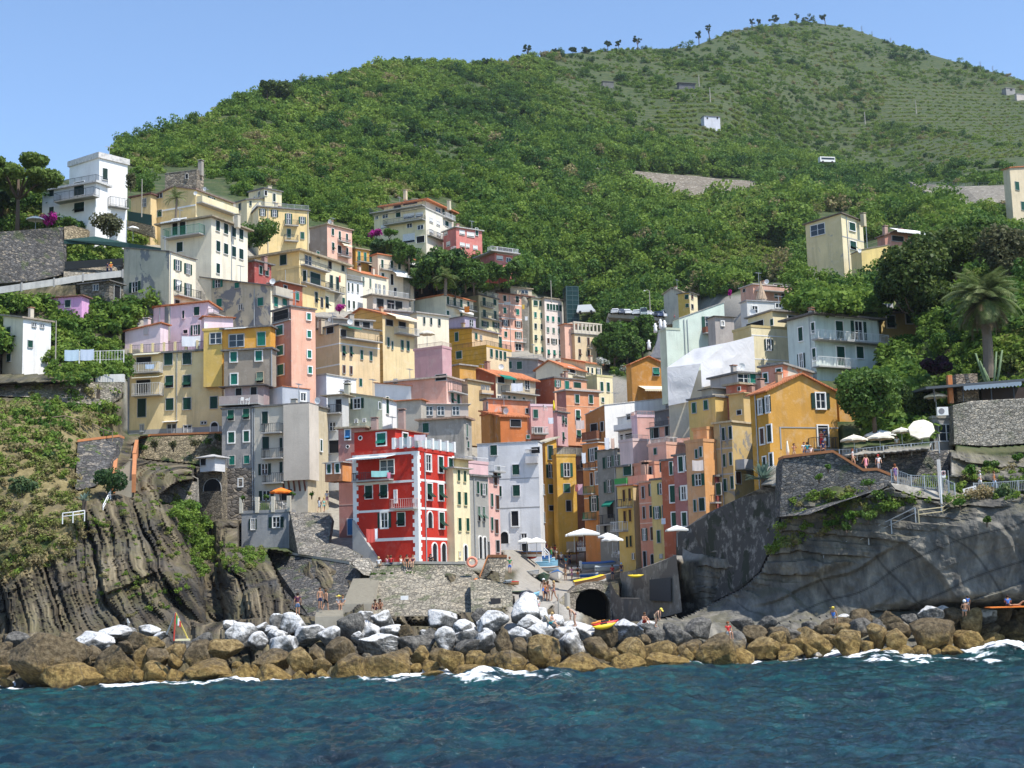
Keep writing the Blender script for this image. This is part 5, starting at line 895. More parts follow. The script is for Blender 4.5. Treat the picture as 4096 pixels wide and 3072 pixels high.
def saw(s,seed,edge=.16):
 i=np.floor(s).astype(np.int64);f=s-i;h=_hash(i,i*0,i*0,seed);h2=_hash(i+1,i*0,i*0,seed)
 a=(1-f)*(.35+.65*h)+.5*h;b=(.35+.65*h2)+.5*h2
 return np.where(f<1-edge,a,a+(b-a)*(f-1+edge)/edge)
tl=-x*.56+z*.83
def plates(s,seed,L,e1,e2):
 i=np.floor(s).astype(np.int64);f=s-i;z0=i*0
 def val(i):
  q=tl/L+_hash(i,z0,z0,seed)*9+.25*fbm(np.stack([s*.6,tl*.3,s*0],1),2,seed+5);k=np.floor(q).astype(np.int64);g_=q-k
  a=_hash(i,k,z0,seed+1);b=_hash(i,k+1,z0,seed+1);return np.where(g_<1-e2,a+.28*g_,a+.28*g_+(b-a-.28*g_)*(g_-1+e2)/e2)
 a,b=val(i),val(i+1)
 groove=.55*np.exp(-((f-1+e1/2)/(e1*.8))**2)
 return np.where(f<1-e1,a-.22*f,(a-.22*f)+(b-a+.22*f)*(f-1+e1)/e1)-groove
rib=plates(s*.27,3,9.,.05,.04)*2.6+plates(s*.95+fbm(P0*.15,2,9)*.6,23,4.,.09,.06)*1.05+plates(s*2.5+fbm(P0*.3,2,19)*.6,43,2.2,.16,.1)*.36
rib=-(rib-1.6)*(.65+.6*np.clip(.5+fbm(P0*.09,3,88),0,1))
rough=fbm(P0*.45,5,21,.6)*1.0+fbm(P0*.12,3,4)*1.6
q=(-x*.45+z*.9+fbm(P0*.06,3,2)*3.0)*.30
crk=np.abs((q-np.floor(q))-.5)*2;q2=(x*.9+z*.4+fbm(P0*.08,3,12)*4)*.17;crk2=np.abs((q2-np.floor(q2))-.5)*2
slab=(blocks(q,14)-.5)*1.3+(blocks(q2,15)-.5)*1.0+fbm(P0*.6,4,33,.55)*.5
strat=(blocks(z*1.6+x*.25+fbm(P0*.2,3,6)*1.5,31)-.5)*1.0+rough*.8
slabm=sstep(0,12,v_-(603-(u_-720)*.36))*(u_>640)
disp=rl*(rib+rough*.35+.22*fbm(P0*1.6,3,44))+(rk-rl).clip(0,1)*(slabm*slab+(1-slabm)*strat)
disp=disp*(1-pv)
soft=(1-rk)*(1-pv)*fbm(P0*.10,4,40)*np.clip((D-130)/400,.25,3.5)
D2=D+disp+soft
P1=np.array(CAM)+dr*(D2/dr[:,1])[:,None]
V=P1.reshape(NU,NV,3)
back=[]
for k,dz in((1.05,-6),(1.25,-60),(1.5,-160)):
 B=V[:,0].copy();B[:,:2]*=k;B[:,2]=np.maximum(B[:,2]+dz*(B[:,1]/1000+.2),-5);back.append(B)
V=np.concatenate([np.stack(back[::-1],1),V],1);nv=NV+3
idx=np.arange(NU*nv).reshape(NU,nv)
F=np.stack([idx[:-1,:-1],idx[:-1,1:],idx[1:,1:],idx[1:,:-1]],-1)
pad=lambda a:np.concatenate([np.repeat(a.reshape(NU,NV)[:,:1],3,1),a.reshape(NU,NV)],1)
RK,PV,SLB=pad(np.maximum(rk,erth)),pad(pvc),pad(np.asarray((slabm*(rk-rl).clip(0,1)+.75*(1-slabm)*(rk-rl).clip(0,1)*(u_>640)),float))
uc=np.concatenate([np.repeat(UU[:,:1],3,1),UU],1);vc=np.concatenate([np.repeat(VV[:,:1],3,1),VV],1)
def landmat():
 t=NT('land');wc=t.coord('World')
 a=t.n('ShaderNodeAttribute',attribute_name='rock');rockf=a.outputs['Fac']
 b=t.n('ShaderNodeAttribute',attribute_name='pave')
 n1=t.noise(wc,.035,6,.6);n2=t.noise(wc,.3,6,.65);n3=t.noise(wc,1.6,5,.6)
 n5=t.noise(wc,.9,6,.7)
 green=t.ramp(t.math('ADD',t.math('MULTIPLY',n2,.5),t.math('MULTIPLY',n5,.5)),[(.36,(.016,.032,.009)),(.47,(.032,.054,.014)),(.56,(.058,.076,.022)),(.68,(.105,.092,.042))])
 tw=t.n('ShaderNodeTexWave',wave_type='BANDS',bands_direction='Z',wave_profile='SAW');tw.inputs['Scale'].default_value=.085;tw.inputs['Distortion'].default_value=3.;tw.inputs['Detail'].default_value=3;tw.inputs['Detail Scale'].default_value=.02
 t.l(t.coord('World',(.35,.35,1)),tw.inputs[0])
 ter=t.math('MULTIPLY',t.ramp(tw.outputs['Fac'],[(.78,0.),(.85,1.)]),t.ramp(n1,[(.42,.1),(.58,.5)]))
 green=t.mix(ter,green,(.15,.125,.075))
 lay=t.noise(t.coord('World',(.9,.25,.35),(0,R(24),0)),1.1,6,.65,.4)
 aa=t.n('ShaderNodeAttribute',attribute_name='sa');ab=t.n('ShaderNodeAttribute',attribute_name='sb');arl=t.n('ShaderNodeAttribute',attribute_name='rl');cx=t.n('ShaderNodeCombineXYZ');t.l(aa.outputs['Fac'],cx.inputs[0]);t.l(t.math('MULTIPLY',ab.outputs['Fac'],.10),cx.inputs[1])
 lay2=t.noise(cx.outputs[0],1.5,6,.62);ml=t.n('ShaderNodeMix',data_type='FLOAT');t.l(arl.outputs['Fac'],ml.inputs[0]);t.l(lay,ml.inputs[2]);t.l(lay2,ml.inputs[3]);lay=ml.outputs[0]
 rock=t.ramp(lay,[(.38,(.012,.010,.008)),(.46,(.058,.046,.031)),(.55,(.115,.092,.058)),(.66,(.225,.185,.118))])
 blot=t.noise(wc,.22,5,.6)
 rock=t.mix(t.ramp(blot,[(.50,0.),(.70,.5)]),rock,t.ramp(n3,[(.3,(.05,.052,.055)),(.7,(.135,.135,.13))]))
 sl_=t.n('ShaderNodeAttribute',attribute_name='slab');rock=t.mix(sl_.outputs['Fac'],rock,t.ramp(lay,[(.3,(.066,.064,.058)),(.5,(.14,.132,.114)),(.72,(.28,.255,.205))]))
 ck=t.n('ShaderNodeAttribute',attribute_name='crk');rock=t.mix(t.math('MULTIPLY',ck.outputs['Fac'],.85),rock,(.022,.021,.019))
 nrm=t.n('ShaderNodeNewGeometry');sx=t.n('ShaderNodeSeparateXYZ');t.l(nrm.outputs['Normal'],sx.inputs[0])
 ledge=t.math('MULTIPLY',t.ramp(sx.outputs['Z'],[(.45,0.),(.75,1.)]),t.ramp(n2,[(.45,0.),(.58,1.)]))
 rock=t.mix(t.math('MULTIPLY',ledge,.45),rock,(.095,.088,.036))
 pos=t.n('ShaderNodeSeparateXYZ');t.l(nrm.outputs['Position'],pos.inputs[0])
 ad=t.n('ShaderNodeAttribute',attribute_name='dry');rock=t.mix(t.math('MULTIPLY',ad.outputs['Fac'],t.ramp(n2,[(.35,.2),(.5,1.)])),rock,t.ramp(n3,[(.3,(.13,.10,.045)),(.55,(.23,.18,.085)),(.75,(.32,.26,.14))]))
 col=t.mix(rockf,green,rock)
 pave=t.ramp(n3,[(.3,(.24,.22,.19)),(.7,(.36,.33,.28))])
 col=t.mix(b.outputs['Fac'],col,pave)
 t.base(col);t.rough(.95);t.bump(t.math('ADD',n3,lay),.5,.25);return t.mat
LAND=landmat()
fu=uc[:-1,:-1].ravel();fv=vc[:-1,:-1].ravel();Ff=F.reshape(-1,4)
zl=inpoly(fu,fv,ROCK_L);zr=inpoly(fu,fv,ROCK_R)&~zl
def sub(name,mask):
 f=Ff[mask];ids=np.unique(f);mp=np.full(NU*nv,-1);mp[ids]=np.arange(len(ids))
 me=npmesh(name,V.reshape(-1,3)[ids],mp[f],LAND)
 for nm,arr in(('rock',RK),('pave',PV),('slab',SLB),('sa',pad(s+rib*.3)),('sb',pad(-x*.4+z*.9)),('rl',pad(rl)),('crk',pad(np.maximum(sstep(.075,.0,crk),.8*sstep(.06,0,crk2))*slabm*(u_>640))),('dry',pad(blur(inpoly(u_,v_,[(-200,400),(60,400),(115,415),(118,470),(90,505),(60,560),(0,585),(-200,590)]).astype(float).reshape(NU,NV),6).ravel()))):
  at_=me.attributes.new(nm,'FLOAT','POINT');at_.data.foreach_set('value',arr.ravel()[ids].astype(np.float32))
 if name!='hillside':me.polygons.foreach_set('use_smooth',np.zeros(len(me.polygons),bool))
 o=link(name,me);o['kind']='structure';return o
sub('rock_cliff',zl);sub('rock_slope',zr);sub('hillside',~(zl|zr))
def groundD(u,v):
 i=np.clip((u+150)/1325*(NU-1),0,NU-1.001);i0=int(i);c=np.interp(u,US,crest)
 t=np.clip((v-c)/(716-c),0,1)**(1/.92)*(NV-1);j0=int(min(t,NV-1.001))
 G=D2.reshape(NU,NV);fi,fj=i-i0,t-j0
 return float(G[i0,j0]*(1-fi)*(1-fj)+G[i0+1,j0]*fi*(1-fj)+G[i0,j0+1]*(1-fi)*fj+G[i0+1,j0+1]*fi*fj)
def on_ground(u,v):return at(u,v,groundD(u,v))
def seamesh():
 ny,nx=700,760
 ys=24*np.exp(np.linspace(0,np.log(150/24.),ny));ys=np.concatenate([[-60,5],ys])
 a=np.linspace(-.62,.62,nx)
 X=ys[:,None]*np.tan(a)[None];X[0]=np.linspace(-200,200,nx);X[1]=np.linspace(-90,90,nx);Y=np.repeat(ys[:,None],nx,1)
 p=np.stack([X.ravel(),Y.ravel(),0*X.ravel()],1)
 A=lambda sx,sy,rot,o,sd:fbm(np.stack([(p[:,0]*math.cos(rot)+p[:,1]*math.sin(rot))*sx,(-p[:,0]*math.sin(rot)+p[:,1]*math.cos(rot))*sy,0*p[:,0]+sd],1),o,sd)
 z=A(.05,.13,.25,2,1)*.6+(1-np.abs(A(.12,.30,.30,3,5))*2)*.40+(1-np.abs(A(.36,.85,.42,3,9))*2)*.20+(1-np.abs(A(.9,1.9,.2,2,11))*2)*.09+A(2.0,3.4,.3,3,13)*.13
 z=z-.15
 pr=p-np.array(CAM);w=pr@np.array(Fw);u=512+FPX*(pr@np.array(Rt))/np.maximum(w,.1);v=384-FPX*(pr@np.array(Up))/np.maximum(w,.1)
 wl=np.interp(u,[-100,0,130,300,420,512,700,780,833,930,1024,1120],[690,690,688,687,683,683,671,667,661,660,651,648])
 d=(v-wl)*1.0;d[:2*nx]=200
 n=fbm(p*np.array([.35,.8,1]),5,77,.6);n2=fbm(p*np.array([.06,.06,1]),3,78)
 wid=.8+5*np.clip(n2+.1,0,1)
 for(cu,ww,am)in((480,34,15),(560,35,8),(225,40,6),(1000,45,13),(880,60,9),(395,30,7),(60,30,3)):
  wid=wid+.62*am*np.exp(-((u-cu)/ww)**2)
 foam=np.clip((1-d/wid)*1.1+n*3.2-.25+1.2*fbm(p*np.array([1.6,3.2,1]),4,79,.6),0,1)*(d<wid*1.3);foam=np.clip(foam,0,1)
 surge=sum(h*np.exp(-((u-cu)/ww)**2-((d-4)/5.5)**2)for cu,ww,h in((482,20,1.0),(1005,28,.9),(445,12,.4),(880,16,.4),(560,16,.5),(228,14,.35)))
 z=z+surge*(.7+.5*n)+.12*foam*n
 whit=sstep(.40,.55,A(.35,.8,.2,4,55))*sstep(.1,.3,A(.03,.05,0,2,57))*.0
 p[:,2]=z;foam=np.clip(foam+whit,0,1)
 i=np.arange(len(ys)*nx).reshape(len(ys),nx);f=np.stack([i[:-1,:-1],i[:-1,1:],i[1:,1:],i[1:,:-1]],-1).reshape(-1,4)
 t=NT('sea_water');wc=t.coord('World')
 n1=t.noise(t.coord('World',(1,2.2,1)),.05,4,.55);n2_=t.noise(t.coord('World',(1,2.0,1)),.45,5,.65,.6)
 deep=t.ramp(n2_,[(.34,(.0012,.006,.014)),(.5,(.0025,.015,.034)),(.64,(.004,.028,.056))])
 teal=t.ramp(n2_,[(.34,(.002,.011,.016)),(.5,(.004,.028,.034)),(.68,(.010,.075,.068))])
 px=t.n('ShaderNodeSeparateXYZ');g=t.n('ShaderNodeNewGeometry');t.l(g.outputs['Position'],px.inputs[0])
 near=t.ramp(t.math('ADD',t.math('MULTIPLY',px.outputs['Y'],.008),t.math('MULTIPLY',n1,.75)),[(.62,0.),(1.05,1.)])
 col=t.mix(near,deep,teal)
 at_=t.n('ShaderNodeAttribute',attribute_name='foam')
 ff=t.ramp(t.math('ADD',at_.outputs['Fac'],t.math('MULTIPLY',t.math('SUBTRACT',t.noise(t.coord('World',(1,2.2,1)),1.4,6,.75),.56),2.2)),[(.30,0.),(.85,1.)]);ff=t.math('MULTIPLY',ff,t.ramp(at_.outputs['Fac'],[(.02,0.),(.15,1.)]))
 t.base(t.mix(ff,col,(.80,.83,.85)))
 t.l(t.ramp(at_.outputs['Fac'],[(.2,.10),(.6,.75)]),t.bs.inputs['Roughness']);t.bs.inputs['Specular IOR Level'].default_value=.5;t.bs.inputs['IOR'].default_value=1.33
 t.bump(t.noise(t.coord('World',(1,1.6,1)),3.2,6,.7),.75,.16)
 me=npmesh('sea_water',p,f,t.mat);am=me.attributes.new('foam','FLOAT','POINT');am.data.foreach_set('value',foam.astype(np.float32))
 o=link('sea_water',me);o['kind']='structure'
seamesh()
def foliage(name,stops,spec=.15):
 t=NT(name);a=t.n('ShaderNodeAttribute',attribute_name='tint',attribute_type='INSTANCER');oi=t.n('ShaderNodeObjectInfo')
 wc=t.coord('World');n=t.noise(wc,.8,3)
 f=t.math('ADD',a.outputs['Fac'],t.math('MULTIPLY',t.math('SUBTRACT',n,.5),.5))
 col=t.ramp(f,stops);t.base(col);t.rough(.6);t.bs.inputs['Specular IOR Level'].default_value=spec
 tr=t.n('ShaderNodeBsdfTranslucent');t.l(col,tr.inputs[0]);mx=t.n('ShaderNodeMixShader');mx.inputs[0].default_value=.38
 t.l(t.bs.outputs[0],mx.inputs[1]);t.l(tr.outputs[0],mx.inputs[2]);t.l(mx.outputs[0],t.out.inputs[0]);return t.mat
M_SCRUB=foliage('scrub_leaves',[(.0,(.030,.074,.022)),(.25,(.062,.135,.026)),(.5,(.125,.205,.034)),(.75,(.195,.285,.045)),(.90,(.23,.225,.08)),(1.,(.28,.23,.12))])
def treemat(name,c1,c2,c3):
 t=NT(name);n=t.noise(t.coord('World'),.55,4);n2=t.noise(t.coord('World'),2.6,2)
 col=t.ramp(t.math('ADD',t.math('MULTIPLY',n,.6),t.math('MULTIPLY',n2,.4)),[(.36,c1),(.5,c2),(.64,c3)]);t.base(col);t.rough(.55)
 t.bs.inputs['Specular IOR Level'].default_value=.2
 tr=t.n('ShaderNodeBsdfTranslucent');t.l(col,tr.inputs[0]);mx=t.n('ShaderNodeMixShader');mx.inputs[0].default_value=.36
 t.l(t.bs.outputs[0],mx.inputs[1]);t.l(tr.outputs[0],mx.inputs[2]);t.l(mx.outputs[0],t.out.inputs[0]);return t.mat
M_TREE=treemat('tree_leaves',(.034,.080,.018),(.078,.150,.028),(.145,.225,.045))
M_DARK_T=treemat('dark_tree_leaves',(.026,.052,.014),(.062,.10,.021),(.13,.17,.036))
M_PINE=treemat('pine_needles',(.022,.058,.022),(.045,.095,.030),(.085,.14,.04))
M_BRIGHT=treemat('bright_leaves',(.04,.10,.012),(.08,.17,.02),(.13,.24,.035))
M_OLIVE=treemat('olive_leaves',(.06,.07,.03),(.11,.115,.05),(.17,.16,.08))
M_BOUG=treemat('bougainvillea_flowers',(.20,.008,.13),(.42,.015,.25),(.55,.05,.38))
M_DRYG=treemat('dry_grass',(.20,.15,.07),(.30,.23,.11),(.42,.34,.18))
M_BARK=plain('bark',(.10,.075,.055),.95,var=.3);M_PALMT=plain('palm_trunk',(.16,.13,.10),.95,var=.3)
def leafcloud(rng,n,centers,radii,size,up=.35,shell=.55):
 """leaf-sized quads spread through several lobes"""
 k=len(centers);which=rng.integers(0,k,n);C_=np.asarray(centers,float)[which];Rr=np.asarray(radii,float)[which]
 d=rng.normal(size=(n,3));d/=np.linalg.norm(d,axis=1)[:,None]
 q=(rng.random(n)**(1/3.))*(1-shell)+shell*(.8+.25*rng.random(n));q=np.where(rng.random(n)<.7,q,rng.random(n))
 p=C_+d*Rr*q[:,None]
 nr=d*.7+rng.normal(size=(n,3))*.6;nr[:,2]+=up;nr/=np.linalg.norm(nr,axis=1)[:,None]
 t=np.cross(nr,rng.normal(size=(n,3)));t/=np.linalg.norm(t,axis=1)[:,None];b=np.cross(nr,t)
 s=(size*(.6+.8*rng.random(n)))[:,None]
 V=np.stack([p-t*s-b*s*.5,p+t*s*.2-b*s*.75,p+t*s+b*s*.1,p-t*s*.1+b*s*.75],1).reshape(-1,3)
 return V,np.arange(4*n).reshape(n,4)
PROTO=bpy.data.collections.new('bush_shapes')
def _protos():
 for i in range(6):
  rng=np.random.default_rng(100+i);k=rng.integers(3,6)
  cs=rng.normal(size=(k,3))*np.array([.42,.42,.2])+np.array([0,0,.5]);rs=np.repeat((.38+.3*rng.random(k))[:,None],3,1)*np.array([1,1,.85])
  V,F_=leafcloud(rng,150,cs,rs,.17)
  PROTO.objects.link(bpy.data.objects.new('bush_shape',npmesh('bush_shape',V,F_,M_SCRUB,False)))
_protos()
PROTO2=bpy.data.collections.new('crown_shapes')
for i in range(6):
 rng=np.random.default_rng(400+i);k=rng.integers(6,10)
 cs=rng.normal(size=(k,3))*np.array([.45,.45,.30])+np.array([0,0,.65]);rs=np.repeat((.26+.22*rng.random(k))[:,None],3,1)
 V,F_=leafcloud(rng,620,cs,rs,.088);PROTO2.objects.link(bpy.data.objects.new('crown_shape',npmesh('crown_shape',V,F_,M_SCRUB,False)))
def scatter(name,pts,scl,tint,label,cat='vegetation',proto=None):
 me=bpy.data.meshes.new(name);me.vertices.add(len(pts));me.vertices.foreach_set('co',np.asarray(pts,np.float32).ravel())
 for nm,a in(('scl',scl),('tint',tint)):
  at_=me.attributes.new(nm,'FLOAT','POINT');at_.data.foreach_set('value',np.asarray(a,np.float32))
 o=link(name,me);tag(o,label,cat,kind='stuff')
 g=bpy.data.node_groups.new(name,'GeometryNodeTree');g.interface.new_socket('Geometry',in_out='INPUT',socket_type='NodeSocketGeometry');g.interface.new_socket('Geometry',in_out='OUTPUT',socket_type='NodeSocketGeometry')
 N=g.nodes;gi=N.new('NodeGroupInput');go=N.new('NodeGroupOutput');ip=N.new('GeometryNodeInstanceOnPoints');ci=N.new('GeometryNodeCollectionInfo')
 ci.inputs[0].default_value=proto or PROTO;ci.inputs[1].default_value=True;ci.inputs[2].default_value=True
 na=N.new('GeometryNodeInputNamedAttribute');na.data_type='FLOAT';na.inputs[0].default_value='scl'
 rv=N.new('FunctionNodeRandomValue');rv.data_type='FLOAT_VECTOR';rv.inputs[0].default_value=(-.15,-.15,0);rv.inputs[1].default_value=(.15,.15,6.28)
 L=g.links;L.new(gi.outputs[0],ip.inputs['Points']);L.new(ci.outputs[0],ip.inputs['Instance']);ip.inputs['Pick Instance'].default_value=True
 L.new(rv.outputs[0],ip.inputs['Rotation']);L.new(na.outputs[0],ip.inputs['Scale']);L.new(ip.outputs[0],go.inputs[0])
 o.modifiers.new('scatter','NODES').node_group=g;return o
def land_pts(u,v):
 i=np.clip((u+150)/1325*(NU-1),0,NU-1.001).astype(int);c=np.interp(u,US,crest)
 t=np.clip((v-c)/(716-c),0,1)**(1/.92)*(NV-1);j=np.clip(t.astype(int),0,NV-2)
 G=D2.reshape(NU,NV);Dq=G[i,j];d=ray_np(u,v);return np.array(CAM)+d*(Dq/d[:,1])[:,None],Dq
TOWN=[(125,262),(150,200),(200,192),(300,225),(360,262),(430,292),(500,290),(560,300),(605,320),(607,372),(640,385),(655,330),(690,300),(760,292),(800,300),(860,330),(870,400),(940,440),(1190,430),(1190,720),(-200,720),(-200,330),(125,330)]
WOOD=[(470,222),(485,180),(520,150),(560,128),(640,150),(700,160),(760,150),(830,165),(880,190),(960,200),(990,215),(960,250),(880,240),(800,300),(690,300),(655,330),(640,370),(600,372),(600,330),(520,290),(470,285)]
VINE=[((885,82),(950,88),(1030,98),(1100,120),(1030,150),(940,132),(880,122)),((650,106),(700,102),(740,108),(745,124),(715,128),(720,140),(700,150),(680,142),(655,128)),((905,140),(960,146),(1020,152),(1020,164),(930,158)),((690,250),(770,235),(800,250),(800,280),(700,285)),((860,205),(920,203),(930,212),(870,216))]
def hillside_plants():
 rng=np.random.default_rng(5);n=170000
 u=rng.uniform(-140,1165,n);cr=np.interp(u,US,crest);v=cr+(420-cr)*rng.random(n)**1.05
 ok=~inpoly(u,v,TOWN)&(v<330+70*rng.random(n))
 for(a,b,c,d,dy,dp)in HB:ok&=~((u>a-2)&(u<c+2)&(v>b)&(v<d+3))
 ok&=~inpoly(u,v,ROCK_R)&~inpoly(u,v,[(-200,236),(60,236),(128,250),(128,345),(-200,345)])
 for w in HILLWALLS:ok&=~(inpoly(u,v,w)|inpoly(u,v-4,w)|inpoly(u,v-8,w)|inpoly(u,v-13,w))
 u,v=u[ok],v[ok];p,Dq=land_pts(u,v)
 wood=inpoly(u,v,WOOD);big=fbm(p*.012,4,61);mid=fbm(p*.05,4,62);med=fbm(p*.022,3,90);vine=np.zeros(len(u),bool)
 for q in VINE:vine|=inpoly(u,v,list(q))
 rn=rng.random(len(u));far=Dq>560;up=far&(u>560)
 per=np.where(Dq>600,7.,3.4);lines=np.abs((p[:,2]/per)%1-.5)<np.where(Dq>600,.24,.2)
 con=np.abs((p[:,2]/np.where(up,8.,5.5)+.22*big)%1-.5)<.27
 tree=~vine&(rn<np.where(wood,.30,.085*np.clip(.5+2.6*med+1.2*mid,.04,2.2)*np.where(up,.5,1)))
 scl=np.where(vine,np.where(Dq>600,1.15,1.15),np.where(tree,np.where(wood,3.0+3.0*rng.random(len(u)),1.9+2.3*rng.random(len(u))**1.5),.75+1.25*rng.random(len(u))**1.6+.5*np.clip(mid,-1,1)))
 scl*=np.where(tree,np.clip(Dq/430,.75,1.15),np.clip(Dq/330,.7,1.7)*np.where(up,.72,1))
 keep=np.where(vine,lines*1.0,np.where(tree,1,np.where(wood,.12,np.clip(.50+1.0*mid+.6*big,.10,1)*np.where(con,1.5,np.where(up,.42,.5)))))
 tint=np.where(vine,.74+.08*rng.random(len(u)),np.where(tree,np.where(wood,.16,.10)+.52*rng.random(len(u))+.45*big,.44+.32*rng.random(len(u))+.4*big+.35*np.clip(fbm(p*.03,3,95),-.3,1)))
 grey=rng.random(len(u))<.02;tint=np.where(grey,.9+.1*rng.random(len(u)),tint)
 k=rng.random(len(u))<keep;p[:,2]-=scl*.12
 p=p[k];scl=scl[k];tint=np.clip(tint[k],0,1);tree=tree[k];vine=vine[k];wood=wood[k]
 scatter('woodland',p[tree&wood],scl[tree&wood],tint[tree&wood],'dense green wood filling the valley below the concrete road wall',proto=PROTO2)
 scatter('hill_trees',p[tree&~wood],scl[tree&~wood],tint[tree&~wood],'dark little trees dotted over the terraced hillside',proto=PROTO2)
 scatter('vineyard',p[vine],scl[vine],tint[vine],'bright green vine rows striping the terraces')
 s_=~tree&~vine;scatter('scrub',p[s_],scl[s_],tint[s_],'patchy scrub and bushes covering the terraced hillside')
def garden(name,poly,n,smin,smax,t0,t1,label,lift=0,cull=True):
 rng=np.random.default_rng(abs(hash(name+str(poly[0])))%99999 if False else int(sum(a*7+b for a,b in poly)));us=[a for a,b in poly];vs=[b for a,b in poly]
 u=rng.uniform(min(us),max(us),n*4);v=rng.uniform(min(vs),max(vs),n*4);ok=inpoly(u,v,poly)
 for(a,b,c,d,dy,dp)in(HB if cull else()):ok&=~((u>a+1)&(u<c-1)&(v>b)&(v<d-1))
 u,v=u[ok][:n],v[ok][:n];p,Dq=land_pts(u,v);s=rng.uniform(smin,smax,len(u));p[:,2]-=s*.2;p[:,1]-=lift
 scatter(name,p,s,t0+(t1-t0)*rng.random(len(u)),label)
def tree(u,v,D,h,w,name,label,mat,lobes=9,n=1600,leaf=.28,trunk=.35,lean=0,crownlow=.3,seed=1,group=None,flat=1.0,bark=None,cat='tree',spread=1.0,lr=(.30,.52)):
 rng=np.random.default_rng(seed);P=at(u,v,D);t=thing(name,P,0,label,cat,group)
 top=np.array([lean*h,0,h]);cs,rs=[],[]
 zc=h*(crownlow+(1-crownlow)*.5);zr=h*(1-crownlow)*.5
 for i in range(lobes):
  a=rng.uniform(0,6.28);rr=w*.5*math.sqrt(rng.random())*.72*spread;zz=zc+rng.uniform(-1,1)*zr*.62
  cs.append((rr*math.cos(a)+lean*zz,rr*math.sin(a),zz));r0=w*.5*rng.uniform(*lr);rs.append((r0,r0,min(r0*flat,zr*.7)))
 V,F_=leafcloud(rng,n,cs,rs,leaf);link('crown',npmesh('crown',V,F_,mat,False),t)
 mb=MB();r=max(.06,h*.022)*1.2;mb.tube([(0,0,-1),(lean*h*.2,0,h*.25),(lean*h*.5,0,zc)],[r*1.3,r,r*.5],7)
 for c in cs[:6]:mb.tube([(lean*h*.3,0,h*max(.2,crownlow*.8)),((c[0]+lean*h*.4)/2,c[1]/2,(c[2]+h*crownlow)/2),c],[r*.55,r*.4,r*.15],5)
 link('trunk',mb.mesh('trunk',bark or M_BARK,True),t);return t
def shrub(crop,x,y,wpx,hpx,name,label,mat,D=None,n=500,leaf=.16,seed=1,cat='shrub',group=None,lift=.0):
 u,v=crop(x,y);D=D or groundD(u,v)-.6;k=crop.k*D/FPX;w,h=wpx*k,hpx*k
 rng=np.random.default_rng(seed);P=at(u,v,D);t=thing(name,P,0,label,cat,group)
 m=7;cs=np.stack([rng.uniform(-.34,.34,m)*w,rng.uniform(-.3,.3,m)*min(w,h),rng.uniform(.25,.72,m)*h],1)
 r0=rng.uniform(.22,.34,m)[:,None]*np.array([[w,min(w,h*1.2),h]])
 V,F_=leafcloud(rng,n,cs,r0,leaf);link('foliage',npmesh('foliage',V,F_,mat,False),t)
 mb=MB()
 for i in range(4):mb.tube([(0,0,-.4),tuple(cs[i])],[.05,.02],5)
 link('stem',mb.mesh('stem',M_BARK),t);return t
def palm(u,v,D,h,crown,label,drooping=46,seed=3,trunkr=.35,old=True,name='palm_tree'):
 rng=np.random.default_rng(seed);P=at(u,v,D);t=thing(name,P,0,label,'palm tree')
 mb=MB();zs=np.linspace(-1,h,12);mb.tube([(0.12*math.sin(z*.5),0,z)for z in zs],[trunkr*(1.15-.2*i/11+.06*(i%2))for i in range(12)],10)
 link('trunk',mb.mesh('trunk',M_PALMT),t)
 def frond(mb,a,el,L,droop,wd):
  pts=[];x=z=0;e=el
  for i in range(9):
   pts.append((x,z));st=L/8;x+=math.cos(e)*st;z+=math.sin(e)*st;e-=droop/8
  ca,sa=math.cos(a),math.sin(a)
  for i in range(8):
   for sg in(-1,1):
    for m in range(3):
     f0=(i+m/3)/8;q=lambda f:pts[min(int(f*8),8)]if f*8>=8 else tuple(np.array(pts[int(f*8)])*(1-(f*8)%1)+np.array(pts[int(f*8)+1])*((f*8)%1))
     (x0,z0),(x1,z1)=q(f0),q(min(f0+.035,1));(x2,z2)=q(min(f0+.13,1));ww=wd*math.sin(math.pi*min(1,.12+f0*.9))**.6*sg
     mk=lambda x,z,s:(x*ca-s*sa,x*sa+s*ca,h+z)
     mb.poly([mk(x0,z0,0),mk(x1,z1,0),mk(x2,z2-abs(ww)*.35,ww)])
 mb=MB()
 for i in range(drooping):frond(mb,i*2.399,rng.uniform(-.1,1.45),crown*rng.uniform(.8,1.05),rng.uniform(1.0,1.9),crown*.21)
 link('fronds',mb.mesh('fronds',M_PALMF),t)
 if old:
  mb=MB()
  for i in range(34):frond(mb,i*2.399+.3,rng.uniform(-1.0,-.1),crown*rng.uniform(.65,.95),rng.uniform(.5,1.0),crown*.09)
  link('dead_fronds',mb.mesh('dead_fronds',M_DEADF),t)
M_PALMF=treemat('palm_fronds',(.06,.10,.03),(.14,.185,.06),(.28,.31,.13));M_DEADF=treemat('dead_palm_fronds',(.09,.065,.035),(.15,.11,.06),(.22,.165,.09))
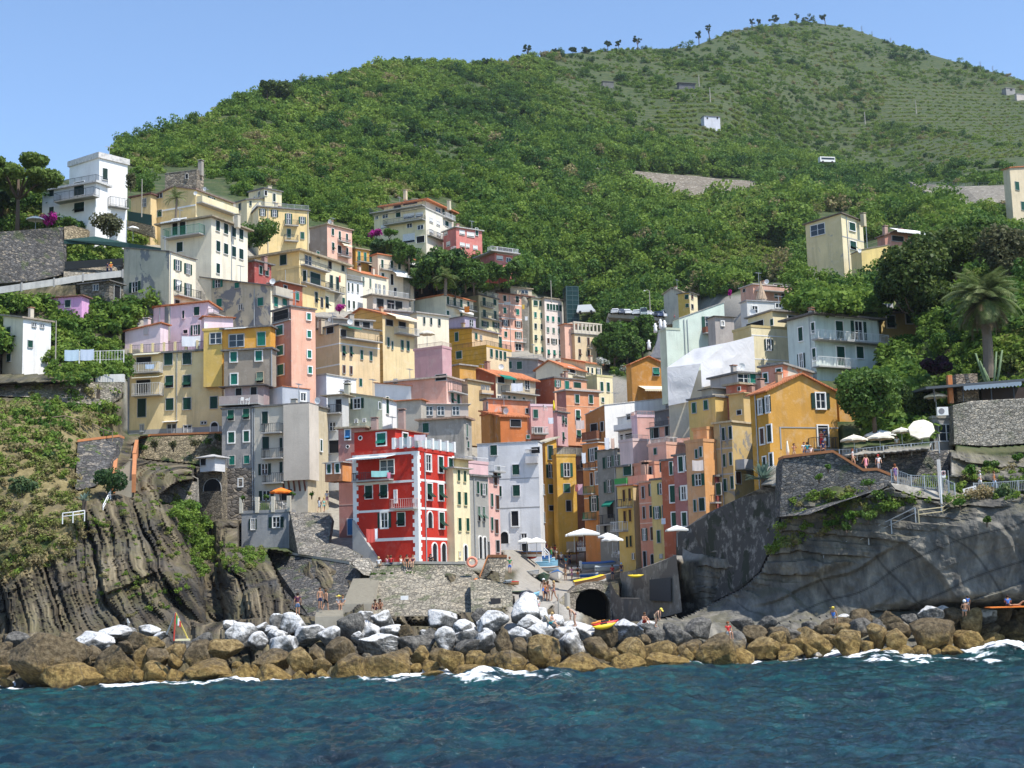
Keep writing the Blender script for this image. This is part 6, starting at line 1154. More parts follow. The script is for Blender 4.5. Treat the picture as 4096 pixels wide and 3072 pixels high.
def rockmat(name,c0,c1,c2,white=0):
 t=NT(name);wc=t.coord('World');oi=t.n('ShaderNodeObjectInfo')
 n=t.noise(wc,.55,7,.65);n2=t.noise(wc,2.6,6,.7);n3=t.noise(t.coord('World',(1,1,.6)),1.1,5,.6,1.2)
 base=t.ramp(n2,[(.33,mul(c0,.7)),(.5,c1),(.66,c2)])
 if white:
  nm=t.n('ShaderNodeNewGeometry');sx=t.n('ShaderNodeSeparateXYZ');t.l(nm.outputs['Normal'],sx.inputs[0])
  f=t.math('ADD',t.math('MULTIPLY',sx.outputs['Z'],.35),t.math('MULTIPLY',n,1.5))
  base=t.mix(t.ramp(f,[(.80,0.),(.95,1.)]),base,t.ramp(n2,[(.25,(.36,.35,.33)),(.42,(.62,.61,.59)),(.65,(.78,.77,.75))]))
 g=t.n('ShaderNodeNewGeometry');px=t.n('ShaderNodeSeparateXYZ');t.l(g.outputs['Position'],px.inputs[0])
 zz=t.math('ADD',px.outputs['Z'],t.math('MULTIPLY',t.math('SUBTRACT',n3,.5),2.6))
 och=t.ramp(n2,[(.3,(.06,.036,.012)),(.48,(.20,.128,.036)),(.62,(.33,.225,.07)),(.75,(.42,.33,.16))])
 band=t.ramp(t.math('MULTIPLY',zz,.25),[(.30,1.),(.56,0.)])
 base=t.mix(t.math('MULTIPLY',band,.85 if not white else .5),base,och)
 wet=t.ramp(t.math('MULTIPLY',zz,.5),[(.05,1.),(.32,0.)])
 base=t.mix(t.math('MULTIPLY',wet,.8),base,(.035,.022,.010))
 crk=t.n('ShaderNodeTexVoronoi',feature='DISTANCE_TO_EDGE');crk.inputs['Scale'].default_value=.42;
 mx=t.n('ShaderNodeMix',data_type='RGBA');mx.inputs[0].default_value=.35;t.l(wc,mx.inputs[6]);nn=t.n('ShaderNodeTexNoise');nn.inputs['Scale'].default_value=.8;t.l(wc,nn.inputs['Vector']);t.l(nn.outputs['Color'],mx.inputs[7]);t.l(mx.outputs[2],crk.inputs['Vector'])
 cr=t.ramp(crk.outputs['Distance'],[(0.,1.),(.02,0.)])
 base=t.mix(t.math('MULTIPLY',cr,.55),base,(.04,.035,.03))
 t.base(base);t.rough(.85);t.bump(t.math('ADD',n2,t.math('MULTIPLY',n,1.5)),.9,.35);return t.mat
B_EXTRA="1600,1425,60,45,O;1650,1400,70,45,O;1585,1385,50,40,G;1625,1370,60,36,B;1680,1375,50,40,B;1605,1350,50,30,G;1655,1345,46,26,G;1700,1420,40,30,O;1575,1425,36,36,B"
RM={'W':rockmat('bleached_rock',(.10,.10,.095),(.19,.185,.17),(.33,.32,.30),1),'G':rockmat('grey_rock',(.055,.052,.048),(.125,.118,.105),(.24,.225,.195)),'B':rockmat('brown_rock',(.060,.045,.026),(.125,.092,.050),(.21,.165,.10)),'O':rockmat('ochre_rock',(.085,.055,.022),(.21,.145,.058),(.36,.27,.13))}
def icos(n):
 bm=bmesh.new();bmesh.ops.create_icosphere(bm,subdivisions=n,radius=1);V=np.array([v.co[:]for v in bm.verts]);F_=np.array([[v.index for v in f.verts]for f in bm.faces]);bm.free();return V,F_
ICO={3:icos(4),4:icos(5)}
def rockshape(rng,w,d,h,big):
 V,F_=ICO[4 if big else 3];V=V.copy()
 r=np.full(len(V),1.25)
 for i in range(14):
  n=rng.normal(size=3);n[2]*=.8;n/=np.linalg.norm(n);off=rng.uniform(.60,.95);c=V@n
  lim=np.where(c>.05,off/np.maximum(c,.05),9);k=60.
  r=-np.log(np.exp(-k*r)+np.exp(-k*np.minimum(lim,3)))/k
 o=rng.uniform(0,99,3)
 r=r*(1+.10*fbm(V*1.3+o,3,3)+.06*fbm(V*4+o,4,4,.6)+.022*fbm(V*11+o,3,5))
 V=V*r[:,None];e=(V.max(0)-V.min(0))/2;V=(V-(V.max(0)+V.min(0))/2)/e
 return V*np.array([w/2,d/2,h/2]),F_
BL=[]
def B_(crop,s):
 for it in s.split(';'):
  it=it.strip()
  if it:
   x,y,w,h,c=it.split(',');BL.append((crop,float(x),float(y),float(w),float(h),c))
B_(cM,"430,1180,640,450,B;1010,1200,390,310,B;640,1320,560,240,O;60,1170,170,160,B;40,1270,130,120,B;50,1360,150,80,O;170,1000,250,150,G;40,1070,140,120,B;820,1010,370,170,W;1010,930,340,120,W;1290,910,190,90,W;1390,960,120,70,W;1230,1000,230,140,B;1340,1040,180,150,O;790,1110,180,130,B;1220,1160,130,220,O;1370,1160,190,180,B;1350,1270,260,180,O;1490,1110,200,160,O;1510,1180,120,130,O;1190,1310,160,110,O;1520,1310,170,120,O;1730,1120,250,240,B;1930,1100,330,210,O;1810,1265,390,200,B;2050,1210,90,60,O;2110,1290,230,180,O;1950,1330,130,80,O;1740,1000,200,130,G;2090,950,250,200,W;2000,900,160,140,W;2080,1390,180,60,O;1370,1370,170,50,O;560,1000,140,140,B;700,1190,170,200,B;1080,1060,150,110,B;1620,1060,120,120,G")
B_(cN,"370,860,220,190,W;230,840,120,140,W;90,900,130,100,W;180,920,130,110,W;70,1010,170,170,W;240,970,180,130,W;300,1070,270,230,W;510,960,270,180,W;680,970,200,190,W;440,1180,230,230,O;180,1180,320,200,B;200,1310,330,190,O;30,1270,90,130,O;430,1310,130,100,O;540,1320,110,70,O;640,1300,110,110,O;580,1130,140,190,B;780,1080,250,210,B;620,1220,170,140,B;860,1260,320,270,B;1170,1230,430,230,B;870,880,230,220,G;980,820,170,140,W;1140,830,200,180,W;1050,910,200,160,W;1220,930,190,120,W;930,970,120,100,W;1110,1040,350,190,W;1440,1030,330,160,G;1340,920,150,110,B;1470,1130,170,160,O;1430,1250,110,100,O;1520,1210,80,100,O;1560,1240,140,120,O;1630,1140,150,140,B;1740,1180,210,230,O;1580,1320,290,110,B;1660,830,250,170,W;1690,990,170,210,W;1850,890,190,140,W;1870,970,250,150,W;2040,1010,170,170,W;1900,1060,250,140,G;1980,790,130,130,G;2120,840,240,190,W;2010,880,100,120,W;1930,1160,170,140,O;2060,1180,150,120,B;2150,1170,150,100,O;1900,1280,350,140,B;2100,1300,230,100,B;1560,940,100,90,G;1510,940,90,70,W;1330,1110,160,110,B;1010,1160,130,100,G")
B_(cO,"440,850,250,300,W;530,900,190,160,W;480,970,230,160,W;690,960,160,150,W;560,1030,240,140,W;630,900,120,130,B;90,1090,180,170,W;380,1070,210,160,W;240,1120,140,230,B;400,1190,160,200,B;590,1200,270,270,O;300,1300,280,200,B;140,1410,240,120,B;60,1280,130,130,O;200,1280,150,120,O;780,1060,240,140,W;950,1040,200,150,W;860,1000,210,110,W;850,1150,240,210,W;740,1160,130,140,G;1130,1070,200,200,B;1050,1170,220,180,B;1170,1230,140,110,B;880,1350,490,250,B;1150,1370,140,120,O;1310,1320,330,180,O;1660,1300,390,160,O;1350,1190,240,200,O;1590,1190,260,140,O;1330,1030,280,200,W;1490,990,180,120,W;1560,1080,180,130,G;1750,1070,240,210,G;1920,1010,250,180,G;1850,1190,230,160,B;1840,1260,140,160,B;2080,1230,330,330,B;1750,1290,110,70,O;520,1420,230,100,O;620,1090,90,60,W;1850,1340,180,90,B;480,1360,130,100,O;2150,1090,170,100,B;1700,1190,140,120,B;1450,1110,150,110,B;680,1290,130,110,B")
B_(cP,"60,1010,190,160,O;30,1110,120,100,O;190,1100,230,130,O;380,1010,360,230,O;210,950,220,110,G;120,910,140,90,G;370,870,150,80,G;590,870,250,140,B;790,800,200,140,B;650,910,160,120,O;810,890,230,160,G;680,1030,270,240,O;510,1000,160,100,O;360,1090,120,120,O;850,1070,120,130,O;950,980,170,240,O;1110,1010,200,200,O;1150,910,190,120,B;1050,830,200,160,B;1220,820,140,100,G;1190,1090,190,100,O;1310,1090,140,90,O;1435,1100,100,70,O;1440,940,410,250,B;1390,770,250,130,W;1480,740,170,80,W;1620,790,200,150,B;1760,830,180,230,O;1730,1010,230,190,O;1590,1090,200,100,O;1880,800,180,140,W;1920,920,170,130,B;1930,1000,230,130,O;2020,780,180,170,B;2110,900,210,170,B;2160,1010,230,130,O;2150,790,130,110,B;1090,1160,320,100,O;650,1215,90,40,O;410,1130,120,60,W;640,795,120,50,W;1010,1100,170,80,B;470,920,160,110,B;260,1040,150,110,O;2190,780,160,140,B;960,870,120,110,G;1330,870,120,110,B")
ROCKPOS=[]
B_(cZ,B_EXTRA)
def boulders():
 rng=np.random.default_rng(42);recs=[]
 for(crop,x,y,w,h,c)in BL:
  u,v=crop(x,y);vb=v+h*crop.k/2;Db=bank(u,vb);k=crop.k*Db/FPX;W_,H_=w*k*1.06,h*k*1.10
  d=(W_*.6+H_*.4)*rng.uniform(.8,1.05);P=at(u,v,Db+d*.25)
  V,F_=rockshape(rng,W_,d,H_,W_>2.6);me=npmesh('boulder',V,F_,RM[c])
  o=link('boulder',me,None,Matrix.Translation(P)@Matrix.Rotation(rng.uniform(-.12,.12),4,'Z')@Matrix.Rotation(rng.uniform(-.16,.16),4,'Y'))
  ROCKPOS.append((u,v,P,H_));recs.append((o,u,v,vb,W_,H_,c))
 marks=[(0,62,'below the scrubby cliff'),(62,130,'below the ribbed cliff'),(130,190,'below the flag tripod'),(190,228,'below the dark cleft'),(228,285,'below the dark shirted man'),(285,335,'below the two bathers'),(335,385,'below the harbour steps'),(385,440,'below the red house'),(440,490,'below the harbour wall'),(490,535,'below the white tower'),(535,580,'below the slipway'),(580,640,'below the tunnel arch'),(640,700,'below the concrete wall'),(700,760,'below the slab foot'),(760,822,'below the slanting dark slab'),(822,875,'near the woman in straw hat'),(875,940,'below the dark slab'),(940,985,'near the white capped man'),(985,1100,'near the orange towel')]
 cn={'W':'white','G':'grey','B':'brown','O':'ochre'}
 seen={}
 for r in recs:
  o,u,v,vb,W_,H_,c=r;wl=np.interp(u,WLU,WLV);row='at the waterline' if wl-vb<9 else('mid-bank' if wl-vb<32 else 'atop the bank')
  sz='huge' if W_>5 else 'large' if W_>3.4 else 'small' if W_<1.7 else 'mid-sized';shp='flat ' if W_>2*H_ else 'upright ' if H_>1.05*W_ else 'rounded ' if W_<1.35*H_ else ''
  mk=[m for a,b,m in marks if a<=u<b or(u<0 and a==0)][0]
  seen.setdefault((sz,shp,cn[c],row,mk),[]).append(r)
 for(sz,shp,cc,row,mk),l in seen.items():
  l.sort(key=lambda r:r[1])
  for i,r in enumerate(l):
   ex=''
   if len(l)>1:
    ex=['the one nearer the open sea cliff of the pair','the one nearer'][0]if False else ''
    pre={2:['leftmost','rightmost'],3:['leftmost','middle','rightmost'],4:['leftmost','second','third','rightmost']}.get(len(l),['leftmost']+['inner']*(len(l)-2)+['rightmost'])[i]
    lab=f'{pre} {sz} {shp}{cc} boulder {row} {mk}'
   else:lab=f'{sz} {shp}{cc} boulder {row} {mk}'
   tag(r[0],lab,'boulder','boulders of the breakwater')
boulders()
hillside_plants()
garden('cliff_scrub',[(-140,450),(0,450),(40,460),(100,475),(115,440),(120,395),(60,390),(-140,390)],460,.3,1.1,.3,1.0,'low scrub and dry tufts on the terraces above the western cliff')
garden('dry_scrub',[(-140,465),(70,455),(90,500),(70,560),(0,580),(-140,560)],620,.3,.8,.80,1.0,'tawny scrub and cactus covering the western cliff top')
garden('cliff_tufts',[(40,560),(110,500),(125,450),(215,440),(215,470),(190,500),(200,560),(200,600),(120,620)],230,.14,.42,.5,1.0,'small green tufts on the ribbed cliff')
garden('garden_greenery',[(-140,305),(0,300),(60,300),(150,305),(150,330),(60,340),(0,350),(-140,350)],420,.8,2.0,.25,.75,'mixed bushes between the path fence and pink hut')
garden('garden_greenery',[(88,228),(110,224),(162,248),(160,250),(120,245),(90,236)],260,.7,1.3,.60,.74,'bright vine garden above the dark green fence')
garden('garden_greenery',[(66,242),(120,247),(124,262),(70,265)],130,.6,1.4,.3,.8,'wild bushes hanging below the dark green fence')
garden('slope_greenery',[(740,290),(800,275),(850,262),(880,290),(880,330),(840,330),(790,325),(750,320)],420,.8,2.2,.2,.7,'dense bushes below the yellow spur house')
garden('slope_greenery',[(850,330),(890,330),(910,360),(940,400),(960,440),(880,440),(850,400)],380,.8,2.0,.2,.7,'dark bushes on the bank beside the parasol terrace')
garden('ledge_tufts',[(780,500),(860,490),(1000,470),(1100,460),(1100,500),(1000,500),(900,508),(800,545),(770,560)],260,.3,.8,.55,.95,'tufts of grass on the ledges of the dark slab')
garden('garden_greenery',[(50,335),(125,345),(125,378),(50,385)],160,.5,1.4,.3,.8,'bushes around the laundry lines')
garden('cleft_greenery',[(165,500),(200,505),(212,560),(200,580),(185,540)],110,.35,.9,.45,.72,'green creepers in the cleft beside the ribbed cliff')
garden('shore_greenery',[(215,545),(262,545),(265,560),(240,575),(215,570)],60,.25,.6,.4,.9,'green tufts under the cafe terrace')
garden('east_hill_greenery',[(900,240),(1030,205),(1180,200),(1180,330),(1000,340),(900,300)],900,1.0,2.6,.12,.66,'mixed evergreen bushes behind the palm')
tree(*cA(150,905),198,11.0,12,'umbrella_pine','umbrella pine with broad flat crown beside the white villa',treemat('stone_pine_needles',(.06,.11,.022),(.12,.185,.034),(.20,.27,.06)),lobes=24,n=16000,leaf=.22,crownlow=.50,seed=4,flat=.6,spread=1.25,lr=(.2,.36))
tree(*cA(20,900),206,7,7,'pine_tree','bushy dark pine at the edge behind the umbrella pine',M_PINE,lobes=9,n=2600,leaf=.32,crownlow=.2,seed=5)
shrub(cA,955,950,300,220,'round_bush','round olive brown bush in front of the white villa',M_OLIVE,D=200,n=1500,leaf=.2,seed=3)
shrub(cA,410,880,150,125,'bougainvillea','magenta bougainvillea below the white villa',M_BOUG,D=200,n=900,leaf=.14,seed=4)
shrub(cA,570,880,190,90,'garden_bush','grey green garden bush beside magenta bougainvillea',M_TREE,D=200.5,n=700,seed=14)
shrub(cA,1130,560,90,170,'climber','yellow green climber on the corner of the white villa',M_OLIVE,D=206,n=600,seed=15)
shrub(cB,300,740,380,260,'shade_bush','dark bushes in front of square yellow house',M_TREE,D=243,n=2200,leaf=.24,seed=5)
shrub(cB,990,1290,90,80,'bougainvillea','lilac bougainvillea on the yellow house balcony',M_BOUG,D=226,n=500,leaf=.12,seed=6)
shrub(cB,1300,650,110,80,'bougainvillea','magenta bougainvillea below the cream apartment block',M_BOUG,D=292,n=600,leaf=.2,seed=7)
shrub(cB,1420,650,150,90,'hedge_bush','bright clipped bush below the cream apartment block',M_BRIGHT,D=291,n=700,leaf=.2,seed=8)
for i,(x,y,s)in enumerate(((1350,760,190),(1480,770,200),(1590,830,220),(1700,900,260),(1850,860,260),(1830,960,240),(2000,900,260),(2080,960,280),(2150,1000,240),(1990,1040,230),(1700,1000,210))):
 u,v=cB(x,y);tree(u,v+s*.05,286-2*(i%3),s*.1157*286/FPX,s*.1157*286/FPX*1.15,'slope_tree',['rounded','olive toned','taller','spreading','bushy','dense','shadowy','light green','drooping','low','slender'][i]+' evergreen tree on the slope below the red apartment block',[M_PINE,M_TREE,M_TREE][i%3],n=1900,leaf=.34,crownlow=.12,seed=50+i,group='evergreens below the apartment blocks')
palm(*cB(1905,1110),280,2.6,3.4,'feathery palm on the slope behind pale green house',30,seed=8,trunkr=.3,old=False)
palm(*cA(1520,770),207,2.5,2.2,'small palm on the roof terrace behind the cream house',20,seed=9,trunkr=.15,old=False)
for i,(x,y,s)in enumerate(((560,190,150),(640,205,150),(720,200,130),(780,170,150))):u,v=cC(x,y);tree(u,v+s*.05,290,s*.1157*290/FPX,s*.1157*290/FPX*1.2,'slope_tree',['bright tree under the first pillar of the red block','leafy tree under the middle of the lower red block','leafy tree under the corner of the lower red block','tall bright tree just past the lower red block'][i],M_TREE,n=1500,leaf=.3,crownlow=.05,seed=90+i)
for i,(x,y,s)in enumerate(((1560,800,260),(1650,760,280),(1750,860,300),(1800,760,280),(1880,780,260),(1640,880,260),(1560,900,220),(1900,680,220))):
 u,v=cC(x,y);D_=322-4*(i%3);h=s*.1157*D_/FPX*1.1;tree(u,v+s*.055,D_,h,h*1.05,'broadleaf_tree',['bright lobed','tall bright','wide bright','pale topped','dark edged','round bright','small bright','shaded'][i]+' leafy tree beside the cream arched villa',[M_BRIGHT,M_TREE,M_TREE][i%3],n=2200,leaf=.36,crownlow=.08,seed=70+i,group='leafy trees below the car park')
shrub(cC,1545,1010,110,85,'oleander','white flowering oleander beside the lemon house',treemat('white_blossom',(.12,.16,.08),(.4,.42,.36),(.7,.7,.66)),D=250,n=600,leaf=.16,seed=11)
shrub(cC,1730,1050,100,60,'oleander','low white flowering oleander near brown ochre house',treemat('white_blossom2',(.12,.16,.08),(.4,.42,.36),(.7,.7,.66)),D=232,n=500,leaf=.14,seed=12)
shrub(cD,1680,490,130,110,'bougainvillea','bright magenta bougainvillea below the salmon terrace house',M_BOUG,D=208,n=900,leaf=.15,seed=13)
shrub(cD,1125,400,30,60,'bougainvillea','small purple flowering shrub near the spire',M_BOUG,D=236,n=200,leaf=.15,seed=16)
tree(*cE(1310,1180),172,13.4,10.5,'evergreen_oak','big dark evergreen oak on the bank beside the palm',M_DARK_T,lobes=26,n=15000,leaf=.26,crownlow=.02,seed=21,spread=1.15)
tree(*cE(1620,800),182,9.0,8.5,'olive_tree','grey green tree crown behind the big evergreen oak',M_DARK_T,lobes=16,n=6000,leaf=.28,crownlow=.1,seed=22)
tree(*cE(2060,780),178,8.5,8,'olive_tree','silvery olive tree at the edge behind the palm',M_OLIVE,lobes=14,n=5000,leaf=.24,crownlow=.1,seed=23)
tree(*cE(1950,560),215,8,10,'bushy_tree','bright bushy tree on the skyline bank above the olives',M_TREE,lobes=12,n=3600,leaf=.3,crownlow=.05,seed=24)
palm(*cE(1905,1460),148,7.4,4.9,'large date palm with grey drooping skirt',92,seed=31,trunkr=.50)
tree(*cL(920,650),140,7.0,6.2,'fig_tree','glossy fig tree between ochre house and bar kitchen',M_TREE,lobes=20,n=9000,leaf=.17,crownlow=.02,seed=26,spread=1.1)
shrub(cL,1300,640,330,420,'bank_bush','shadowy ivy bush behind the fig tree',M_DARK_T,D=146,n=2600,leaf=.18,seed=27)
shrub(cE,1470,1500,230,170,'bougainvillea','purple bougainvillea coloured dark for the shade of the palm',treemat('shade_tinted_bougainvillea',(.012,.022,.008),(.045,.010,.035),(.03,.045,.014)),D=151,n=3600,leaf=.17,seed=28)  # flower and leaf colours darkened to stand for deep shade
shrub(cE,1240,1270,260,120,'pepper_bush','bright garden bush beside mustard yellow house',M_BRIGHT,D=172,n=900,leaf=.17,seed=29)
shrub(cE,2080,1480,260,160,'bank_bush','dark undergrowth under the stair rail by the palm',M_DARK_T,D=149,n=1400,leaf=.17,seed=30)
garden('garden_greenery',[(802,258),(850,256),(880,262),(890,288),(800,288)],130,.7,1.5,.2,.6,'garden bushes below the bright yellow annexe')
for i,(x,y,w,h)in enumerate(((440,1120,80,60),(520,1030,45,45),(870,1170,110,70))):shrub(cL,x,y,w,h,'wall_plant',['tufted plant low on the dark terrace wall','tiny plant near the coping of the terrace wall','yellow green plant under the lower coping'][i],M_BRIGHT,D=128.2,n=260,leaf=.08,seed=33+i)
for i,(x,y,w,h)in enumerate(((960,1300,130,100),(700,1470,100,80),(860,1470,150,100),(560,1520,130,60),(680,1560,80,90),(1740,1080,150,100),(1930,1020,130,80),(2160,960,80,70),(1890,1490,70,60),(1660,1340,110,60),(480,1380,120,60))):
 shrub(cL,x,y,w,h,'ledge_bush',['largest green bush on the ledge under the path railing','pale bush low beside the path','wide bush above the handrail path','dry bush below the terrace wall foot','dark green bush beside the sea wall rocks','bright bush on the rock below the bar wall','leafy bush right under the bar wall','small bush at the rock edge under the bar','grass clump on the dark slab','bush beside the dry reeds','grey green bush at the terrace wall foot'][i],[M_TREE,M_BRIGHT][i%2],n=420,leaf=.11,seed=40+i)
shrub(cG,945,1010,230,260,'cypress_bush','dark feathery bush beside the lower stairs',M_PINE,D=137,n=2200,leaf=.12,seed=60)
for i,(x,y,w,h)in enumerate(((1385,1170,120,80),(1510,1180,110,90),(1640,1210,170,110),(1560,1350,220,180))):shrub(cG,x,y,w,h,'cleft_bush',['small bright bush on the cliff edge below low terrace wall','bright bush in the middle of the cleft row','largest bright bush below the stone store','trailing dark bush down in the cleft'][i],M_BRIGHT if i<3 else M_TREE,D=150-i,n=800,leaf=.13,seed=62+i)
for i,(x,y,w,h)in enumerate(((1225,650,120,70),(1340,640,80,100),(1500,640,70,80),(1690,620,90,70),(1790,600,90,60),(1880,590,70,90))):shrub(cG,x,y,w,h,'wall_plant',['bright wall plant near the stairs top','brownish wall plant under the coping','small wall plant at the middle of mossy wall','pale caper bush on mossy wall','green caper bush on mossy wall','dark wall plant next to grey tower'][i],[M_BRIGHT,M_OLIVE,M_OLIVE,M_OLIVE,M_TREE,M_DARK_T][i],D=176,n=320,leaf=.1,seed=70+i)
for i,(x,y,w,h)in enumerate(((1075,455,70,50),(1145,455,60,50),(1235,455,50,50),(1390,500,120,110),(1580,440,50,60),(1710,470,50,80),(1370,590,100,60),(1260,610,50,50),(1490,470,40,40))):shrub(cN,x,y,w,h,'wall_plant',['green tuft at the start of the harbour wall','second green tuft along the harbour wall top','small tuft under the seated women','largest plant hanging on the harbour wall','tuft below the doors of the red house','tall tuft beside the grey pipe','plant low on the harbour wall','tiny dry plant on the harbour wall','dry tuft under the wall corner'][i],[M_TREE,M_TREE,M_BRIGHT,M_TREE,M_OLIVE,M_BRIGHT,M_TREE,M_OLIVE,M_OLIVE][i],D=132.5 if y>500 else 136,n=260,leaf=.09,seed=80+i)
shrub(cG,380,350,230,180,'dwarf_palm','spiky dwarf palm above the cliff path',M_OLIVE,D=158,n=900,leaf=.2,seed=95)
shrub(cG,610,320,100,110,'garden_bush','small dark bush under the ivy wall',M_TREE,D=160,n=420,leaf=.12,seed=96)
shrub(cG,190,1020,230,160,'cactus_clump','grey green prickly pear clump on the western cliff',treemat('cactus_pads',(.04,.08,.03),(.08,.13,.05),(.16,.20,.08)),D=126,n=700,leaf=.16,seed=97)
shrub(cG,430,800,110,150,'cactus_clump','upper prickly pear clump beside the shaded stone wall',treemat('cactus_pads2',(.04,.08,.03),(.08,.13,.05),(.16,.20,.08)),D=140,n=420,leaf=.14,seed=98)
for i,(x,y,h,w,lb)in enumerate(((1140,125,36,20,'lone pine on the middle ridge'),(1047,137,20,22,'low pine on the first shoulder of the ridge'),(1313,104,26,20,'short pine beside the paired ridge trees'),(1337,103,26,14,'thin pine between short pine and big ridge pine'),(1378,102,34,20,'big dark pine on the saddle'),(1510,98,34,16,'leaning pale pine before the last rise'),(1533,88,40,14,'slim tall pine on the last rise'),(1625,64,24,14,'small pine on the summit flank'),(1638,62,22,10,'bare slim pine on the summit flank'),(1673,55,22,26,'twin topped pine near the summit'),(1722,48,24,12,'first pine of the summit group'),(1745,46,16,30,'low spreading pine of the summit group'),(1783,46,28,22,'lone flat topped pine just past the summit'),(1118,126,16,14,'stubby bush pine left of lone ridge pine'),(1200,112,18,16,'paired bush pine on the ridge'),(1238,108,16,24,'dark bush pine on the ridge'),(1268,106,12,24,'lowest bush pine on the ridge'))):
 lb=lb.replace(' left of',' near');u,v=cZ(x,y);v=np.interp(u,CREST[:,0],CREST[:,1])+1;D_=float(landD(np.array([u]),np.array([v]))[0])-3;k=cZ.k*D_/FPX
 tree(u,v,D_,h*k*1.05,w*k,'pine_tree',lb,M_PINE,lobes=15,n=900,leaf=.42,lr=(.16,.34),spread=1.25,crownlow=.42 if h>20 else .05,seed=200+i,group='pines along the ridge',flat=.7,lean=.04*((i%3)-1),bark=M_BARK)
for i,(x,y,h,w,lb)in enumerate(((578,225,56,34,'tall dark tree on the shoulder above the yellow houses'),(612,222,50,72,'broad dark tree on the shoulder skyline'),(740,172,22,20,'small dark tree where the ridge begins to climb'),(1535,480,60,50,'dark cypress clump under the road wall'))):
 u,v=cZ(x,y);D_=groundD(u,v)-2;k=cZ.k*D_/FPX;tree(u,v,D_,h*k*1.1,w*k,'hill_tree',lb,M_DARK_T,lobes=9,n=1500,leaf=.6,crownlow=.1,seed=230+i)
for i,(x,y,h)in enumerate(((1862,68,18),(1884,76,14),(1924,98,14),(2118,138,20),(2145,150,18),(650,200,30),(672,205,26),(690,198,20))):
 u,v=cZ(x,y);v=np.interp(u,CREST[:,0],CREST[:,1])+1;D_=float(landD(np.array([u]),np.array([v]))[0])-2;k=cZ.k*D_/FPX;hh=h*k
 mb=MB();mb.tube([(0,0,-1),(.1*hh*.1,0,hh*.6),(0,0,hh)],[hh*.03,hh*.022,.1],6)
 for j in range(5):mb.tube([(0,0,hh*(.4+.11*j)),(hh*.16*(-1)**j,0,hh*(.52+.11*j))],[hh*.012,.08],5)
 o=link('bare_tree',mb.mesh('bare_tree',plain('dead_wood',(.16,.14,.13),.95)),None,Matrix.Translation(at(u,v,D_)))
 tag(o,['dead trunk past the summit pine','shorter dead trunk past the summit','dead trunk on the falling ridge','first dead trunk above striped vineyard','last dead trunk near the picture edge','bare grey tree beside shoulder trees','bare twiggy tree near the shoulder','low bare tree before the ridge'][i],'tree','dead trees along the ridge')
def skin_mesh(name,J,E_,root,mat,sub=1):
 names=list(J);ix={n:i for i,n in enumerate(names)}
 me=bpy.data.meshes.new(name);me.from_pydata([J[n][:3]for n in names],[(ix[a],ix[b])for a,b in E_],[]);me.update()
 o=bpy.data.objects.new(name,me);COL.objects.link(o)
 md=o.modifiers.new('s','SKIN');md.use_smooth_shade=True;md.branch_smoothing=.3
 o.modifiers.new('ss','SUBSURF').levels=sub
 if not me.skin_vertices:me.attributes.new('skin_dummy','FLOAT','POINT')
 sv=me.skin_vertices[0].data
 for n in names:r=J[n][3];sv[ix[n]].radius=(r,r if len(J[n])<5 else J[n][4]);sv[ix[n]].use_root=(n==root)
 dg=bpy.context.evaluated_depsgraph_get();r=bpy.data.meshes.new_from_object(o.evaluated_get(dg));r.name=name
 bpy.data.objects.remove(o);bpy.data.meshes.remove(me);r.materials.clear();r.materials.append(mat);return r
def V3(*a):return Vector(a)
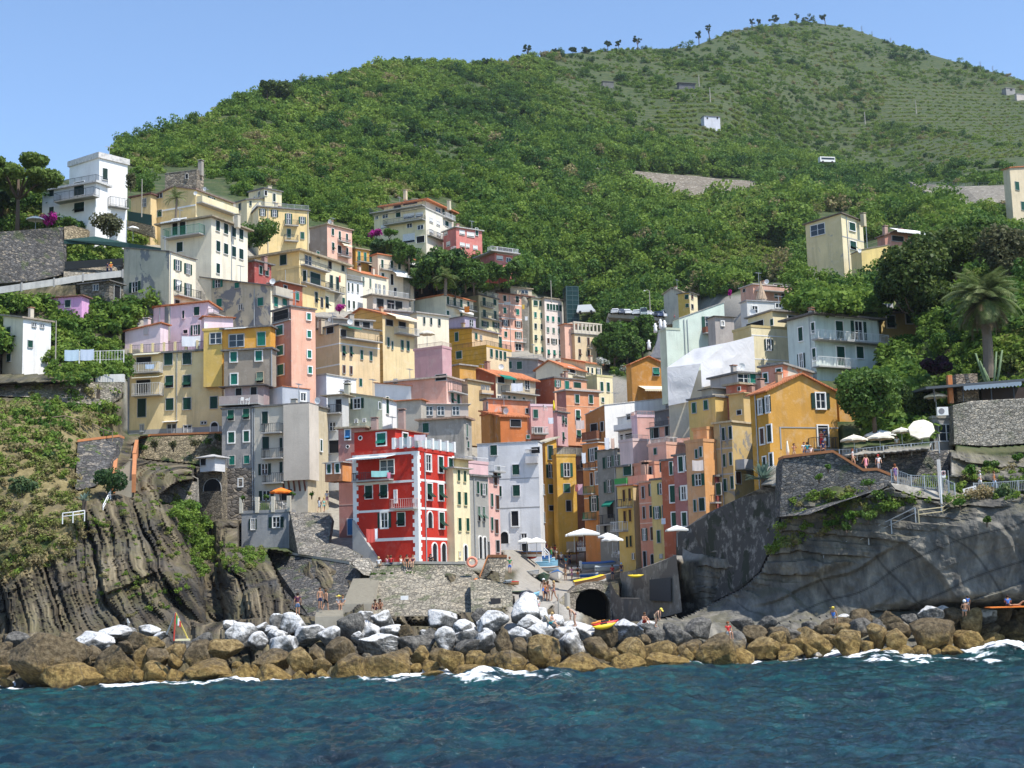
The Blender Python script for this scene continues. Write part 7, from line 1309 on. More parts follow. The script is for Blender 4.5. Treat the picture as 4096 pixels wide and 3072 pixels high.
def skeleton(pose):
 """joint positions in metres, facing -y"""
 P=dict(pel=V3(0,0,.95),ab=V3(0,0,1.10),ch=V3(0,0,1.28),ne=V3(0,.005,1.46),hd=V3(0,-.02,1.585),top=V3(0,-.01,1.68))
 for s,n in((-1,'L'),(1,'R')):
  P['hip'+n]=V3(.09*s,0,.90);P['kn'+n]=V3(.10*s,-.02,.49);P['an'+n]=V3(.10*s,.03,.08);P['to'+n]=V3(.12*s,-.13,.03)
  P['sh'+n]=V3(.18*s,0,1.41);P['el'+n]=V3(.25*s,.03,1.13);P['wr'+n]=V3(.26*s,-.05,.89)
 def setl(n,**k):
  for a,v in k.items():P[a+n]=V3(*v)
 def tors(ax,ang):
  M=Matrix.Translation(P['pel'])@Matrix.Rotation(R(ang),4,ax)@Matrix.Translation(-P['pel'])
  for k in('ab','ch','ne','hd','top','shL','shR','elL','elR','wrL','wrR'):P[k]=M@P[k]
 if pose=='walk':
  setl('L',kn=(-.10,-.16,.50),an=(-.10,-.16,.10),to=(-.11,-.31,.06));setl('R',kn=(.10,.06,.49),an=(.10,.30,.15),to=(.11,.22,.04))
  setl('L',el=(-.24,.12,1.14),wr=(-.24,.10,.90));setl('R',el=(.24,-.06,1.14),wr=(.23,-.24,.98))
 if pose=='arms':
  for s,n in((-1,'L'),(1,'R')):setl(n,el=(.24*s,-.16,1.24),wr=(.07*s,-.28,1.42))
 if pose=='folded':
  for s,n in((-1,'L'),(1,'R')):setl(n,el=(.25*s,-.04,1.14),wr=(-.04*s,-.17,1.13))
 if pose=='sit':
  d=V3(0,0,-.92)
  for k in P:P[k]=P[k]+d
  for s,n in((-1,'L'),(1,'R')):
   setl(n,hip=(.09*s,0,.02),kn=(.10*s,-.42,.04),an=(.10*s,-.46,-.38),to=(.11*s,-.60,-.42));setl(n,el=(.24*s,-.08,.24),wr=(.13*s,-.30,.12))
 if pose=='crouch':
  d=V3(0,.05,-.83)
  for k in P:P[k]=P[k]+d
  for s,n in((-1,'L'),(1,'R')):
   setl(n,hip=(.09*s,.03,.10),kn=(.13*s,-.40,.42),an=(.11*s,-.55,.06),to=(.12*s,-.68,.03));setl(n,el=(.25*s,-.14,.36),wr=(.10*s,-.36,.40))
  tors('X',12)
 if pose=='bend':
  tors('X',52)
  setl('L',kn=(-.09,-.08,.50),an=(-.10,.0,.08),to=(-.11,-.15,.03));setl('R',kn=(.10,-.10,.49),an=(.10,.06,.08),to=(.11,-.10,.03))
  for s,n in((-1,'L'),(1,'R')):setl(n,el=(.20*s,-.36,.92),wr=(.07*s,-.36,.66))
 if pose=='recline':
  d=V3(0,0,-.92)
  for k in P:P[k]=P[k]+d
  setl('L',hip=(-.09,0,.02),kn=(-.16,-.40,.02),an=(-.22,-.76,-.22),to=(-.24,-.90,-.18));setl('R',hip=(.09,0,.02),kn=(.12,-.34,.10),an=(.12,-.46,-.32),to=(.13,-.60,-.36))
  tors('X',14)
  for s,n in((-1,'L'),(1,'R')):setl(n,el=(.24*s,-.12,.22),wr=(.05*s,-.36,.20))
 if pose=='lie':
  for k,v in list(P.items()):P[k]=V3(v.x,v.z-.9,.14+v.y*.4)
  for n in 'LR':P['kn'+n]=P['kn'+n]+V3(0,.06,.32);P['an'+n]=P['an'+n]+V3(0,.25,-.02)
 return P
RAD=dict(pel=.135,ab=.118,ch=.135,ne=.055,hd=.098,top=.07,hip=.092,kn=.058,an=.042,to=.036,sh=.062,el=.043,wr=.032)
PCACHE={}
def rad(k):return RAD.get(k,RAD.get(k[:2],.05)if k[:3]!='hip' else RAD['hip'])
def bodymesh(pose,fem,mat):
 key=('body',pose,fem)
 if key in PCACHE:return PCACHE[key]
 P=skeleton(pose);J={k:(*v,rad(k)*(.9 if fem and k in('ch','ab','shL','shR')else 1.05 if fem and k=='pel' else 1))for k,v in P.items()}
 J['pel']=(*J['pel'][:4],J['pel'][3]*.8);J['ch']=(*J['ch'][:4],J['ch'][3]*.72);J['ab']=(*J['ab'][:4],J['ab'][3]*.75)
 E_=[('pel','ab'),('ab','ch'),('ch','ne'),('ne','hd'),('hd','top')]
 for n in 'LR':
  E_+=[('pel','hip'+n),('hip'+n,'kn'+n),('kn'+n,'an'+n),('an'+n,'to'+n),('ch','sh'+n),('sh'+n,'el'+n),('el'+n,'wr'+n)]
  w_,e_=P['wr'+n],P['el'+n];d=(w_-e_).normalized();sd=d.cross(V3(1,0,0));sd=(sd if sd.length>.1 else d.cross(V3(0,1,0))).normalized();nr=d.cross(sd)
  pm=w_+d*.075;J['pm'+n]=(*pm,.036,.018);E_.append(('wr'+n,'pm'+n))
  for f in range(4):
   b=pm+sd*(.030-.020*f)+d*.012;L=(.055,.068,.062,.046)[f];m=b+d*L*.6+nr*.006;t=b+d*L+nr*.028
   J[f'f{f}a{n}']=(*b,.010);J[f'f{f}b{n}']=(*m,.009);J[f'f{f}c{n}']=(*t,.007);E_+=[('pm'+n,f'f{f}a{n}'),(f'f{f}a{n}',f'f{f}b{n}'),(f'f{f}b{n}',f'f{f}c{n}')]
  b=w_+d*.03+sd*.035;J['t1'+n]=(*b,.012);J['t2'+n]=(*(b+d*.035+sd*.022+nr*.012),.010);J['t3'+n]=(*(b+d*.06+sd*.024+nr*.03),.008);E_+=[('wr'+n,'t1'+n),('t1'+n,'t2'+n),('t2'+n,'t3'+n)]
 up=(P['top']-P['ne']).normalized();fw=V3(0,-1,0)if pose!='lie' else V3(0,0,1);fw=(fw-up*fw.dot(up)).normalized();sx=up.cross(fw)
 J['nose']=(*(P['hd']+fw*.115-up*.02),.014);E_.append(('hd','nose'))
 for s in(-1,1):J[f'ear{s}']=(*(P['hd']+sx*.098*s-up*.01),.018);E_.append(('hd',f'ear{s}'))
 PCACHE[key]=skin_mesh('body',J,E_,'pel',mat);return PCACHE[key]
def cloth(pose,part,fem,mat):
 key=(part,pose,fem)
 if key in PCACHE:return PCACHE[key]
 P=skeleton(pose);k=1.13;J={};E_=[]
 def add(n,p,r,r2=None):J[n]=(*p,r,r2 or r)
 if part in('shirt','tank','dress','bikini_top'):
  lo=P['pel'].lerp(P['ab'],.15)
  if part=='bikini_top':add('a',P['ab'].lerp(P['ch'],.72),.125,.10);add('b',P['ab'].lerp(P['ch'],1.02),.126,.10);E_+=[('a','b')]
  else:
   add('a',lo,.148,.118);add('b',P['ab'],.136,.106);add('c',P['ch'],.152,.112);add('d',P['ch'].lerp(P['ne'],.62),.085);E_+=[('a','b'),('b','c'),('c','d')]
   if part in('shirt',):
    for n in 'LR':add('s'+n,P['sh'+n],.076);add('e'+n,P['sh'+n].lerp(P['el'+n],.55),.064);E_+=[('c','s'+n),('s'+n,'e'+n)]
   else:
    for n in 'LR':add('s'+n,P['sh'+n].lerp(P['ch'],.25),.066);E_+=[('c','s'+n)]
   if part=='dress':
    m=(P['hipL']+P['hipR'])/2;q=(P['knL']+P['knR'])/2;add('h',m.lerp(q,.3),.19,.16);add('k',m.lerp(q,.85),.215,.18);E_+=[('a','h'),('h','k')]
  root='a'
 else:
  f={'shorts':.62,'trunks':.78,'bikini_bottom':.12,'trousers':2}[part]
  add('p',P['pel'].lerp(P['ab'],.28 if part!='bikini_bottom' else .05),.148,.120);add('q',P['pel'],.152,.124);E_+=[('p','q')]
  for n in 'LR':
   add('h'+n,P['hip'+n],.105);E_+=[('q','h'+n)]
   if f<=1:add('k'+n,P['hip'+n].lerp(P['kn'+n],f),.088 if f>.2 else .1);E_+=[('h'+n,'k'+n)]
   else:add('k'+n,P['kn'+n],.075);add('a'+n,P['kn'+n].lerp(P['an'+n],.88),.062);E_+=[('h'+n,'k'+n),('k'+n,'a'+n)]
  root='q'
 PCACHE[key]=skin_mesh(part,J,E_,root,mat);return PCACHE[key]
def hairmesh(pose,kind,mat):
 key=('hair',pose,kind)
 if key in PCACHE:return PCACHE[key]
 P=skeleton(pose);up=(P['top']-P['ne']).normalized();c=P['hd'].lerp(P['top'],.35);fw=V3(0,-1,0)if pose!='lie' else V3(0,0,1);fw=(fw-up*fw.dot(up)).normalized();sx=up.cross(fw)
 bm=bmesh.new();bmesh.ops.create_icosphere(bm,subdivisions=3,radius=1)
 for v in bm.verts:
  x,y,z=v.co;r=.122
  if kind=='long' and z<0 and y<.25:r2=V3(x*.115,y*.10-.03,z*.30)
  else:r2=V3(x*r,y*r-.018,z*.125)
  if z<.1 and y>.15:r2=V3(x*.09,y*.085,max(z,-.3)*.09)
  v.co=c+sx*r2.x+fw*r2.y+up*r2.z
 if kind in('cap','straw'):
  rr=.30 if kind=='straw' else .15;n=14;ce=c+up*.045
  vs=[bm.verts.new(ce+(sx*math.cos(6.283*i/n)+fw*math.sin(6.283*i/n)*(1 if kind=='straw' or math.sin(6.283*i/n)>0 else .8))*(rr if kind=='straw' else(.13+.10*max(0,math.sin(6.283*i/n))))-up*(.02 if kind=='straw' else .0))for i in range(n)]
  bm.faces.new(vs)
 me=bpy.data.meshes.new(kind);bm.to_mesh(me);bm.free();me.materials.append(mat);me.polygons.foreach_set('use_smooth',[True]*len(me.polygons));PCACHE[key]=me;return me
def fabric(c):return plain('cloth',c,.85,var=.1)
SKINS=[plain('skin_fair',(.56,.33,.22),.55),plain('skin_tan',(.42,.22,.13),.5),plain('skin_brown',(.26,.13,.075),.5)]
HAIRC=dict(b=(.03,.018,.012),d=(.09,.045,.02),y=(.50,.34,.14),g=(.35,.33,.30),r=(.20,.06,.02))
CLR=dict(white=(.78,.77,.75),black=(.02,.02,.022),navy=(.02,.03,.09),blue=(.06,.17,.50),teal=(.02,.28,.33),red=(.50,.03,.03),pink=(.72,.30,.38),orange=(.75,.22,.04),green=(.06,.22,.08),grey=(.25,.26,.28),denim=(.12,.18,.30),yellow=(.70,.55,.10),tan=(.45,.33,.20),mint=(.25,.5,.42),sky=(.35,.50,.68),purple=(.20,.10,.30),plum=(.10,.03,.06))
def person(crop,x,y,D,pose,rz,top,bottom,hair,label,skin=1,fem=False,scale=1.0,seat=False,dz=0):
 u,v=crop(x,y);D=D or groundD(u,v)-.3;P=at(u,v,D)+Vector((0,0,dz));t=thing('person',P,R(rz),label,'person')
 wm=WM[t.name]@Matrix.Scale(scale,4)
 def put(nm,me,mat):
  o=link(nm,me,t,wm);o.material_slots[0].link='OBJECT';o.material_slots[0].material=mat
 put('body',bodymesh(pose,fem,SKINS[0]),SKINS[skin])
 if top:k,c=top.split(':');put(k,cloth(pose,k,fem,SKINS[0]),fabric(CLR[c]))
 if bottom:k,c=bottom.split(':');put(k,cloth(pose,k,fem,SKINS[0]),fabric(CLR[c]))
 k,c=hair.split(':');put('hat' if k in('cap','straw')else 'hair',hairmesh(pose,k,SKINS[0]),fabric(HAIRC[c]if c in HAIRC else CLR[c]));return t
person(cO,597,745,None,'walk',10,None,'trunks:blue','cap:white','shirtless man in white cap and blue trunks on the slipway',1)
person(cO,606,763,None,'walk',160,'tank:orange','trunks:navy','short:d','child with orange float walking up the slipway',1,scale=.92)
person(cO,633,765,None,'stand',150,'bikini_top:pink','bikini_bottom:pink','long:d','woman in pink swimsuit beside the child on the slipway',1,True)
person(cO,684,765,None,'walk',-60,'bikini_top:tan','bikini_bottom:purple','long:y','fair haired woman in swimsuit at the edge of the slipway',1,True)
person(cO,548,850,None,'stand',0,'shirt:white','shorts:pink','short:d','small child in white and pink low on the slipway',0,scale=.62)
person(cO,782,588,None,'folded',0,'bikini_top:orange','shorts:tan','long:b','dark haired woman in tan shorts beside the blue covered boat',2,True)
person(cO,838,586,None,'walk',20,'shirt:pink','trunks:pink','short:d','man in pale pink shirt beside the white dinghy',1)
person(cO,890,580,None,'stand',160,'tank:black','shorts:orange','short:b','person in black top holding an orange bag by the dinghy',1)
person(cO,917,572,None,'stand',20,'shirt:black','shorts:black','short:b','child in black behind the yellow covered boat',1,scale=.72)
person(cO,616,365,None,'stand',30,'shirt:plum','trousers:black','long:d','dark dressed woman at the slipway hand rail',1,True)
person(cO,661,402,None,'walk',0,'dress:green',None,'long:d','woman in green dress at the top of the slipway',1,True)
person(cO,697,385,None,'walk',170,'shirt:red','trunks:white','short:d','man in red shirt and white shorts at the top of the slipway',1)
person(cO,708,418,None,'walk',0,'tank:white','shorts:tan','long:y','woman in cream top coming down the slipway',1,True)
person(cO,747,452,None,'walk',180,'shirt:white','trunks:navy','short:g','man in white shirt and navy shorts on the slipway',0)
person(cO,784,430,None,'walk',180,'shirt:white','trousers:denim','short:y','man in white shirt and jeans walking to the alley',0)
person(cO,789,488,None,'walk',180,'shirt:teal','shorts:denim','short:b','person with teal backpack walking up the slipway',1)
person(cO,818,460,None,'walk',175,'shirt:navy','trousers:navy','short:b','person in navy beside the teal backpack walker',1)
person(cO,302,528,None,'stand',180,'shirt:green','trunks:blue','short:r','red haired man in green shirt beside the stone shelter',0)
person(cO,1079,422,None,'walk',170,'shirt:white','trousers:black','short:b','man in white shirt under the restaurant deck',1)
person(cO,1190,580,None,'stand',0,'shirt:red','trunks:navy','short:b','person in red shirt behind the yellow covered boat',1)
person(cO,1268,560,None,'stand',200,'shirt:plum','shorts:denim','cap:sky','person in sky blue cap by the slender yellow house',1)
person(cO,1658,872,None,'walk',175,'shirt:sky','trousers:denim','short:d','man in sky blue shirt walking to the doorway',1)
person(cO,1560,992,110,'bend',60,'tank:tan','shorts:tan','cap:yellow','stooping man in yellow cap on the rocks',0)
person(cO,1462,960,112,'crouch',30,None,'trunks:red','short:d','sunburnt bather crouching behind the white rocks',1)
person(cO,868,988,105.5,'bend',-75,'bikini_top:plum','bikini_bottom:plum','short:y','blonde woman in dark bikini bending on the white boulders',0,True,1.02)
person(cO,652,955,104.5,'recline',62,None,'trunks:teal','short:y','blond boy in teal trunks sitting on a white boulder',0)
person(cO,2188,1040,104,'sit',20,'shirt:red','trunks:white','short:r','person in red shirt sitting behind the rounded grey rock',1)
person(cN,412,782,108.5,'stand',200,'shirt:plum','trunks:denim','short:b','man in dark shirt and denim shorts standing behind the boulders',1)
person(cN,606,725,116.5,'stand',30,None,'trunks:navy','short:d','shirtless bather in dark trunks facing the sea',1)
person(cN,655,740,115.8,'walk',150,None,'trunks:black','short:d','shirtless bather with his back turned beside the block steps',1)
person(cN,768,690,117.5,'sit',20,'shirt:white','shorts:tan','straw:yellow','seated person in straw hat on the bathing rock',0)
person(cN,803,688,117.3,'sit',-20,'shirt:grey','trunks:tan','short:d','seated man in grey shirt next to the straw hat',1)
person(cN,1085,738,114,'crouch',-15,None,'trunks:plum','short:b','tanned bather sitting with knees up at the steps foot',2)
person(cN,1122,732,114.4,'crouch',10,'bikini_top:black','bikini_bottom:black','long:b','tanned woman sitting beside the bather at the steps foot',2,True)
person(cN,1112,345,137.4,'sit',170,'shirt:white','shorts:tan','short:y','person in white sitting at the end of the quay wall',0)
person(cN,1190,332,137.6,'sit',190,'tank:pink','shorts:white','long:r','girl in pale pink sitting beside the red shirt',0,True)
person(cN,1218,332,137.4,'sit',175,'shirt:red','shorts:navy','short:d','person in red shirt sitting on the quay wall',1)
person(cN,1303,332,137.4,'sit',60,'tank:white','shorts:white','long:d','woman in white stretching one arm on the quay wall',1,True)
person(cN,1357,328,136.6,'sit',8,'tank:black','shorts:black','long:b','woman in black dangling her legs over the quay wall',1,True)
person(cN,1408,326,136.6,'sit',-8,'tank:plum','shorts:black','long:r','auburn haired woman dangling her legs over the quay wall',0,True)
person(cN,1560,328,139,'crouch',10,'shirt:black','trousers:black','long:b','person in black sitting by the red house corner',1)
person(cH,1032,1190,156,'walk',160,'dress:white',None,'long:d','woman in white dress by the cafe terrace steps',0,True)
person(cH,1072,1190,155.6,'walk',200,'tank:mint','shorts:mint','long:y','woman in mint clothes by the cafe terrace steps',0,True)
person(cH,1098,1130,160,'walk',0,'shirt:white','trunks:pink','short:d','person in white shirt inside the dark alley',0)
person(cP,566,800,113,'sit',150,'tank:blue','shorts:grey','straw:yellow','woman in wide straw hat and blue top on the rocks',1,True,1.08)
person(cP,1702,740,113,'sit',170,None,'trunks:grey','cap:white','bare backed man in white cap on a brown boulder',1,scale=1.08)
person(cP,1732,745,115,'stand',180,'shirt:blue','shorts:grey','short:b','boy in blue shirt standing behind the white cap',1,scale=.72)
person(cP,2075,700,115,'crouch',160,'shirt:blue','trunks:navy','short:b','man in blue shirt sitting on the orange towel',1)
person(cP,2170,705,114.5,'lie',75,'bikini_top:orange','bikini_bottom:orange','long:d','sunbather lying with knees raised on the orange towel',1,True)
person(cL,466,838,140.6,'folded',-30,'tank:red','trousers:red','short:b','woman in red on the ochre house balcony',1,True)
person(cL,494,838,140.8,'folded',40,'shirt:navy','trunks:white','cap:blue','man in blue cap and white shorts on the ochre house balcony',1)
person(cL,230,962,133.6,'arms',10,'bikini_top:tan','shorts:tan','short:d','person taking a photo behind the terracotta coping',1)
person(cL,318,950,133.6,'stand',0,'shirt:white','shorts:denim','long:r','red haired woman behind the terracotta coping',0,True)
person(cL,346,952,133.4,'stand',180,'shirt:teal','shorts:grey','short:b','person in teal shirt behind the terracotta coping',1)
person(cL,374,955,133.4,'stand',0,'shirt:white','shorts:tan','straw:tan','child in straw hat behind the terracotta coping',0,scale=.85)
person(cL,482,940,132.2,'stand',200,'shirt:navy','trousers:black','cap:navy','man in navy leaning on the terracotta coping top',1)
person(cL,737,1010,133.4,'walk',90,'shirt:white','trunks:tan','short:r','man in white coming down beside the sloping coping',0)
person(cL,850,1058,132.6,'walk',200,'dress:pink',None,'long:d','woman in pale dress below the parasols',0,True)
person(cL,960,1062,131.6,'walk',0,'shirt:white','trousers:grey','cap:red','person in white with red cap on the terrace path',0)
person(cL,1104,1145,129.2,'walk',180,'dress:purple',None,'long:r','red haired woman in lilac dress at the railing top',0,True)
person(cL,1840,1205,127.6,'walk',-90,'shirt:white','trunks:white','short:g','grey haired man in white on the railing path',0)
person(cL,1960,1210,127.2,'walk',90,'tank:orange','trousers:sky','short:d','person in orange top and pale blue trousers on the railing path',1)
for i,(x,y,c,lb)in enumerate(((985,885,'white','diner in white seated under the middle parasol'),(1070,880,'white','diner with a menu seated between the parasols'),(1120,890,'white','white shirted waiter beside the fourth parasol'),(1315,850,'red','diner in red shirt under the tilted parasol'),(1395,850,'white','diner in white shirt beside the bar wall'),(820,915,'pink','diner in pink under the first parasol'))):
 person(cL,x,y,139.4,'stand' if i==2 else 'sit',(160,20,-40,30,200,-20)[i],'shirt:'+c,'trousers:black','short:'+'bdbgbd'[i],lb,i%2)
for i,(x,y,c,lb)in enumerate(((880,290,'tan','diner in tan shirt at the deck rail'),(915,292,'grey','diner in grey shirt on the deck'),(985,292,'red','diner in dusky red on the deck'),(1046,305,'white','waiter in white and red on the restaurant deck'))):
 person(cO,x,y,196,'stand' if i==3 else 'sit',(20,-30,10,170)[i],'shirt:'+c,'trousers:black','short:'+'ygdb'[i],lb,1)
person(cA,957,1290,190,'stand',180,'shirt:orange','trousers:navy','cap:yellow','worker in orange shirt and yellow helmet by the path fence',1)
person(cA,928,1288,190.5,'stand',150,'shirt:navy','trousers:navy','short:b','worker in dark clothes next to the orange shirt',1)
def boat(crop,x,y,Lm,rz,hull,inner,rim,label,D=None,beam=None,h=.75,cover=None,pitch=0,roll=0,motor=False,name='rowing_boat',stripe=None):
 u,v=crop(x,y);D=groundD(u,v)-.6;Lm=Lm*crop.k*D/FPX;h=h*min(1,Lm/4.2);beam=beam*crop.k*D/FPX if beam else None;P=at(u,v,D);t=thing(name,P,0,label,'boat');beam=beam or Lm*.36
 wm=Matrix.Translation(P)@Matrix.Rotation(R(rz),4,'Z')@Matrix.Rotation(R(pitch),4,'Y')@Matrix.Rotation(R(roll),4,'X')
 n,m=14,9;mb=MB()
 def sec(i,f=1.0):
  s=i/(n-1);hb=beam/2*(max(0,1-(max(0,s-.38)/.62)**2.2))**.8*(.72+.28*min(1,s/.3));hb=max(hb,.02);sh=h*(1+.30*max(0,s-.5)**1.5*2);kz=.25*h*max(0,(s-.8)/.2)**2
  return[((s-.5)*Lm,-hb*f*math.cos(math.pi*k/(m-1)),kz+(sh-kz)*(1-math.sin(math.pi*k/(m-1))**.62)if True else 0)for k in range(m)],hb,sh
 rings=[]
 for i in range(n):
  pts,hb,sh=sec(i);rings.append(len(mb.v));mb.v+=pts
 for a,b in zip(rings,rings[1:]):
  for k in range(m-1):mb.f.append((a+k,b+k,b+k+1,a+k+1));mb.m.append(1 if stripe and k in(0,m-2)else 0)
 mb.f.append(tuple(rings[0]+k for k in range(m))[::-1]);mb.m.append(0)
 link('hull',mb.mesh('hull',[hull,stripe or hull],True),t,wm)
 g=MB();L_,R_=[sec(i)[0][0]for i in range(n)],[sec(i)[0][-1]for i in range(n)]
 loop=L_+R_[::-1]+[L_[0]];g.tube(loop,.05,5);link('gunwale',g.mesh('gunwale',rim),t,wm)
 c=MB()
 for i in range(n-1):
  (_,h0,s0),(_,h1,s1)=sec(i),sec(i+1);x0,x1=(i/(n-1)-.5)*Lm,((i+1)/(n-1)-.5)*Lm
  if cover:q=[(-1,0),(-.5,.20*h),(0,.34*h),(.5,.20*h),(1,0)]
  else:q=[(-.92,-.08*h),(-.75,-.55*h),(0,-.62*h),(.75,-.55*h),(.92,-.08*h)]
  for(a,za),(b,zb)in zip(q,q[1:]):c.quad((x0,h0*a,s0+za*min(1,h0*3)),(x1,h1*a,s1+za*min(1,h1*3)),(x1,h1*b,s1+zb*min(1,h1*3)),(x0,h0*b,s0+zb*min(1,h0*3)))
 link('cover' if cover else 'inner_hull',c.mesh('cover',cover or inner,True),t,wm)
 if not cover:
  for f in(.28,.55,.75):
   s=MB();i=int(f*(n-1));_,hb,sh=sec(i);s.box((f-.5)*Lm-.12,-hb*.93,sh*.72,(f-.5)*Lm+.12,hb*.93,sh*.77);link('thwart',s.mesh('thwart',rim),t,wm)
 if motor:s=MB();s.box(-Lm/2-.35,-.17,h*.7,-Lm/2,.17,h*1.5);s.box(-Lm/2-.22,-.06,-.1,-Lm/2-.06,.06,h*.7);link('outboard_motor',s.mesh('outboard_motor',M_WHITE),t,wm)
 return t
def paint(c):return plain('boat_paint',c,.4,var=.06)
WP,LB,BL_,RD,GN,YL,GY,TK=paint((.74,.73,.70)),paint((.25,.50,.66)),paint((.05,.16,.42)),paint((.50,.03,.02)),paint((.05,.10,.07)),paint((.75,.55,.03)),paint((.36,.40,.42)),paint((.28,.15,.07))
boat(cO,450,384,250,185,WP,LB,BL_,'white boat with pale blue inside beside the white tower',D=138,stripe=TK)
boat(cO,545,425,240,5,LB,GY,BL_,'pale blue boat farthest up in the blue row',D=133.5,stripe=BL_)
boat(cO,575,442,235,4,LB,LB,WP,'pale blue boat in the middle of the blue row',D=131.8)
boat(cO,597,482,240,3,LB,LB,LB,'brightest sky blue boat at the front of the blue row',D=129.6,h=.95)
boat(cO,498,545,210,-62,WP,WP,GY,'white boat pointing downhill beside the blue row',D=127)
boat(cO,625,512,200,10,GY,GY,TK,'grey boat under the front of the blue row',D=128.2,cover=GY)
boat(cO,590,598,330,-88,GN,GN,GN,'boat under dark green tarpaulin',D=124.4,cover=GN)
boat(cO,705,594,300,-86,WP,BL_,BL_,'white bowed boat with blue cover',D=124.2,cover=BL_,h=1.0)
boat(cO,330,628,135,40,TK,WP,RD,'brown boat with white deck tilted beside the shelter',D=123.4,cover=WP,roll=-18)
boat(cO,285,610,120,60,GY,GY,GY,'small grey upturned boat behind the tilted brown boat',D=124.8,cover=GY)
boat(cO,505,728,140,40,LB,LB,LB,'small open sky blue boat low on the slipway',D=117.5,pitch=-8)
boat(cO,380,705,125,10,paint((.02,.02,.022)),YL,GN,'dark boat carrying a yellow canoe',D=118.5,cover=YL)
boat(cO,862,495,105,160,WP,WP,WP,'white inflatable dinghy beside the slipway walkers',D=129,cover=WP,name='dinghy',motor=True)
boat(cO,1070,490,290,5,GY,BL_,BL_,'grey boat under a blue tarpaulin in front of the deck',D=131,cover=BL_,motor=True)
boat(cO,1152,512,230,3,GY,GY,GY,'pale grey covered boat below the slender yellow house',D=128.6,cover=GY)
boat(cO,985,560,160,8,BL_,BL_,WP,'dark blue boat behind the yellow covered boat',D=126.6)
boat(cO,1000,628,285,8,WP,YL,TK,'white boat with long yellow cover above the tunnel arch',D=123.6,cover=YL,pitch=-9,stripe=TK)
def kayak(crop,x,y,D,Lm,rz,c,label,pitch=0):
 u,v=crop(x,y);D=D or groundD(u,v)-.5;Lm=Lm*crop.k*D/FPX;q_=min(1,Lm/3);P=at(u,v,D);t=thing('kayak',P,0,label,'kayak');wm=Matrix.Translation(P)@Matrix.Rotation(R(rz),4,'Z')@Matrix.Rotation(R(pitch),4,'Y')
 mb=MB();xs=np.linspace(-.5,.5,13);mb.tube([(a*Lm,0,.16+.25*q_*abs(2*a)**3)for a in xs],[max(.02,.33*q_*(1-abs(2*a)**2.4))for a in xs],10);me=mb.mesh('hull',c,True);link('hull',me,t,wm)
 m2=MB();m2.tube([(-.4*q_,0,.14+.31*q_),(.4*q_,0,.14+.31*q_)],[.19*q_,.19*q_],10);link('cockpit',m2.mesh('cockpit',M_DARK),t,wm)
OR_=paint((.75,.25,.02))
kayak(cO,470,396,None,150,172,RD,'red kayak in front of the white boat',-4)
kayak(cO,1050,968,112,95,20,OR_,'orange kayak nearest the tunnel',-14);kayak(cO,1085,962,112.6,95,22,OR_,'orange kayak between two others by the tunnel',-12);kayak(cO,1130,962,113.2,85,20,YL,'amber kayak lying behind the red kayak',-10)
kayak(cO,1185,955,113.6,50,24,BL_,'blue kayak tip behind the red kayak',-10);kayak(cO,1130,985,110.8,245,14,RD,'long red kayak on the shore by the tunnel',-8);kayak(cO,1120,1003,110.0,210,12,YL,'yellow kayak in front of the long red kayak',-8)
kayak(cO,1388,562,157,140,4,YL,'yellow kayak resting on the concrete wall')
mb=MB();Pt=at(*cO(450,750),117);mb.tube([(.52*math.cos(t),.2,.40+.36*math.sin(t))for t in np.linspace(0,6.283,20)],.16,10,caps=False)
tag(link('inflatable_ring',mb.mesh('inflatable_ring',plain('black_rubber',(.02,.022,.035),.5),True),None,Matrix.Translation(Pt)@Matrix.Rotation(-.5,4,'X')),'big black inflatable tube leaning on the white boulder','inflatable')
railfence('grey guard rail on the curved road wall',cT,[(x,y,float(landD(np.array([cT(x,y)[0]]),np.array([cT(x,y)[1]]))[0])-7)for x,y in((1612,948),(1720,962),(1900,972),(2152,966))],14,M_GALV,step=2.0)
def parasol(crop,x,ytop,wpx,D,label,mat,drop=.40,ph=2.3,n=8,tilt=(0,0),closed=False,name='parasol',square=False):
 u,v=crop(x,ytop);P=at(u,v,D);k=crop.k*D/FPX;w=wpx*k/2;t=thing(name,P-Vector((0,0,ph)),0,label,'parasol')
 wm=Matrix.Translation(P)@Matrix.Rotation(R(tilt[0]),4,'X')@Matrix.Rotation(R(tilt[1]),4,'Y')
 mb=MB()
 if closed:mb.tube([(0,0,0),(0,0,-.3),(0,0,-1.0),(0,0,-1.45)],[.03,.09,.17,.12],10);link('canopy',mb.mesh('canopy',mat,True),t,wm)
 else:
  n=4 if square else n;o=math.pi/n;hgt=w*drop
  for i in range(n):
   a,b=2*math.pi*i/n+o,2*math.pi*(i+1)/n+o;q=1/math.cos(math.pi/n)*(1 if square else .97)
   A,B=(w*q*math.cos(a),w*q*math.sin(a),-hgt),(w*q*math.cos(b),w*q*math.sin(b),-hgt);mA,mB_=(A[0]*.5,A[1]*.5,-hgt*.42),(B[0]*.5,B[1]*.5,-hgt*.42);sg=(A[0]/2+B[0]/2,A[1]/2+B[1]/2,-hgt+.04*w)
   mb.poly([(0,0,0),mA,mB_]);mb.poly([mA,A,sg,B,mB_]);mb.poly([A,(A[0],A[1],-hgt-.18),(sg[0],sg[1],-hgt-.12),(B[0],B[1],-hgt-.18),B,sg])
  link('canopy',mb.mesh('canopy',mat),t,wm)
 m2=MB();m2.tube([(0,0,.06),(0,0,-ph)],.035,6);link('pole',m2.mesh('pole',M_GALV),t,Matrix.Translation(P))
M_CREAMC=plain('cream_canvas_parasol',(.76,.70,.56),.8);M_ORC=plain('orange_canvas',(.80,.20,.02),.8);M_YC=plain('yellow_canvas',(.80,.62,.03),.8)
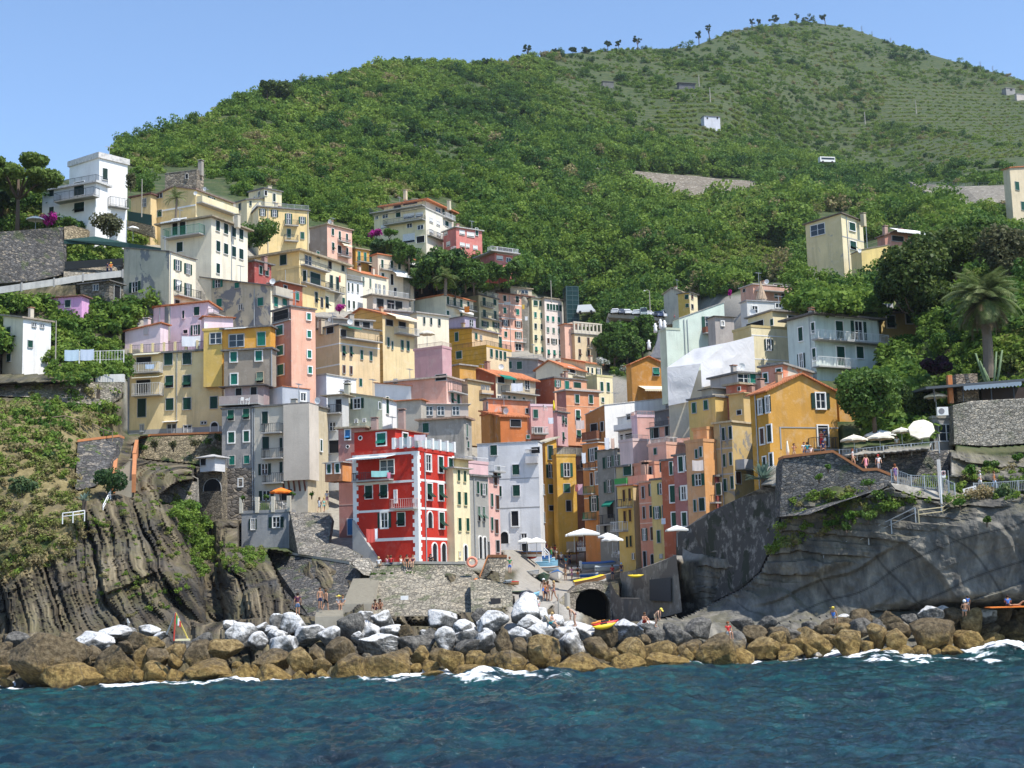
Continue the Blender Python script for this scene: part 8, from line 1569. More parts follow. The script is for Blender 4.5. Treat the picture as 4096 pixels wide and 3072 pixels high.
parasol(cA,308,785,150,199,'white parasol beside the magenta bougainvillea',M_AW);parasol(cA,1150,872,100,203,'white parasol behind the bright vine garden',M_AW)
parasol(cB,1745,1452,140,204,'cream parasol on the pink wall terrace',M_CREAMC);parasol(cH,700,972,190,162,'orange parasol on the cafe terrace',M_ORC)
parasol(cL,740,730,225,137,'first cream parasol beside the ochre house',M_CREAMC);parasol(cL,960,682,270,141,'wide white parasol behind the cream ones',M_AW)
parasol(cL,962,712,235,137.4,'second cream parasol over the diners',M_CREAMC);parasol(cL,1152,667,175,138.4,'third cream parasol beside the tilted one',M_CREAMC)
parasol(cL,1325,665,215,136.6,'tilted cream parasol showing its round top',M_CREAMC,tilt=(52,-12),drop=.25);parasol(cL,165,785,40,135,'closed cream parasol in front of the ochre house',M_CREAMC,closed=True,ph=1.9)
parasol(cL,1445,362,190,143,'faded cream parasol under the bar roof',M_CREAMC)
parasol(cJ,935,1325,270,152,'big square white parasol over the restaurant deck',M_AW,square=True,drop=.36);parasol(cJ,855,1350,150,155,'square white parasol behind the big one',M_AW,square=True)
parasol(cJ,1145,1362,170,158,'pale parasol at the back of the restaurant',M_AW);parasol(cJ,1185,1385,190,156,'pale parasol beside the slender yellow house',M_AW)
parasol(cJ,445,1405,150,176,'white parasol against the white tower door',M_AW,square=True);parasol(cJ,530,1402,160,174,'white parasol in front of the other by the white tower',M_AW,square=True,drop=.5)
parasol(cJ,1742,1298,180,152,'white parasol behind the sea wall',M_AW,square=True,drop=.42);parasol(cC,1112,1298,40,196,'closed yellow parasol on the pink terrace',M_YC,closed=True,ph=1.8)
def chair_proto():
 t=thing('plastic_chair',(0,0,0),0,'white plastic chair','chair','white plastic chairs');m=MB();m.box(-.22,-.22,.42,.22,.22,.46);link('seat',m.mesh('seat',M_RAILW),t)
 m=MB();m.hexa([(-.22,.19,.5),(.22,.19,.5),(.22,.23,.5),(-.22,.23,.5)],[(-.2,.27,.88),(.2,.27,.88),(.2,.31,.88),(-.2,.31,.88)]);link('backrest',m.mesh('backrest',M_RAILW),t)
 for a in(-.2,.2):
  for b in(-.2,.2):m=MB();m.bar((a,b,0),(a,b,.42),.045);link('leg',m.mesh('leg',M_RAILW),t)
 for a in(-.24,.24):m=MB();m.bar((a,-.2,.66),(a,.22,.66),.05);link('armrest',m.mesh('armrest',M_RAILW),t)
 return t
def table_proto():
 t=thing('cafe_table',(0,0,0),0,'white cafe table','table','white cafe tables');m=MB();m.tube([(0,0,.70),(0,0,.74)],[.45,.45],14);link('tabletop',m.mesh('tabletop',M_WHITE),t)
 m=MB();m.tube([(0,0,0),(0,0,.70)],.04,6);link('leg',m.mesh('leg',M_GALV),t);return t
def place(proto,first,loc,rz,label):
 if first:o=proto;o.matrix_basis=Matrix.Translation(loc)@Matrix.Rotation(rz,4,'Z')
 else:
  o=proto.copy();COL.objects.link(o);o.matrix_basis=Matrix.Translation(loc)@Matrix.Rotation(rz,4,'Z')
  for c in proto.children:q=c.copy();COL.objects.link(q);q.parent=o
 o['label']=label;return o
CH=[(cH,620,1160,161.5,'white chair nearest the orange parasol pole'),(cH,735,1158,161.5,'white chair beside the terrace pillar'),(cH,500,1160,161.5,'white chair near the first terrace pillar'),(cH,355,255,170,'white chair in the shady loggia, farther from the table'),(cH,408,255,170,'white chair in the shady loggia under the dark door'),(cL,830,940,139,'white chair below the first parasol'),(cL,900,930,139,'white chair beside the laid table'),(cL,1010,915,139,'white chair below the second parasol'),(cL,1150,905,139,'white chair below the third parasol'),(cL,1245,890,139,'white chair below the tilted parasol edge'),(cL,1320,885,139,'white chair in the middle of the tilted parasol shade'),(cJ,1110,1540,194,'white chair at the restaurant entrance'),(cJ,1165,1540,194,'white chair under the pale parasols'),(cJ,1200,1575,182,'white chair in front of the slender yellow house'),(cJ,1240,1580,180,'white chair closest to the slender yellow house'),(cJ,1040,1545,196,'white chair beside the deck banner'),(cC,640+400,1390,198,'white chair on the pink terrace near the yellow parasol')]
cp=chair_proto()
for i,(c,x,y,D,lb)in enumerate(CH):place(cp,i==0,at(*c(x,y),D),i*1.3,lb)
TB=[(cH,680,1160,161.2,'white table under the orange parasol'),(cL,865,935,138.8,'white table with laid cloth below the first parasol'),(cL,1075,910,138.8,'white table between second and third parasol'),(cL,1285,888,138.8,'white table below the tilted parasol'),(cJ,1140,1545,193.5,'white table under the pale parasols'),(cJ,1222,1580,181,'white table by the slender yellow house')]
tp=table_proto()
for i,(c,x,y,D,lb)in enumerate(TB):place(tp,i==0,at(*c(x,y),D),0,lb)
def car_mesh(van):
 m=MB();L,W_,H1,H2=4.2,1.75,.85,(2.0 if van else 1.45);x=W_/2
 m.hexa([(-x,0,.25),(x,0,.25),(x,L,.25),(-x,L,.25)],[(-x*.96,.05,H1),(x*.96,.05,H1),(x*.96,L-.05,H1),(-x*.96,L-.05,H1)])
 a,b=(.6,L-.05)if van else(1.1,L-.5);m.hexa([(-x*.94,a-.45,H1),(x*.94,a-.45,H1),(x*.94,b,H1),(-x*.94,b,H1)],[(-x*.8,a+.25,H2),(x*.8,a+.25,H2),(x*.8,b-.3,H2),(-x*.8,b-.3,H2)]);body=m.mesh('body',M_WHITE)
 g=MB();h3=H1+.08;h4=H2-.12
 g.quad((-x*.86,a-.47,h3),(x*.86,a-.47,h3),(x*.76,a+.14,h4),(-x*.76,a+.14,h4));gl=g.mesh('windscreen',M_GLASS)
 w_=MB();w_.tube([(-.1,0,0),(.1,0,0)],[.31,.31],12);wh=w_.mesh('wheel',plain('tyre',(.02,.02,.02),.8));l=MB();l.box(-.16,-.03,-.07,.16,.03,.07);hl=l.mesh('headlight',plain('headlight',(.7,.7,.66),.2));return body,gl,wh,hl,L,x
CM=[car_mesh(0),car_mesh(1)]
def car(crop,x,y,D,rz,c,label,van=0,name='parked_car',cat='car',group='cars parked on the deck',s=1.0):
 P=at(*crop(x,y),D);t=thing(name,P,rz,label,cat,group);b,g,wh,hl,L,hx=CM[van];wm=WM[t.name]@Matrix.Scale(s,4)
 o=link('body',b,t,wm);o.material_slots[0].link='OBJECT';o.material_slots[0].material=plain('car_paint',c,.25,var=.02);link('windscreen',g,t,wm)
 for sx in(-1,1):
  link('headlight',hl,t,wm@Matrix.Translation((sx*hx*.7,.02,.62)))
  for yy in(.8,L-.8):link('wheel',wh,t,wm@Matrix.Translation((sx*hx*.9,yy,.3)))
DK=338
mb=MB();A,Bq=at(*cD(70,552),DK),at(*cD(700,596),DK-6);d=Bq-A
mb.hexa([A+Vector((0,-.5,-.9)),Bq+Vector((0,-.5,-.9)),Bq+Vector((0,9,-.9)),A+Vector((0,9,-.9))],[A+Vector((0,-.5,0)),Bq+Vector((0,-.5,0)),Bq+Vector((0,9,0)),A+Vector((0,9,0))])
dk=thing('parking_deck',A,0,'concrete parking deck on the wooded slope','parking deck');mm=mb.mesh('deck',plaster((.40,.36,.30),.6));link('deck',mm,dk,Matrix())
for i in range(7):m=MB();p=A.lerp(Bq,i/6);m.box(-.3,1,-9,.3,1.6,-.9);link('pillar',m.mesh('pillar',M_CONC),dk,Matrix.Translation(p))
for i,(x,y,c,van,lb)in enumerate(((125,552,(.6,.6,.6),0,'silver car at the near end of the parking deck'),(195,555,(.10,.11,.14),0,'dark car second on the parking deck'),(250,557,(.65,.65,.65),0,'white hatchback third on the parking deck'),(310,562,(.62,.63,.64),0,'pale car fourth on the parking deck'),(382,568,(.30,.36,.36),1,'tall grey green van on the parking deck'),(440,572,(.66,.67,.7),0,'white car between the vans'),(485,576,(.06,.07,.08),0,'black car beside the white car'),(530,580,(.08,.10,.18),0,'navy car beside the white van'),(585,584,(.74,.74,.74),1,'large white van on the parking deck'),(640,588,(.07,.08,.12),0,'dark car past the white van'),(675,592,(.5,.05,.06),0,'red car at the far end of the parking deck'))):
 car(cD,x,y-3,DK-2+i*-.5,R(12*((i%3)-1)),c,lb,van,s=1.05)
car(cC,1470,545,352,R(80),(.74,.74,.72),'white camper van above the arched villa',1,'camper_van','van',None,s=1.1)
def bus():
 P=at(*cT(1150,848),640);t=thing('bus',P,R(12),'white minibus on the hill road','bus');m=MB();m.box(0,0,.5,7.5,2.4,3.0);link('body',m.mesh('body',M_WHITE),t);m=MB();m.box(.6,-.03,1.6,7.2,-.005,2.5);link('window_strip',m.mesh('window_strip',M_GLASS),t)
 for x in(1.3,6.0):m=MB();m.tube([(x,-.05,.5),(x,.3,.5)],[.5,.5],12);link('wheel',m.mesh('wheel',plain('tyre',(.02,.02,.02),.8)),t)
bus()
def elevator():
 D=355;P=at(*cC(1268,640),D);k=cC.k*D/FPX;w=108*k/2;h=325*k;t=thing('lift_tower',P,R(12),'dark green glass lift tower on the wooded slope','lift tower');m=MB()
 g=NT('green_glass');g.base((.010,.035,.033));g.rough(.3);g.bs.inputs['Specular IOR Level'].default_value=.25
 m.box(-w,-w,-3,w,w,h);link('glass_shaft',m.mesh('glass_shaft',g.mat),t);m=MB()
 for i in range(9):z=h*i/8;m.box(-w-.06,-w-.06,z-.08,w+.06,w+.06,z+.08)
 for a in(-1,1):
  for b in(-1,0,1):m.box(b*w-.1 if b else-.06,a*w-.08,-3,b*w+.1 if b else .06,a*w+.08,h)
 link('steel_frame',m.mesh('steel_frame',plain('dark_steel',(.05,.09,.09),.5)),t)
elevator()
def spire():
 D=238;P=at(*cD(1396,432),D);k=cD.k*D/FPX;h=175*k;r=54*k;t=thing('church_spire',P,0,'pointed beige octagonal church spire','spire');m=MB();n=8
 for i in range(n):a,b=6.283*i/n+.2,6.283*(i+1)/n+.2;m.poly([(r*math.cos(a),r*math.sin(a),0),(r*math.cos(b),r*math.sin(b),0),(0,0,h)])
 link('spire_roof',m.mesh('spire_roof',roofmat((.46,.34,.24),True,'spire_tiles')),t);m=MB();m.tube([(0,0,-5),(0,0,0)],[r*.95,r*.95],8);link('drum',m.mesh('drum',plaster((.5,.42,.34))),t);m=MB();m.bar((0,0,h-.1),(0,0,h+.9),.08);link('finial',m.mesh('finial',M_IRON),t)
spire()
t_=wallpoly('church','grey curved church front with statues behind the pale green house',cD,[(430,930,214),(470,860,214),(500,760,214),(505,710,214),(545,680,214),(600,680,214),(600,930,214)],2,plaster((.25,.26,.28),.6),'church',push=False)
for i,(x,y)in enumerate(((480,715),(525,680),(560,690),(425,860))):
 m=MB();m.tube([(0,0,0),(0,0,.5),(0,0,1.1),(0,0,1.5)],[.3,.28,.22,.12],8);m.box(-.35,-.08,.95,.35,.08,1.1)
 tag(link('roof_statue',m.mesh('roof_statue',M_WHITE,True),None,Matrix.Translation(at(*cD(x,y),214.5))),['pale statue on the shoulder of the church front','tallest pale statue on the church front','pale statue next to the pilaster house','pale statue lowest on the church front'][i],'statue')
def tarp():
 D=178;t=NT('white_tarpaulin');co=t.coord('World');n=t.noise(co,.6,4,.6,1.0);t.base(t.mix(n,(.74,.75,.78),(.84,.84,.85)));t.rough(.7);t.bump(n,.5,.4);tr_=t.n('ShaderNodeBsdfTranslucent');tr_.inputs[0].default_value=(.8,.8,.82,1);mx_=t.n('ShaderNodeMixShader');mx_.inputs[0].default_value=.45;t.l(t.bs.outputs[0],mx_.inputs[1]);t.l(tr_.outputs[0],mx_.inputs[2]);t.l(mx_.outputs[0],t.out.inputs[0])
 pts=dict(a=(580,1015,173.6),b=(870,980,172.6),c=(1098,800,176),d=(1328,742,180),e=(1340,1075,178),f=(880,1190,171),g=(592,1345,173),h=(770,1310,172.4),i=(870,1240,171.2))
 Q={k:at(*cD(x,y),d)for k,(x,y,d)in pts.items()};o=Q['b'];bk=Vector((0,13,0));th=thing('wrapped_building',o,0,'building wrapped in white scaffold tarpaulin','scaffold')
 def sheet(nm,poly,sd):
  """grid the sheet so that it can sag between its ties"""
  m=MB();P4=[Q[k]if isinstance(k,str)else k for k in poly];N=14;A,B,C_,E_=P4;nrm=(B-A).cross(E_-A).normalized();base=len(m.v)
  for i in range(N+1):
   for j in range(N+1):
    p=A.lerp(B,i/N).lerp(E_.lerp(C_,i/N),j/N);w=math.sin(math.pi*i/N)*math.sin(math.pi*j/N);p=p+nrm*(w*.25*float(vnoise(np.array([[p.x*.7,p.z*.7,sd]]),4)[0]));m.v.append(tuple(p-o))
  for i in range(N):
   for j in range(N):a=i*(N+1)+j;m.f.append((a,a+1,a+N+2,a+N+1));m.m.append(0)
  link(nm,m.mesh(nm,t.mat,True),th,Matrix.Translation(o))
 sheet('front_sheet',('g','h','b','a'),1);sheet('side_sheet',('i','e','d','b'),2)if False else None
 sheet('side_sheet',('f','e','c','b'),2);sheet('gable_sheet',('e',Q['e']+Vector((.05,0,0)),'d','c'),3)
 sheet('roof_sheet',('b','c',Q['c']+(Q['a']-Q['b'])*.95+Vector((0,2,0)),'a'),4)
 m=MB();zb=min(p.z for p in Q.values())-4
 F=[Q['a'],Q['b'],Q['e'].lerp(Q['d'],.8)];s=Vector((.15,.3,0));b_=[Vector((p.x,p.y+.4,zb))-o for p in F]+[Vector((F[2].x-1,F[2].y+9,zb))-o,Vector((F[0].x+1,F[0].y+9,zb))-o]
 tp=[p+s*1.0-Vector((0,0,.8))-o for p in(Q['a'],Q['b'],Q['e'].lerp(Q['d'],.4))];tp+=[Vector((b_[3].x,b_[3].y,tp[2].z)),Vector((b_[4].x,b_[4].y,tp[0].z))]
 for i in range(5):j=(i+1)%5;m.quad(b_[i],b_[j],tp[j],tp[i])
 link('wall',m.mesh('wall',plaster((.5,.46,.36))),th,Matrix.Translation(o))
tarp()
def poles():
 M_P=plain('pole',(.36,.33,.28),.8)
 for(c,x,y0,y1,D,lb,lamp)in((cC,1092,255,425,340,'tall bare pole behind the tall houses',0),(cD,434,345,540,334,'street lamp standing over the parking deck',1),(cB,1355,640,790,288,'lamp post among the trees below the cream apartment block',0),(cA,1225,450,740,208,'wooden pole beside the big yellow gabled house',0),(cG,1708,890,1115,156,'green street lamp in front of the stone store',1),(cX,1000,195,780,124.5,'white lamp post beside the path sign',0),(cT,517,385,445,860,'thin mast near the long dark shed',0),(cT,575,450,525,800,'thin mast above the white cottage',0),(cT,1650,520,590,900,'thin mast in front of the striped vineyard',0),(cT,1383,578,640,830,'green mast in the scrub',0),(cZ,120,690,770,172,'pale post beside the laundry',0),(cF,2008-2212+330,1290,1385,180,'thin pole at the yellow house corner',0),(cO,725,710,900,116,'timber post at the slipway wall',0),(cO,803,700,930,124,'thick mossy timber pile at the tunnel corner',0)):
  P=at(*c(x,y1),D);k=c.k*D/FPX;h=(y1-y0)*k;t=thing('street_lamp' if lamp else 'pole',P,0,lb,'street lamp' if lamp else 'pole');m=MB();r=max(.07,D*.00035)if c is not cX else .09;r=.28 if 'pile' in lb else r
  m.tube([(0,0,-1),(0,0,h)],[r*1.2,r*.8],8);link('mast',m.mesh('mast',M_P if c is not cX else M_RAILW),t)
  if lamp:m=MB();m.tube([(0,0,h-.1),(-.5,-.2,h+.2),(-1.1,-.4,h)],[.05,.05,.05],6);link('arm',m.mesh('arm',M_P),t);m=MB();m.box(-1.4,-.5,h-.12,-1.0,-.3,h+.05);link('lamp_head',m.mesh('lamp_head',M_WHITE),t)
poles()
def laundry(c,x,y,w,h,D,col,label,name='laundry'):
 P=at(*c(x,y),D);k=c.k*D/FPX;w,h=w*k,h*k;m=MB();N=8
 for i in range(N+1):
  for j in range(5):m.v.append(((i/N-.5)*w,.06*math.sin(i*2.1+j*.4)*(j/4),-h*j/4+h/2-.05*h*math.sin(math.pi*i/N)))
 for i in range(N):
  for j in range(4):a=i*5+j;m.f.append((a,a+1,a+6,a+5));m.m.append(0)
 tag(link(name,m.mesh(name,fabric(col),True),None,Matrix.Translation(P)),label,'laundry')
WH=(.76,.77,.80)
for a in((cF,787,570,165,90,186.5,WH,'big white sheet on the pink house terrace'),(cC,795,1185,100,70,219.5,WH,'white sheets on the brick red house balcony'),(cC,362,512,45,55,283,(.75,.22,.03),'orange towel on the pale green house balcony'),(cI,395,1385,75,115,146,(.62,.10,.08),'red cloth hanging on the red house'),(cI,440,1370,30,90,146,WH,'white cloth beside the red cloth'),(cI,475,853,150,52,146.4,(.30,.58,.56),'turquoise cloth on the red house balcony'),(cI,552,865,30,50,146.3,(.7,.25,.35),'pink cloth beside the turquoise cloth'),(cJ,908,428,75,75,213,(.74,.62,.56),'pale rug hanging on the tall orange house'),(cJ,655,392,45,50,198,WH,'white shirt drying on the mauve pink house'),(cJ,1925,780,95,90,154.5,(.68,.60,.56),'row of pale washing on the orange house'),(cJ,2143,1045,52,75,157.5,WH,'white towel on the dark red house balcony'),(cJ,908,985,45,90,191,(.70,.40,.45),'pink sheet over the alley'),(cJ,878,975,25,60,191,(.35,.10,.10),'dark red cloth over the alley'),(cJ,940,715,35,90,191,WH,'white washing high in the alley'),(cE,1020,915,125,45,179,WH,'white sheet on the mustard house terrace'),(cE,1140,895,95,55,179,(.6,.64,.35),'pale lime sheet on the mustard house terrace'),(cZ,155,767,32,24,171,(.5,.62,.72),'pale blue sheet near the post'),(cZ,188,766,30,24,171,(.55,.62,.74),'pale lilac sheet beside the lattice fence'),(cF,430,790,80,40,185,(.45,.55,.68),'blue washing on the upper balcony of the yellow house'),(cJ,1140,590,40,100,183,WH,'white sheets on the roof wire of the alley'),(cJ,1190,590,30,90,182,(.7,.5,.4),'peach sheet on the roof wire of the alley'),(cJ,1628,1262,35,50,161.5,WH,'white top on the pale yellow house'),(cI,820,540,100,50,147.5,(.62,.55,.58),'lace cloth at the red house terrace'),(cC,875,590,26,36,345,WH,'white shirt on the tall pink house'),(cC,850,490,22,40,345,(.75,.5,.1),'yellow cloth on the tall pink house'),(cC,710,460,60,25,345,WH,'white cloths high on the tall pink house'),(cC,1088,1475,42,50,197,WH,'white cloth on the pink terrace house'),(cB,992,1005,14,60,225,(.65,.12,.1),'tricolour flag on the large yellow house')):laundry(*a)
P=at(*cM(1515,1000),107.5);t_=thing('flag_tripod',P,0,'tripod of poles with a small tricolour flag on the rocks','tripod');k=cM.k*107.5/FPX;H_=235*k
for i,(a,c)in enumerate((((-85*k,.4,55*k),M_GALV),((-5*k,-.3,0),plain('red_pole',(.40,.05,.03),.6)),((105*k,.3,0),plain('yellow_pole',(.5,.4,.1),.6)))):m=MB();m.tube([a,(0,0,H_)],.06,6);link('leg',m.mesh('leg',c),t_)
for i,c in enumerate(((.05,.3,.08),(.75,.75,.72),(.6,.06,.05))):m=MB();m.box((5+i*14)*k,-.02,H_*.60-i*.12,(19+i*14)*k,.02,H_*.90-i*.22);link('flag_stripe',m.mesh('flag_stripe',fabric(c)),t_)
m=MB();m.box(0,-.15,-.02,120*k,.3,.12);link('base_plank',m.mesh('base_plank',plain('pale_plank',(.7,.64,.4),.8)),t_)
def gull(c,x,y,D,lb):
 J={'a':(0,.16,.20,.05),'b':(0,0,.22,.085),'c':(0,-.12,.26,.075),'d':(0,-.17,.36,.045),'e':(0,-.20,.41,.05),'f':(0,-.28,.40,.014),'g':(0,.32,.19,.02),'l1':(-.03,0,.14,.012),'l2':(-.03,0,0,.010),'r1':(.03,0,.14,.012),'r2':(.03,0,0,.010)}
 me=skin_mesh('seagull',J,[('a','b'),('b','c'),('c','d'),('d','e'),('e','f'),('a','g'),('b','l1'),('l1','l2'),('b','r1'),('r1','r2')],'b',M_WHITE)
 tag(link('seagull',me,None,Matrix.Translation(at(*c(x,y),D))@Matrix.Scale(1.25,4)),lb,'seagull')
gull(cM,1110,872,108,'white seagull standing on the bleached rocks')
def ring(c,x,y,D,r,col,lb,name='life_ring'):
 m=MB();m.tube([(r*math.cos(t),0,r*math.sin(t))for t in np.linspace(0,6.283,20)],r*.3,8,caps=False);tag(link(name,m.mesh(name,col,True),None,Matrix.Translation(at(*c(x,y),D))),lb,'life ring')
ring(cN,1918,320,133.8,.42,plain('ring_orange',(.75,.28,.18),.5),'faded pink life ring on the quay wall');
m=MB();m.tube([(0,0,-.5),(0,0,-.1),(0,0,.3),(0,0,.5)],[.08,.3,.3,.1],10);tag(link('buoy',m.mesh('buoy',plain('buoy_orange',(.62,.22,.08),.5),True),None,Matrix.Translation(at(*cN(1955,505),132))),'orange buoy hanging on the harbour wall','buoy')
m=MB();m.box(-.35,0,-.3,.35,.05,.3);tag(link('notice_board',m.mesh('notice_board',M_WHITE),None,Matrix.Translation(at(*cN(1335,640),128.4))),'blank white notice board on the harbour wall','notice board')
def textmesh(txt,size,mat):
 cu=bpy.data.curves.new('lettering','FONT');cu.body=txt;cu.size=size;cu.align_x='CENTER';cu.align_y='CENTER';cu.extrude=.005;o=bpy.data.objects.new('lettering',cu);COL.objects.link(o)
 me=bpy.data.meshes.new_from_object(o.evaluated_get(bpy.context.evaluated_depsgraph_get()));bpy.data.objects.remove(o);me.materials.clear();me.materials.append(mat);me.transform(Matrix.Rotation(R(90),4,'X'));return me
def deck():
 D=195;P=at(*cJ(880,1600),D);k=cJ.k*D/FPX;t=thing('restaurant_deck',P,0,'raised restaurant deck with plank and lattice fence','deck')
 x0,x1=-85*k,145*k;z=70*k;m=MB();m.box(x0,0,z,x1,6,z+.2);link('platform',m.mesh('platform',plain('deck_timber',(.14,.11,.085),.8)),t)
 m=MB();n=6
 for i in range(n):a=x0+(-5*k-x0)*i/n;m.box(a,-.06,z,a+(-5*k-x0)/n*.85,0,z+90*k)
 link('plank_fence',m.mesh('plank_fence',plain('pale_planks',(.34,.29,.23),.8)),t);m=MB()
 for i in range(12):a=5*k+i*11*k;m.bar((a,-.03,z+45*k),(a+18*k,-.03,z+88*k),.03);m.bar((a+18*k,-.05,z+45*k),(a,-.05,z+88*k),.03)
 link('lattice',m.mesh('lattice',M_RAILW),t)
 for a in(0,72,142):m=MB();m.box(a*k-.06,-.1,-.6,a*k+.06,.02,z+90*k);link('post',m.mesh('post',plain('brown_timber',(.12,.04,.025),.7)),t)
 b=MB();b.box(4*k,-.14,z+5*k,140*k,-.11,z+40*k);bn=link('banner',b.mesh('banner',M_WHITE),t)
 for xx in(24,118):link('lettering',textmesh('Làa',.62,M_DARK),bn,WM[t.name]@Matrix.Translation((xx*k,-.15,z+22*k)))
deck()
def cafe():
 t=thing('cafe_awning',at(*cJ(740,1300),214),0,'striped brown and white awning over a small bar terrace','awning');D=214;P=at(*cJ(740,1300),D);k=cJ.k*D/FPX
 m=MB();m.hexa([(-125*k,-1.4,85*k),(130*k,-1.4,80*k),(110*k,3,150*k),(-125*k,3,150*k)],[(-125*k,-1.4,88*k),(130*k,-1.4,83*k),(110*k,3,153*k),(-125*k,3,153*k)]);link('canopy',m.mesh('canopy',_stripe((.20,.15,.11),(.66,.60,.52),1.3)),t)
 m=MB();m.box(-125*k,-1,-8*k,110*k,3,0);link('terrace_slab',m.mesh('terrace_slab',M_CONC),t);m=MB();railing(m,(-125*k,-1,0),(110*k,-1,0),42*k);link('railing',m.mesh('railing',M_IRON),t);m=MB();m.box(-65*k,-1.1,3*k,-5*k,-1.05,40*k);link('orange_panel',m.mesh('orange_panel',fabric((.75,.38,.05))),t)
cafe()
wallpoly('alley_wall','dark stone wall with low vault under the bar terrace',cJ,[(612,1300,214.5),(850,1300,214.5),(850,1440,213),(760,1420,213),(680,1440,213),(640,1500,212),(612,1500,212)],2,stone((.20,.17,.14),2.2),push=False)
def sign():
 D=126;P=at(*cX(1022,225),D);k=cX.k*D/FPX;t=thing('warning_sign',P,0,'white path sign with red prohibition circle','sign');m=MB();m.box(-30*k,0,0,30*k,.03,105*k);link('panel',m.mesh('panel',M_WHITE),t)
 m=MB();r=24*k;m.tube([(r*math.cos(a),-.02,68*k+r*math.sin(a))for a in np.linspace(0,6.283,18)],r*.16,6,caps=False);link('red_circle',m.mesh('red_circle',plain('sign_red',(.35,.03,.04),.6)),t)
 m=MB();m.tube([(0,-.02,54*k),(0,-.02,72*k),(0,-.02,82*k)],[.05,.07,.04],6);link('walking_figure',m.mesh('walking_figure',M_DARK),t)
 for x in(-26,70):m=MB();m.tube([(x*k,.05,-220*k),(x*k,.05,108*k)],.035,6);link('post',m.mesh('post',M_GALV),t)
 m=MB();m.box(-.16,0,-2.6,.16,.05,2.2);tag(link('sign_board',m.mesh('sign_board',plaster((.6,.58,.55))),None,Matrix.Translation(at(*cX(968,320),D-.4))),'narrow upright weathered board beside the path sign','sign')
 m=MB();m.box(-.62,0,-.3,.62,.04,.3);tag(link('sign_board',m.mesh('sign_board',M_WHITE),None,Matrix.Translation(at(*cX(1415,415),125))@Matrix.Rotation(R(-14),4,'Y')),'tilted white sign board on the sloping rails','sign')
sign()
railfence('grey steel path railing below the parasol terrace',cX,[(250,300,128),(340,305,127.6),(545,382,127),(740,392,126.6),(945,392,126.2)],190,M_GALV,step=.16)
railfence('grey steel stair railing below the path sign',cX,[(1005,405,126),(1095,450,125.6),(1190,492,125.2)],180,M_GALV,step=.16)
railfence('grey steel railing behind the dry reeds',cX,[(1475,465,126),(1810,448,126.5),(2130,425,126.5),(2400,410,127)],155,M_GALV,step=.16)
polerail('yellowed handrail climbing from the rock path to the reeds',cX,[(650,835,123),(1010,790,124),(1240,640,124.6),(1485,480,125.4)],125,plain('yellowed_rail',(.42,.36,.22),.6))
polerail('long handrail along the top of the dark slab',cP,[(485,330,130),(870,135,127.5),(1068,40,126),(1275,-60,124.5)],85,M_GALV)
polerail('timber rail at the top of the cliff path',cG,[(800,470,152),(895,520,150),(972,545,149)],50,plain('rail_timber',(.22,.17,.11),.9))
polerail('bent timber rail along the garden path',cG,[(230,440,150),(350,430,150),(560,400,151),(690,440,151)],50,plain('rail_timber',(.22,.17,.11),.9))
polerail('white pipe rail on the cliff ledge',cG,[(540,1250,127),(630,1240,127),(730,1225,127.5)],55,M_RAILW);polerail('white stair rail beside the cypress bush',cG,[(890,1180,134),(955,1050,137)],55,M_RAILW)
railfence('terrace railing around the parasol diners',cL,[(620,935,137),(770,930,136.6),(1000,905,136.4),(1240,885,136.2),(1480,865,136)],75,M_GALV,step=.3)
polerail('sloping white hand rail at the slipway top',cO,[(600,352,138),(640,395,135.5)],48,M_RAILW)
P_,r_,l_,Wr_,Wl_,h_=CAFE
t_=thing('terrace_railing',P_+Vector((0,0,h_+.36)),math.atan2(r_.y,r_.x),'pillars and railing around the cafe terrace','railing');Lr=Wl_
for i in range(4):m=MB();m.box(-.2,Lr*i/3-.2,-.3,.2,Lr*i/3+.2,1.5);link('pillar',m.mesh('pillar',plaster((.62,.58,.48))),t_)
m=MB();railing(m,(0,0,0),(0,Lr,0),1.0);link('bars',m.mesh('bars',M_IRON),t_)
for i,(x,y)in enumerate(((370,1075),(570,1068),(800,1045),(965,1045))):
 shrub(cH,x,y,45,40,'potted_plant',['potted plant on the first cafe pillar','red flowered pot on the second cafe pillar','yellow flowered pot beside the orange parasol','flower pot at the end of the cafe terrace'][i],M_BRIGHT,D=159,n=120,leaf=.09,seed=300+i)
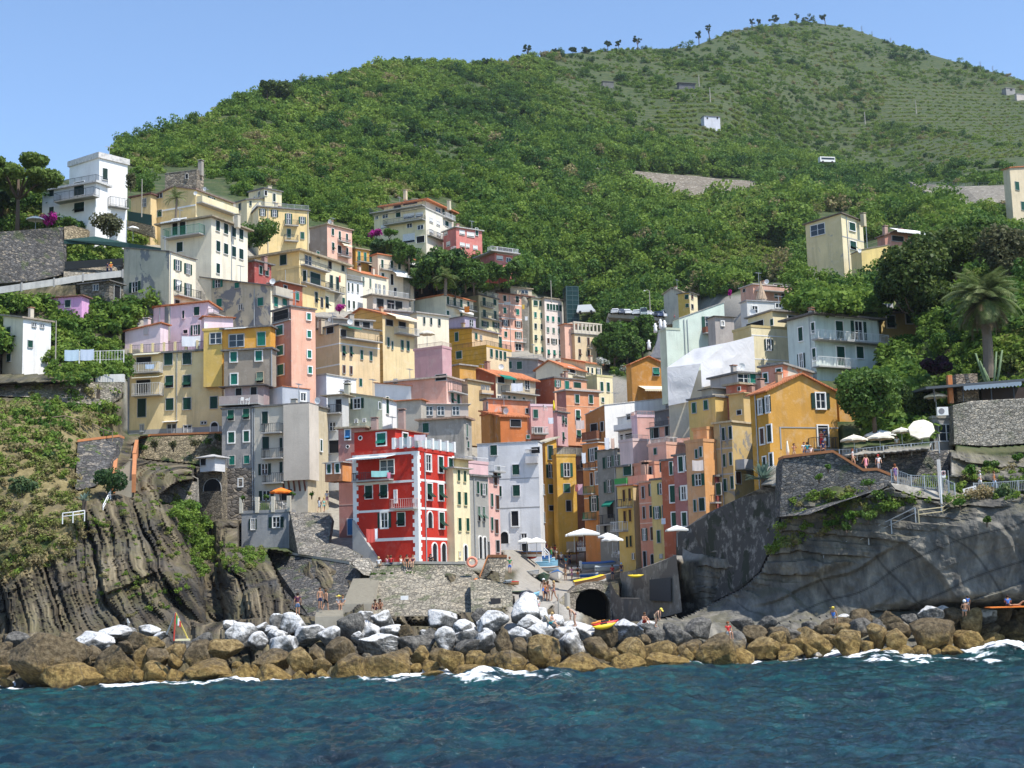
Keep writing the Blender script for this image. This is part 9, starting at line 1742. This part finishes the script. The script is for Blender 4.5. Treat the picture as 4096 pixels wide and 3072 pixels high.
def bar():
 D=141;A=at(*cL(1365,338),D);t=thing('bar_pavilion',A,0,'flat dark bar roof on posts above the rugged wall','bar');k=cL.k*D/FPX
 m=MB();B2=at(*cL(2300,262),D-1)-A;z=Vector((0,0,.25));bk=Vector((0,6,.3));m.hexa([Vector(),B2,B2+bk,bk],[z,B2+z,B2+bk+z,bk+z]);link('roof',m.mesh('roof',plain('dark_roof',(.09,.10,.11),.5)),t)
 m=MB();s0,s1=at(*cL(1690,312),D-.5)-A,at(*cL(2190,272),D-1)-A;n=16
 for i in range(n):p,q=s0.lerp(s1,i/n),s0.lerp(s1,(i+1)/n);h=Vector((0,0,-.42));m.poly([p,p+h*.8,(p+q)/2+h*1.15,q+h*.8,q])
 link('valance',m.mesh('valance',plain('blue_grey_canvas',(.26,.32,.38),.8)),t)
 for x in(1440,1690,1935,2130):p=at(*cL(x,445),D)-A;m=MB();m.bar(p,(p.x,p.y,(B2*((p.x)/B2.x)).z),.09);link('post',m.mesh('post',M_IRON),t)
 p=at(*cL(1640,450),D+2)-A;m=MB();m.box(p.x,p.y,p.z,p.x+2.2,p.y+1.5,p.z+2.9);link('stone_pier',m.mesh('stone_pier',stone((.30,.24,.18),2.4)),t);p=at(*cL(1570,460),D+1)-A;m=MB();m.box(p.x,p.y,p.z,p.x+.45,p.y+.6,p.z+2.9);link('brick_pillar',m.mesh('brick_pillar',plaster((.55,.20,.07))),t)
 m=MB();p=at(*cL(1850,440),D+3)-A;m.box(p.x,p.y,p.z-.3,p.x+8,p.y+2,p.z+1.3);link('counter',m.mesh('counter',plain('dark_counter',(.05,.035,.03),.7)),t)
 P=at(*cL(1510,528),139.8);a=thing('air_conditioner',P,0,'white air conditioner on the bar kitchen','air conditioner');m=MB();m.box(-.55,0,-.42,.55,.4,.42);link('casing',m.mesh('casing',M_WHITE),a);m=MB();m.tube([(-.12,-.02,0),(-.12,.02,0)],[.3,.3],14);link('fan_grille',m.mesh('fan_grille',plain('grille',(.2,.2,.21),.6)),a)
bar()
def agave(c,x,y,D,r,lb,n=34,seed=1,mat=None,name='agave'):
 rng=np.random.default_rng(seed);P=at(*c(x,y),D);m=MB();t=thing(name,P,0,lb,'agave')
 for i in range(n):
  a=i*2.399;el=rng.uniform(.05,1.35);L=r*rng.uniform(.75,1.05);pts=[];xx=zz=0;e=el
  for j in range(7):pts.append((xx,zz));xx+=math.cos(e)*L/6;zz+=math.sin(e)*L/6;e-=rng.uniform(.03,.30)*(j>2)
  w=[.07,.13,.15,.14,.11,.07,.008];ca,sa=math.cos(a),math.sin(a);q=lambda x,z,s:(x*ca-s*sa,x*sa+s*ca,z)
  for j in range(6):
   (x0,z0),(x1,z1)=pts[j],pts[j+1];k=r/2.2;w0,w1=w[j]*k,w[j+1]*k
   m.quad(q(x0,z0,0),q(x1,z1,0),q(x1,z1+w1*.35,w1),q(x0,z0+w0*.35,w0));m.quad(q(x0,z0+w0*.35,-w0),q(x1,z1+w1*.35,-w1),q(x1,z1,0),q(x0,z0,0))
 link('leaves',m.mesh('leaves',mat or treemat('agave_leaves',(.10,.17,.14),(.17,.25,.20),(.27,.34,.27))),t);m=MB();m.tube([(0,0,-1),(0,0,.2)],[.25,.2],8);link('stem',m.mesh('stem',M_BARK),t)
agave(cK,1625,1120,139,2.2,'huge grey green agave at the end of the terrace wall',46)
agave(cG,850,130,165,1.0,'yellowish agave on the ivy wall',24,2,treemat('yellow_agave',(.2,.2,.06),(.34,.34,.12),(.45,.42,.2)));agave(cG,730,1090,130,1.1,'blue grey agave beside the cliff ledge rail',24,3)
def cactus():
 D=142;P=at(*cL(1940,285),D);t=thing('tall_cactus',P,0,'tall pale candelabra cactus above the bar roof','cactus');k=cL.k*D/FPX;mt=treemat('cactus_skin',(.14,.22,.11),(.24,.32,.17),(.34,.42,.25))
 for(x0,x1,h,b)in((-40,-120,270,.3),(-20,-90,200,.2),(5,55,275,0),(25,100,285,-.2),(0,-60,140,.3)):m=MB();m.tube([(x0*k,b,-.4),((x0*.5+x1*.5)*k,b,h*k*.4),(x1*k,b,h*k)],[.10,.13,.09],8);link('stem',m.mesh('stem',mt,True),t)
cactus()
shrub(cX,1900,560,330,260,'prickly_pear','prickly pear cactus on the rock beside the reeds',treemat('prickly_pear_pads',(.04,.09,.035),(.09,.15,.05),(.22,.26,.10)),D=123.5,n=420,leaf=.16,seed=310)
shrub(cX,1560,560,420,240,'dry_reeds','tall dry reeds in front of the path railing',M_DRYG,D=124.2,n=900,leaf=.09,seed=311)
m=MB();P=at(*cP(2140,705),114.6);m.box(-2.2,-.5,-.06,2.6,.9,.02);tag(link('beach_towel',m.mesh('beach_towel',fabric((.80,.22,.04))),None,Matrix.Translation(P)),'orange beach towel spread on the rocks','towel')
SUN=Vector((.42,-.30,.856)).normalized()
sl=bpy.data.lights.new('sun','SUN');sl.energy=4.2;sl.angle=R(.53);sl.color=(1,.955,.88)
so=bpy.data.objects.new('sun',sl);COL.objects.link(so);so.rotation_euler=SUN.to_track_quat('Z','Y').to_euler();so.location=(60,-40,200)
w=bpy.data.worlds.new('World');SC.world=w;w.use_nodes=True;nt=w.node_tree
bg=nt.nodes['Background'];sky=nt.nodes.new('ShaderNodeTexSky');sky.sky_type='NISHITA';sky.sun_disc=False
sky.sun_elevation=math.asin(SUN.z);sky.sun_rotation=math.atan2(SUN.x,SUN.y);sky.altitude=0;sky.air_density=1.0;sky.dust_density=.15;sky.ozone_density=4.5
nt.links.new(sky.outputs[0],bg.inputs[0]);bg.inputs[1].default_value=.15
SC.view_settings.view_transform='Standard';SC.view_settings.look='None';SC.view_settings.exposure=.62;SC.view_settings.gamma=1
mb=MB();mb.box(-1500,-90,-8,1500,2150,640);hm=bpy.data.materials.new('haze');hm.use_nodes=True;hn=hm.node_tree;hn.nodes.clear()
ho=hn.nodes.new('ShaderNodeOutputMaterial');hv=hn.nodes.new('ShaderNodeVolumePrincipled');hv.inputs['Color'].default_value=(.80,.88,1,1);hv.inputs['Density'].default_value=.00005;hv.inputs['Anisotropy'].default_value=.2
hn.links.new(hv.outputs[0],ho.inputs['Volume']);hz=link('haze',mb.mesh('haze',hm));hz['kind']='stuff'
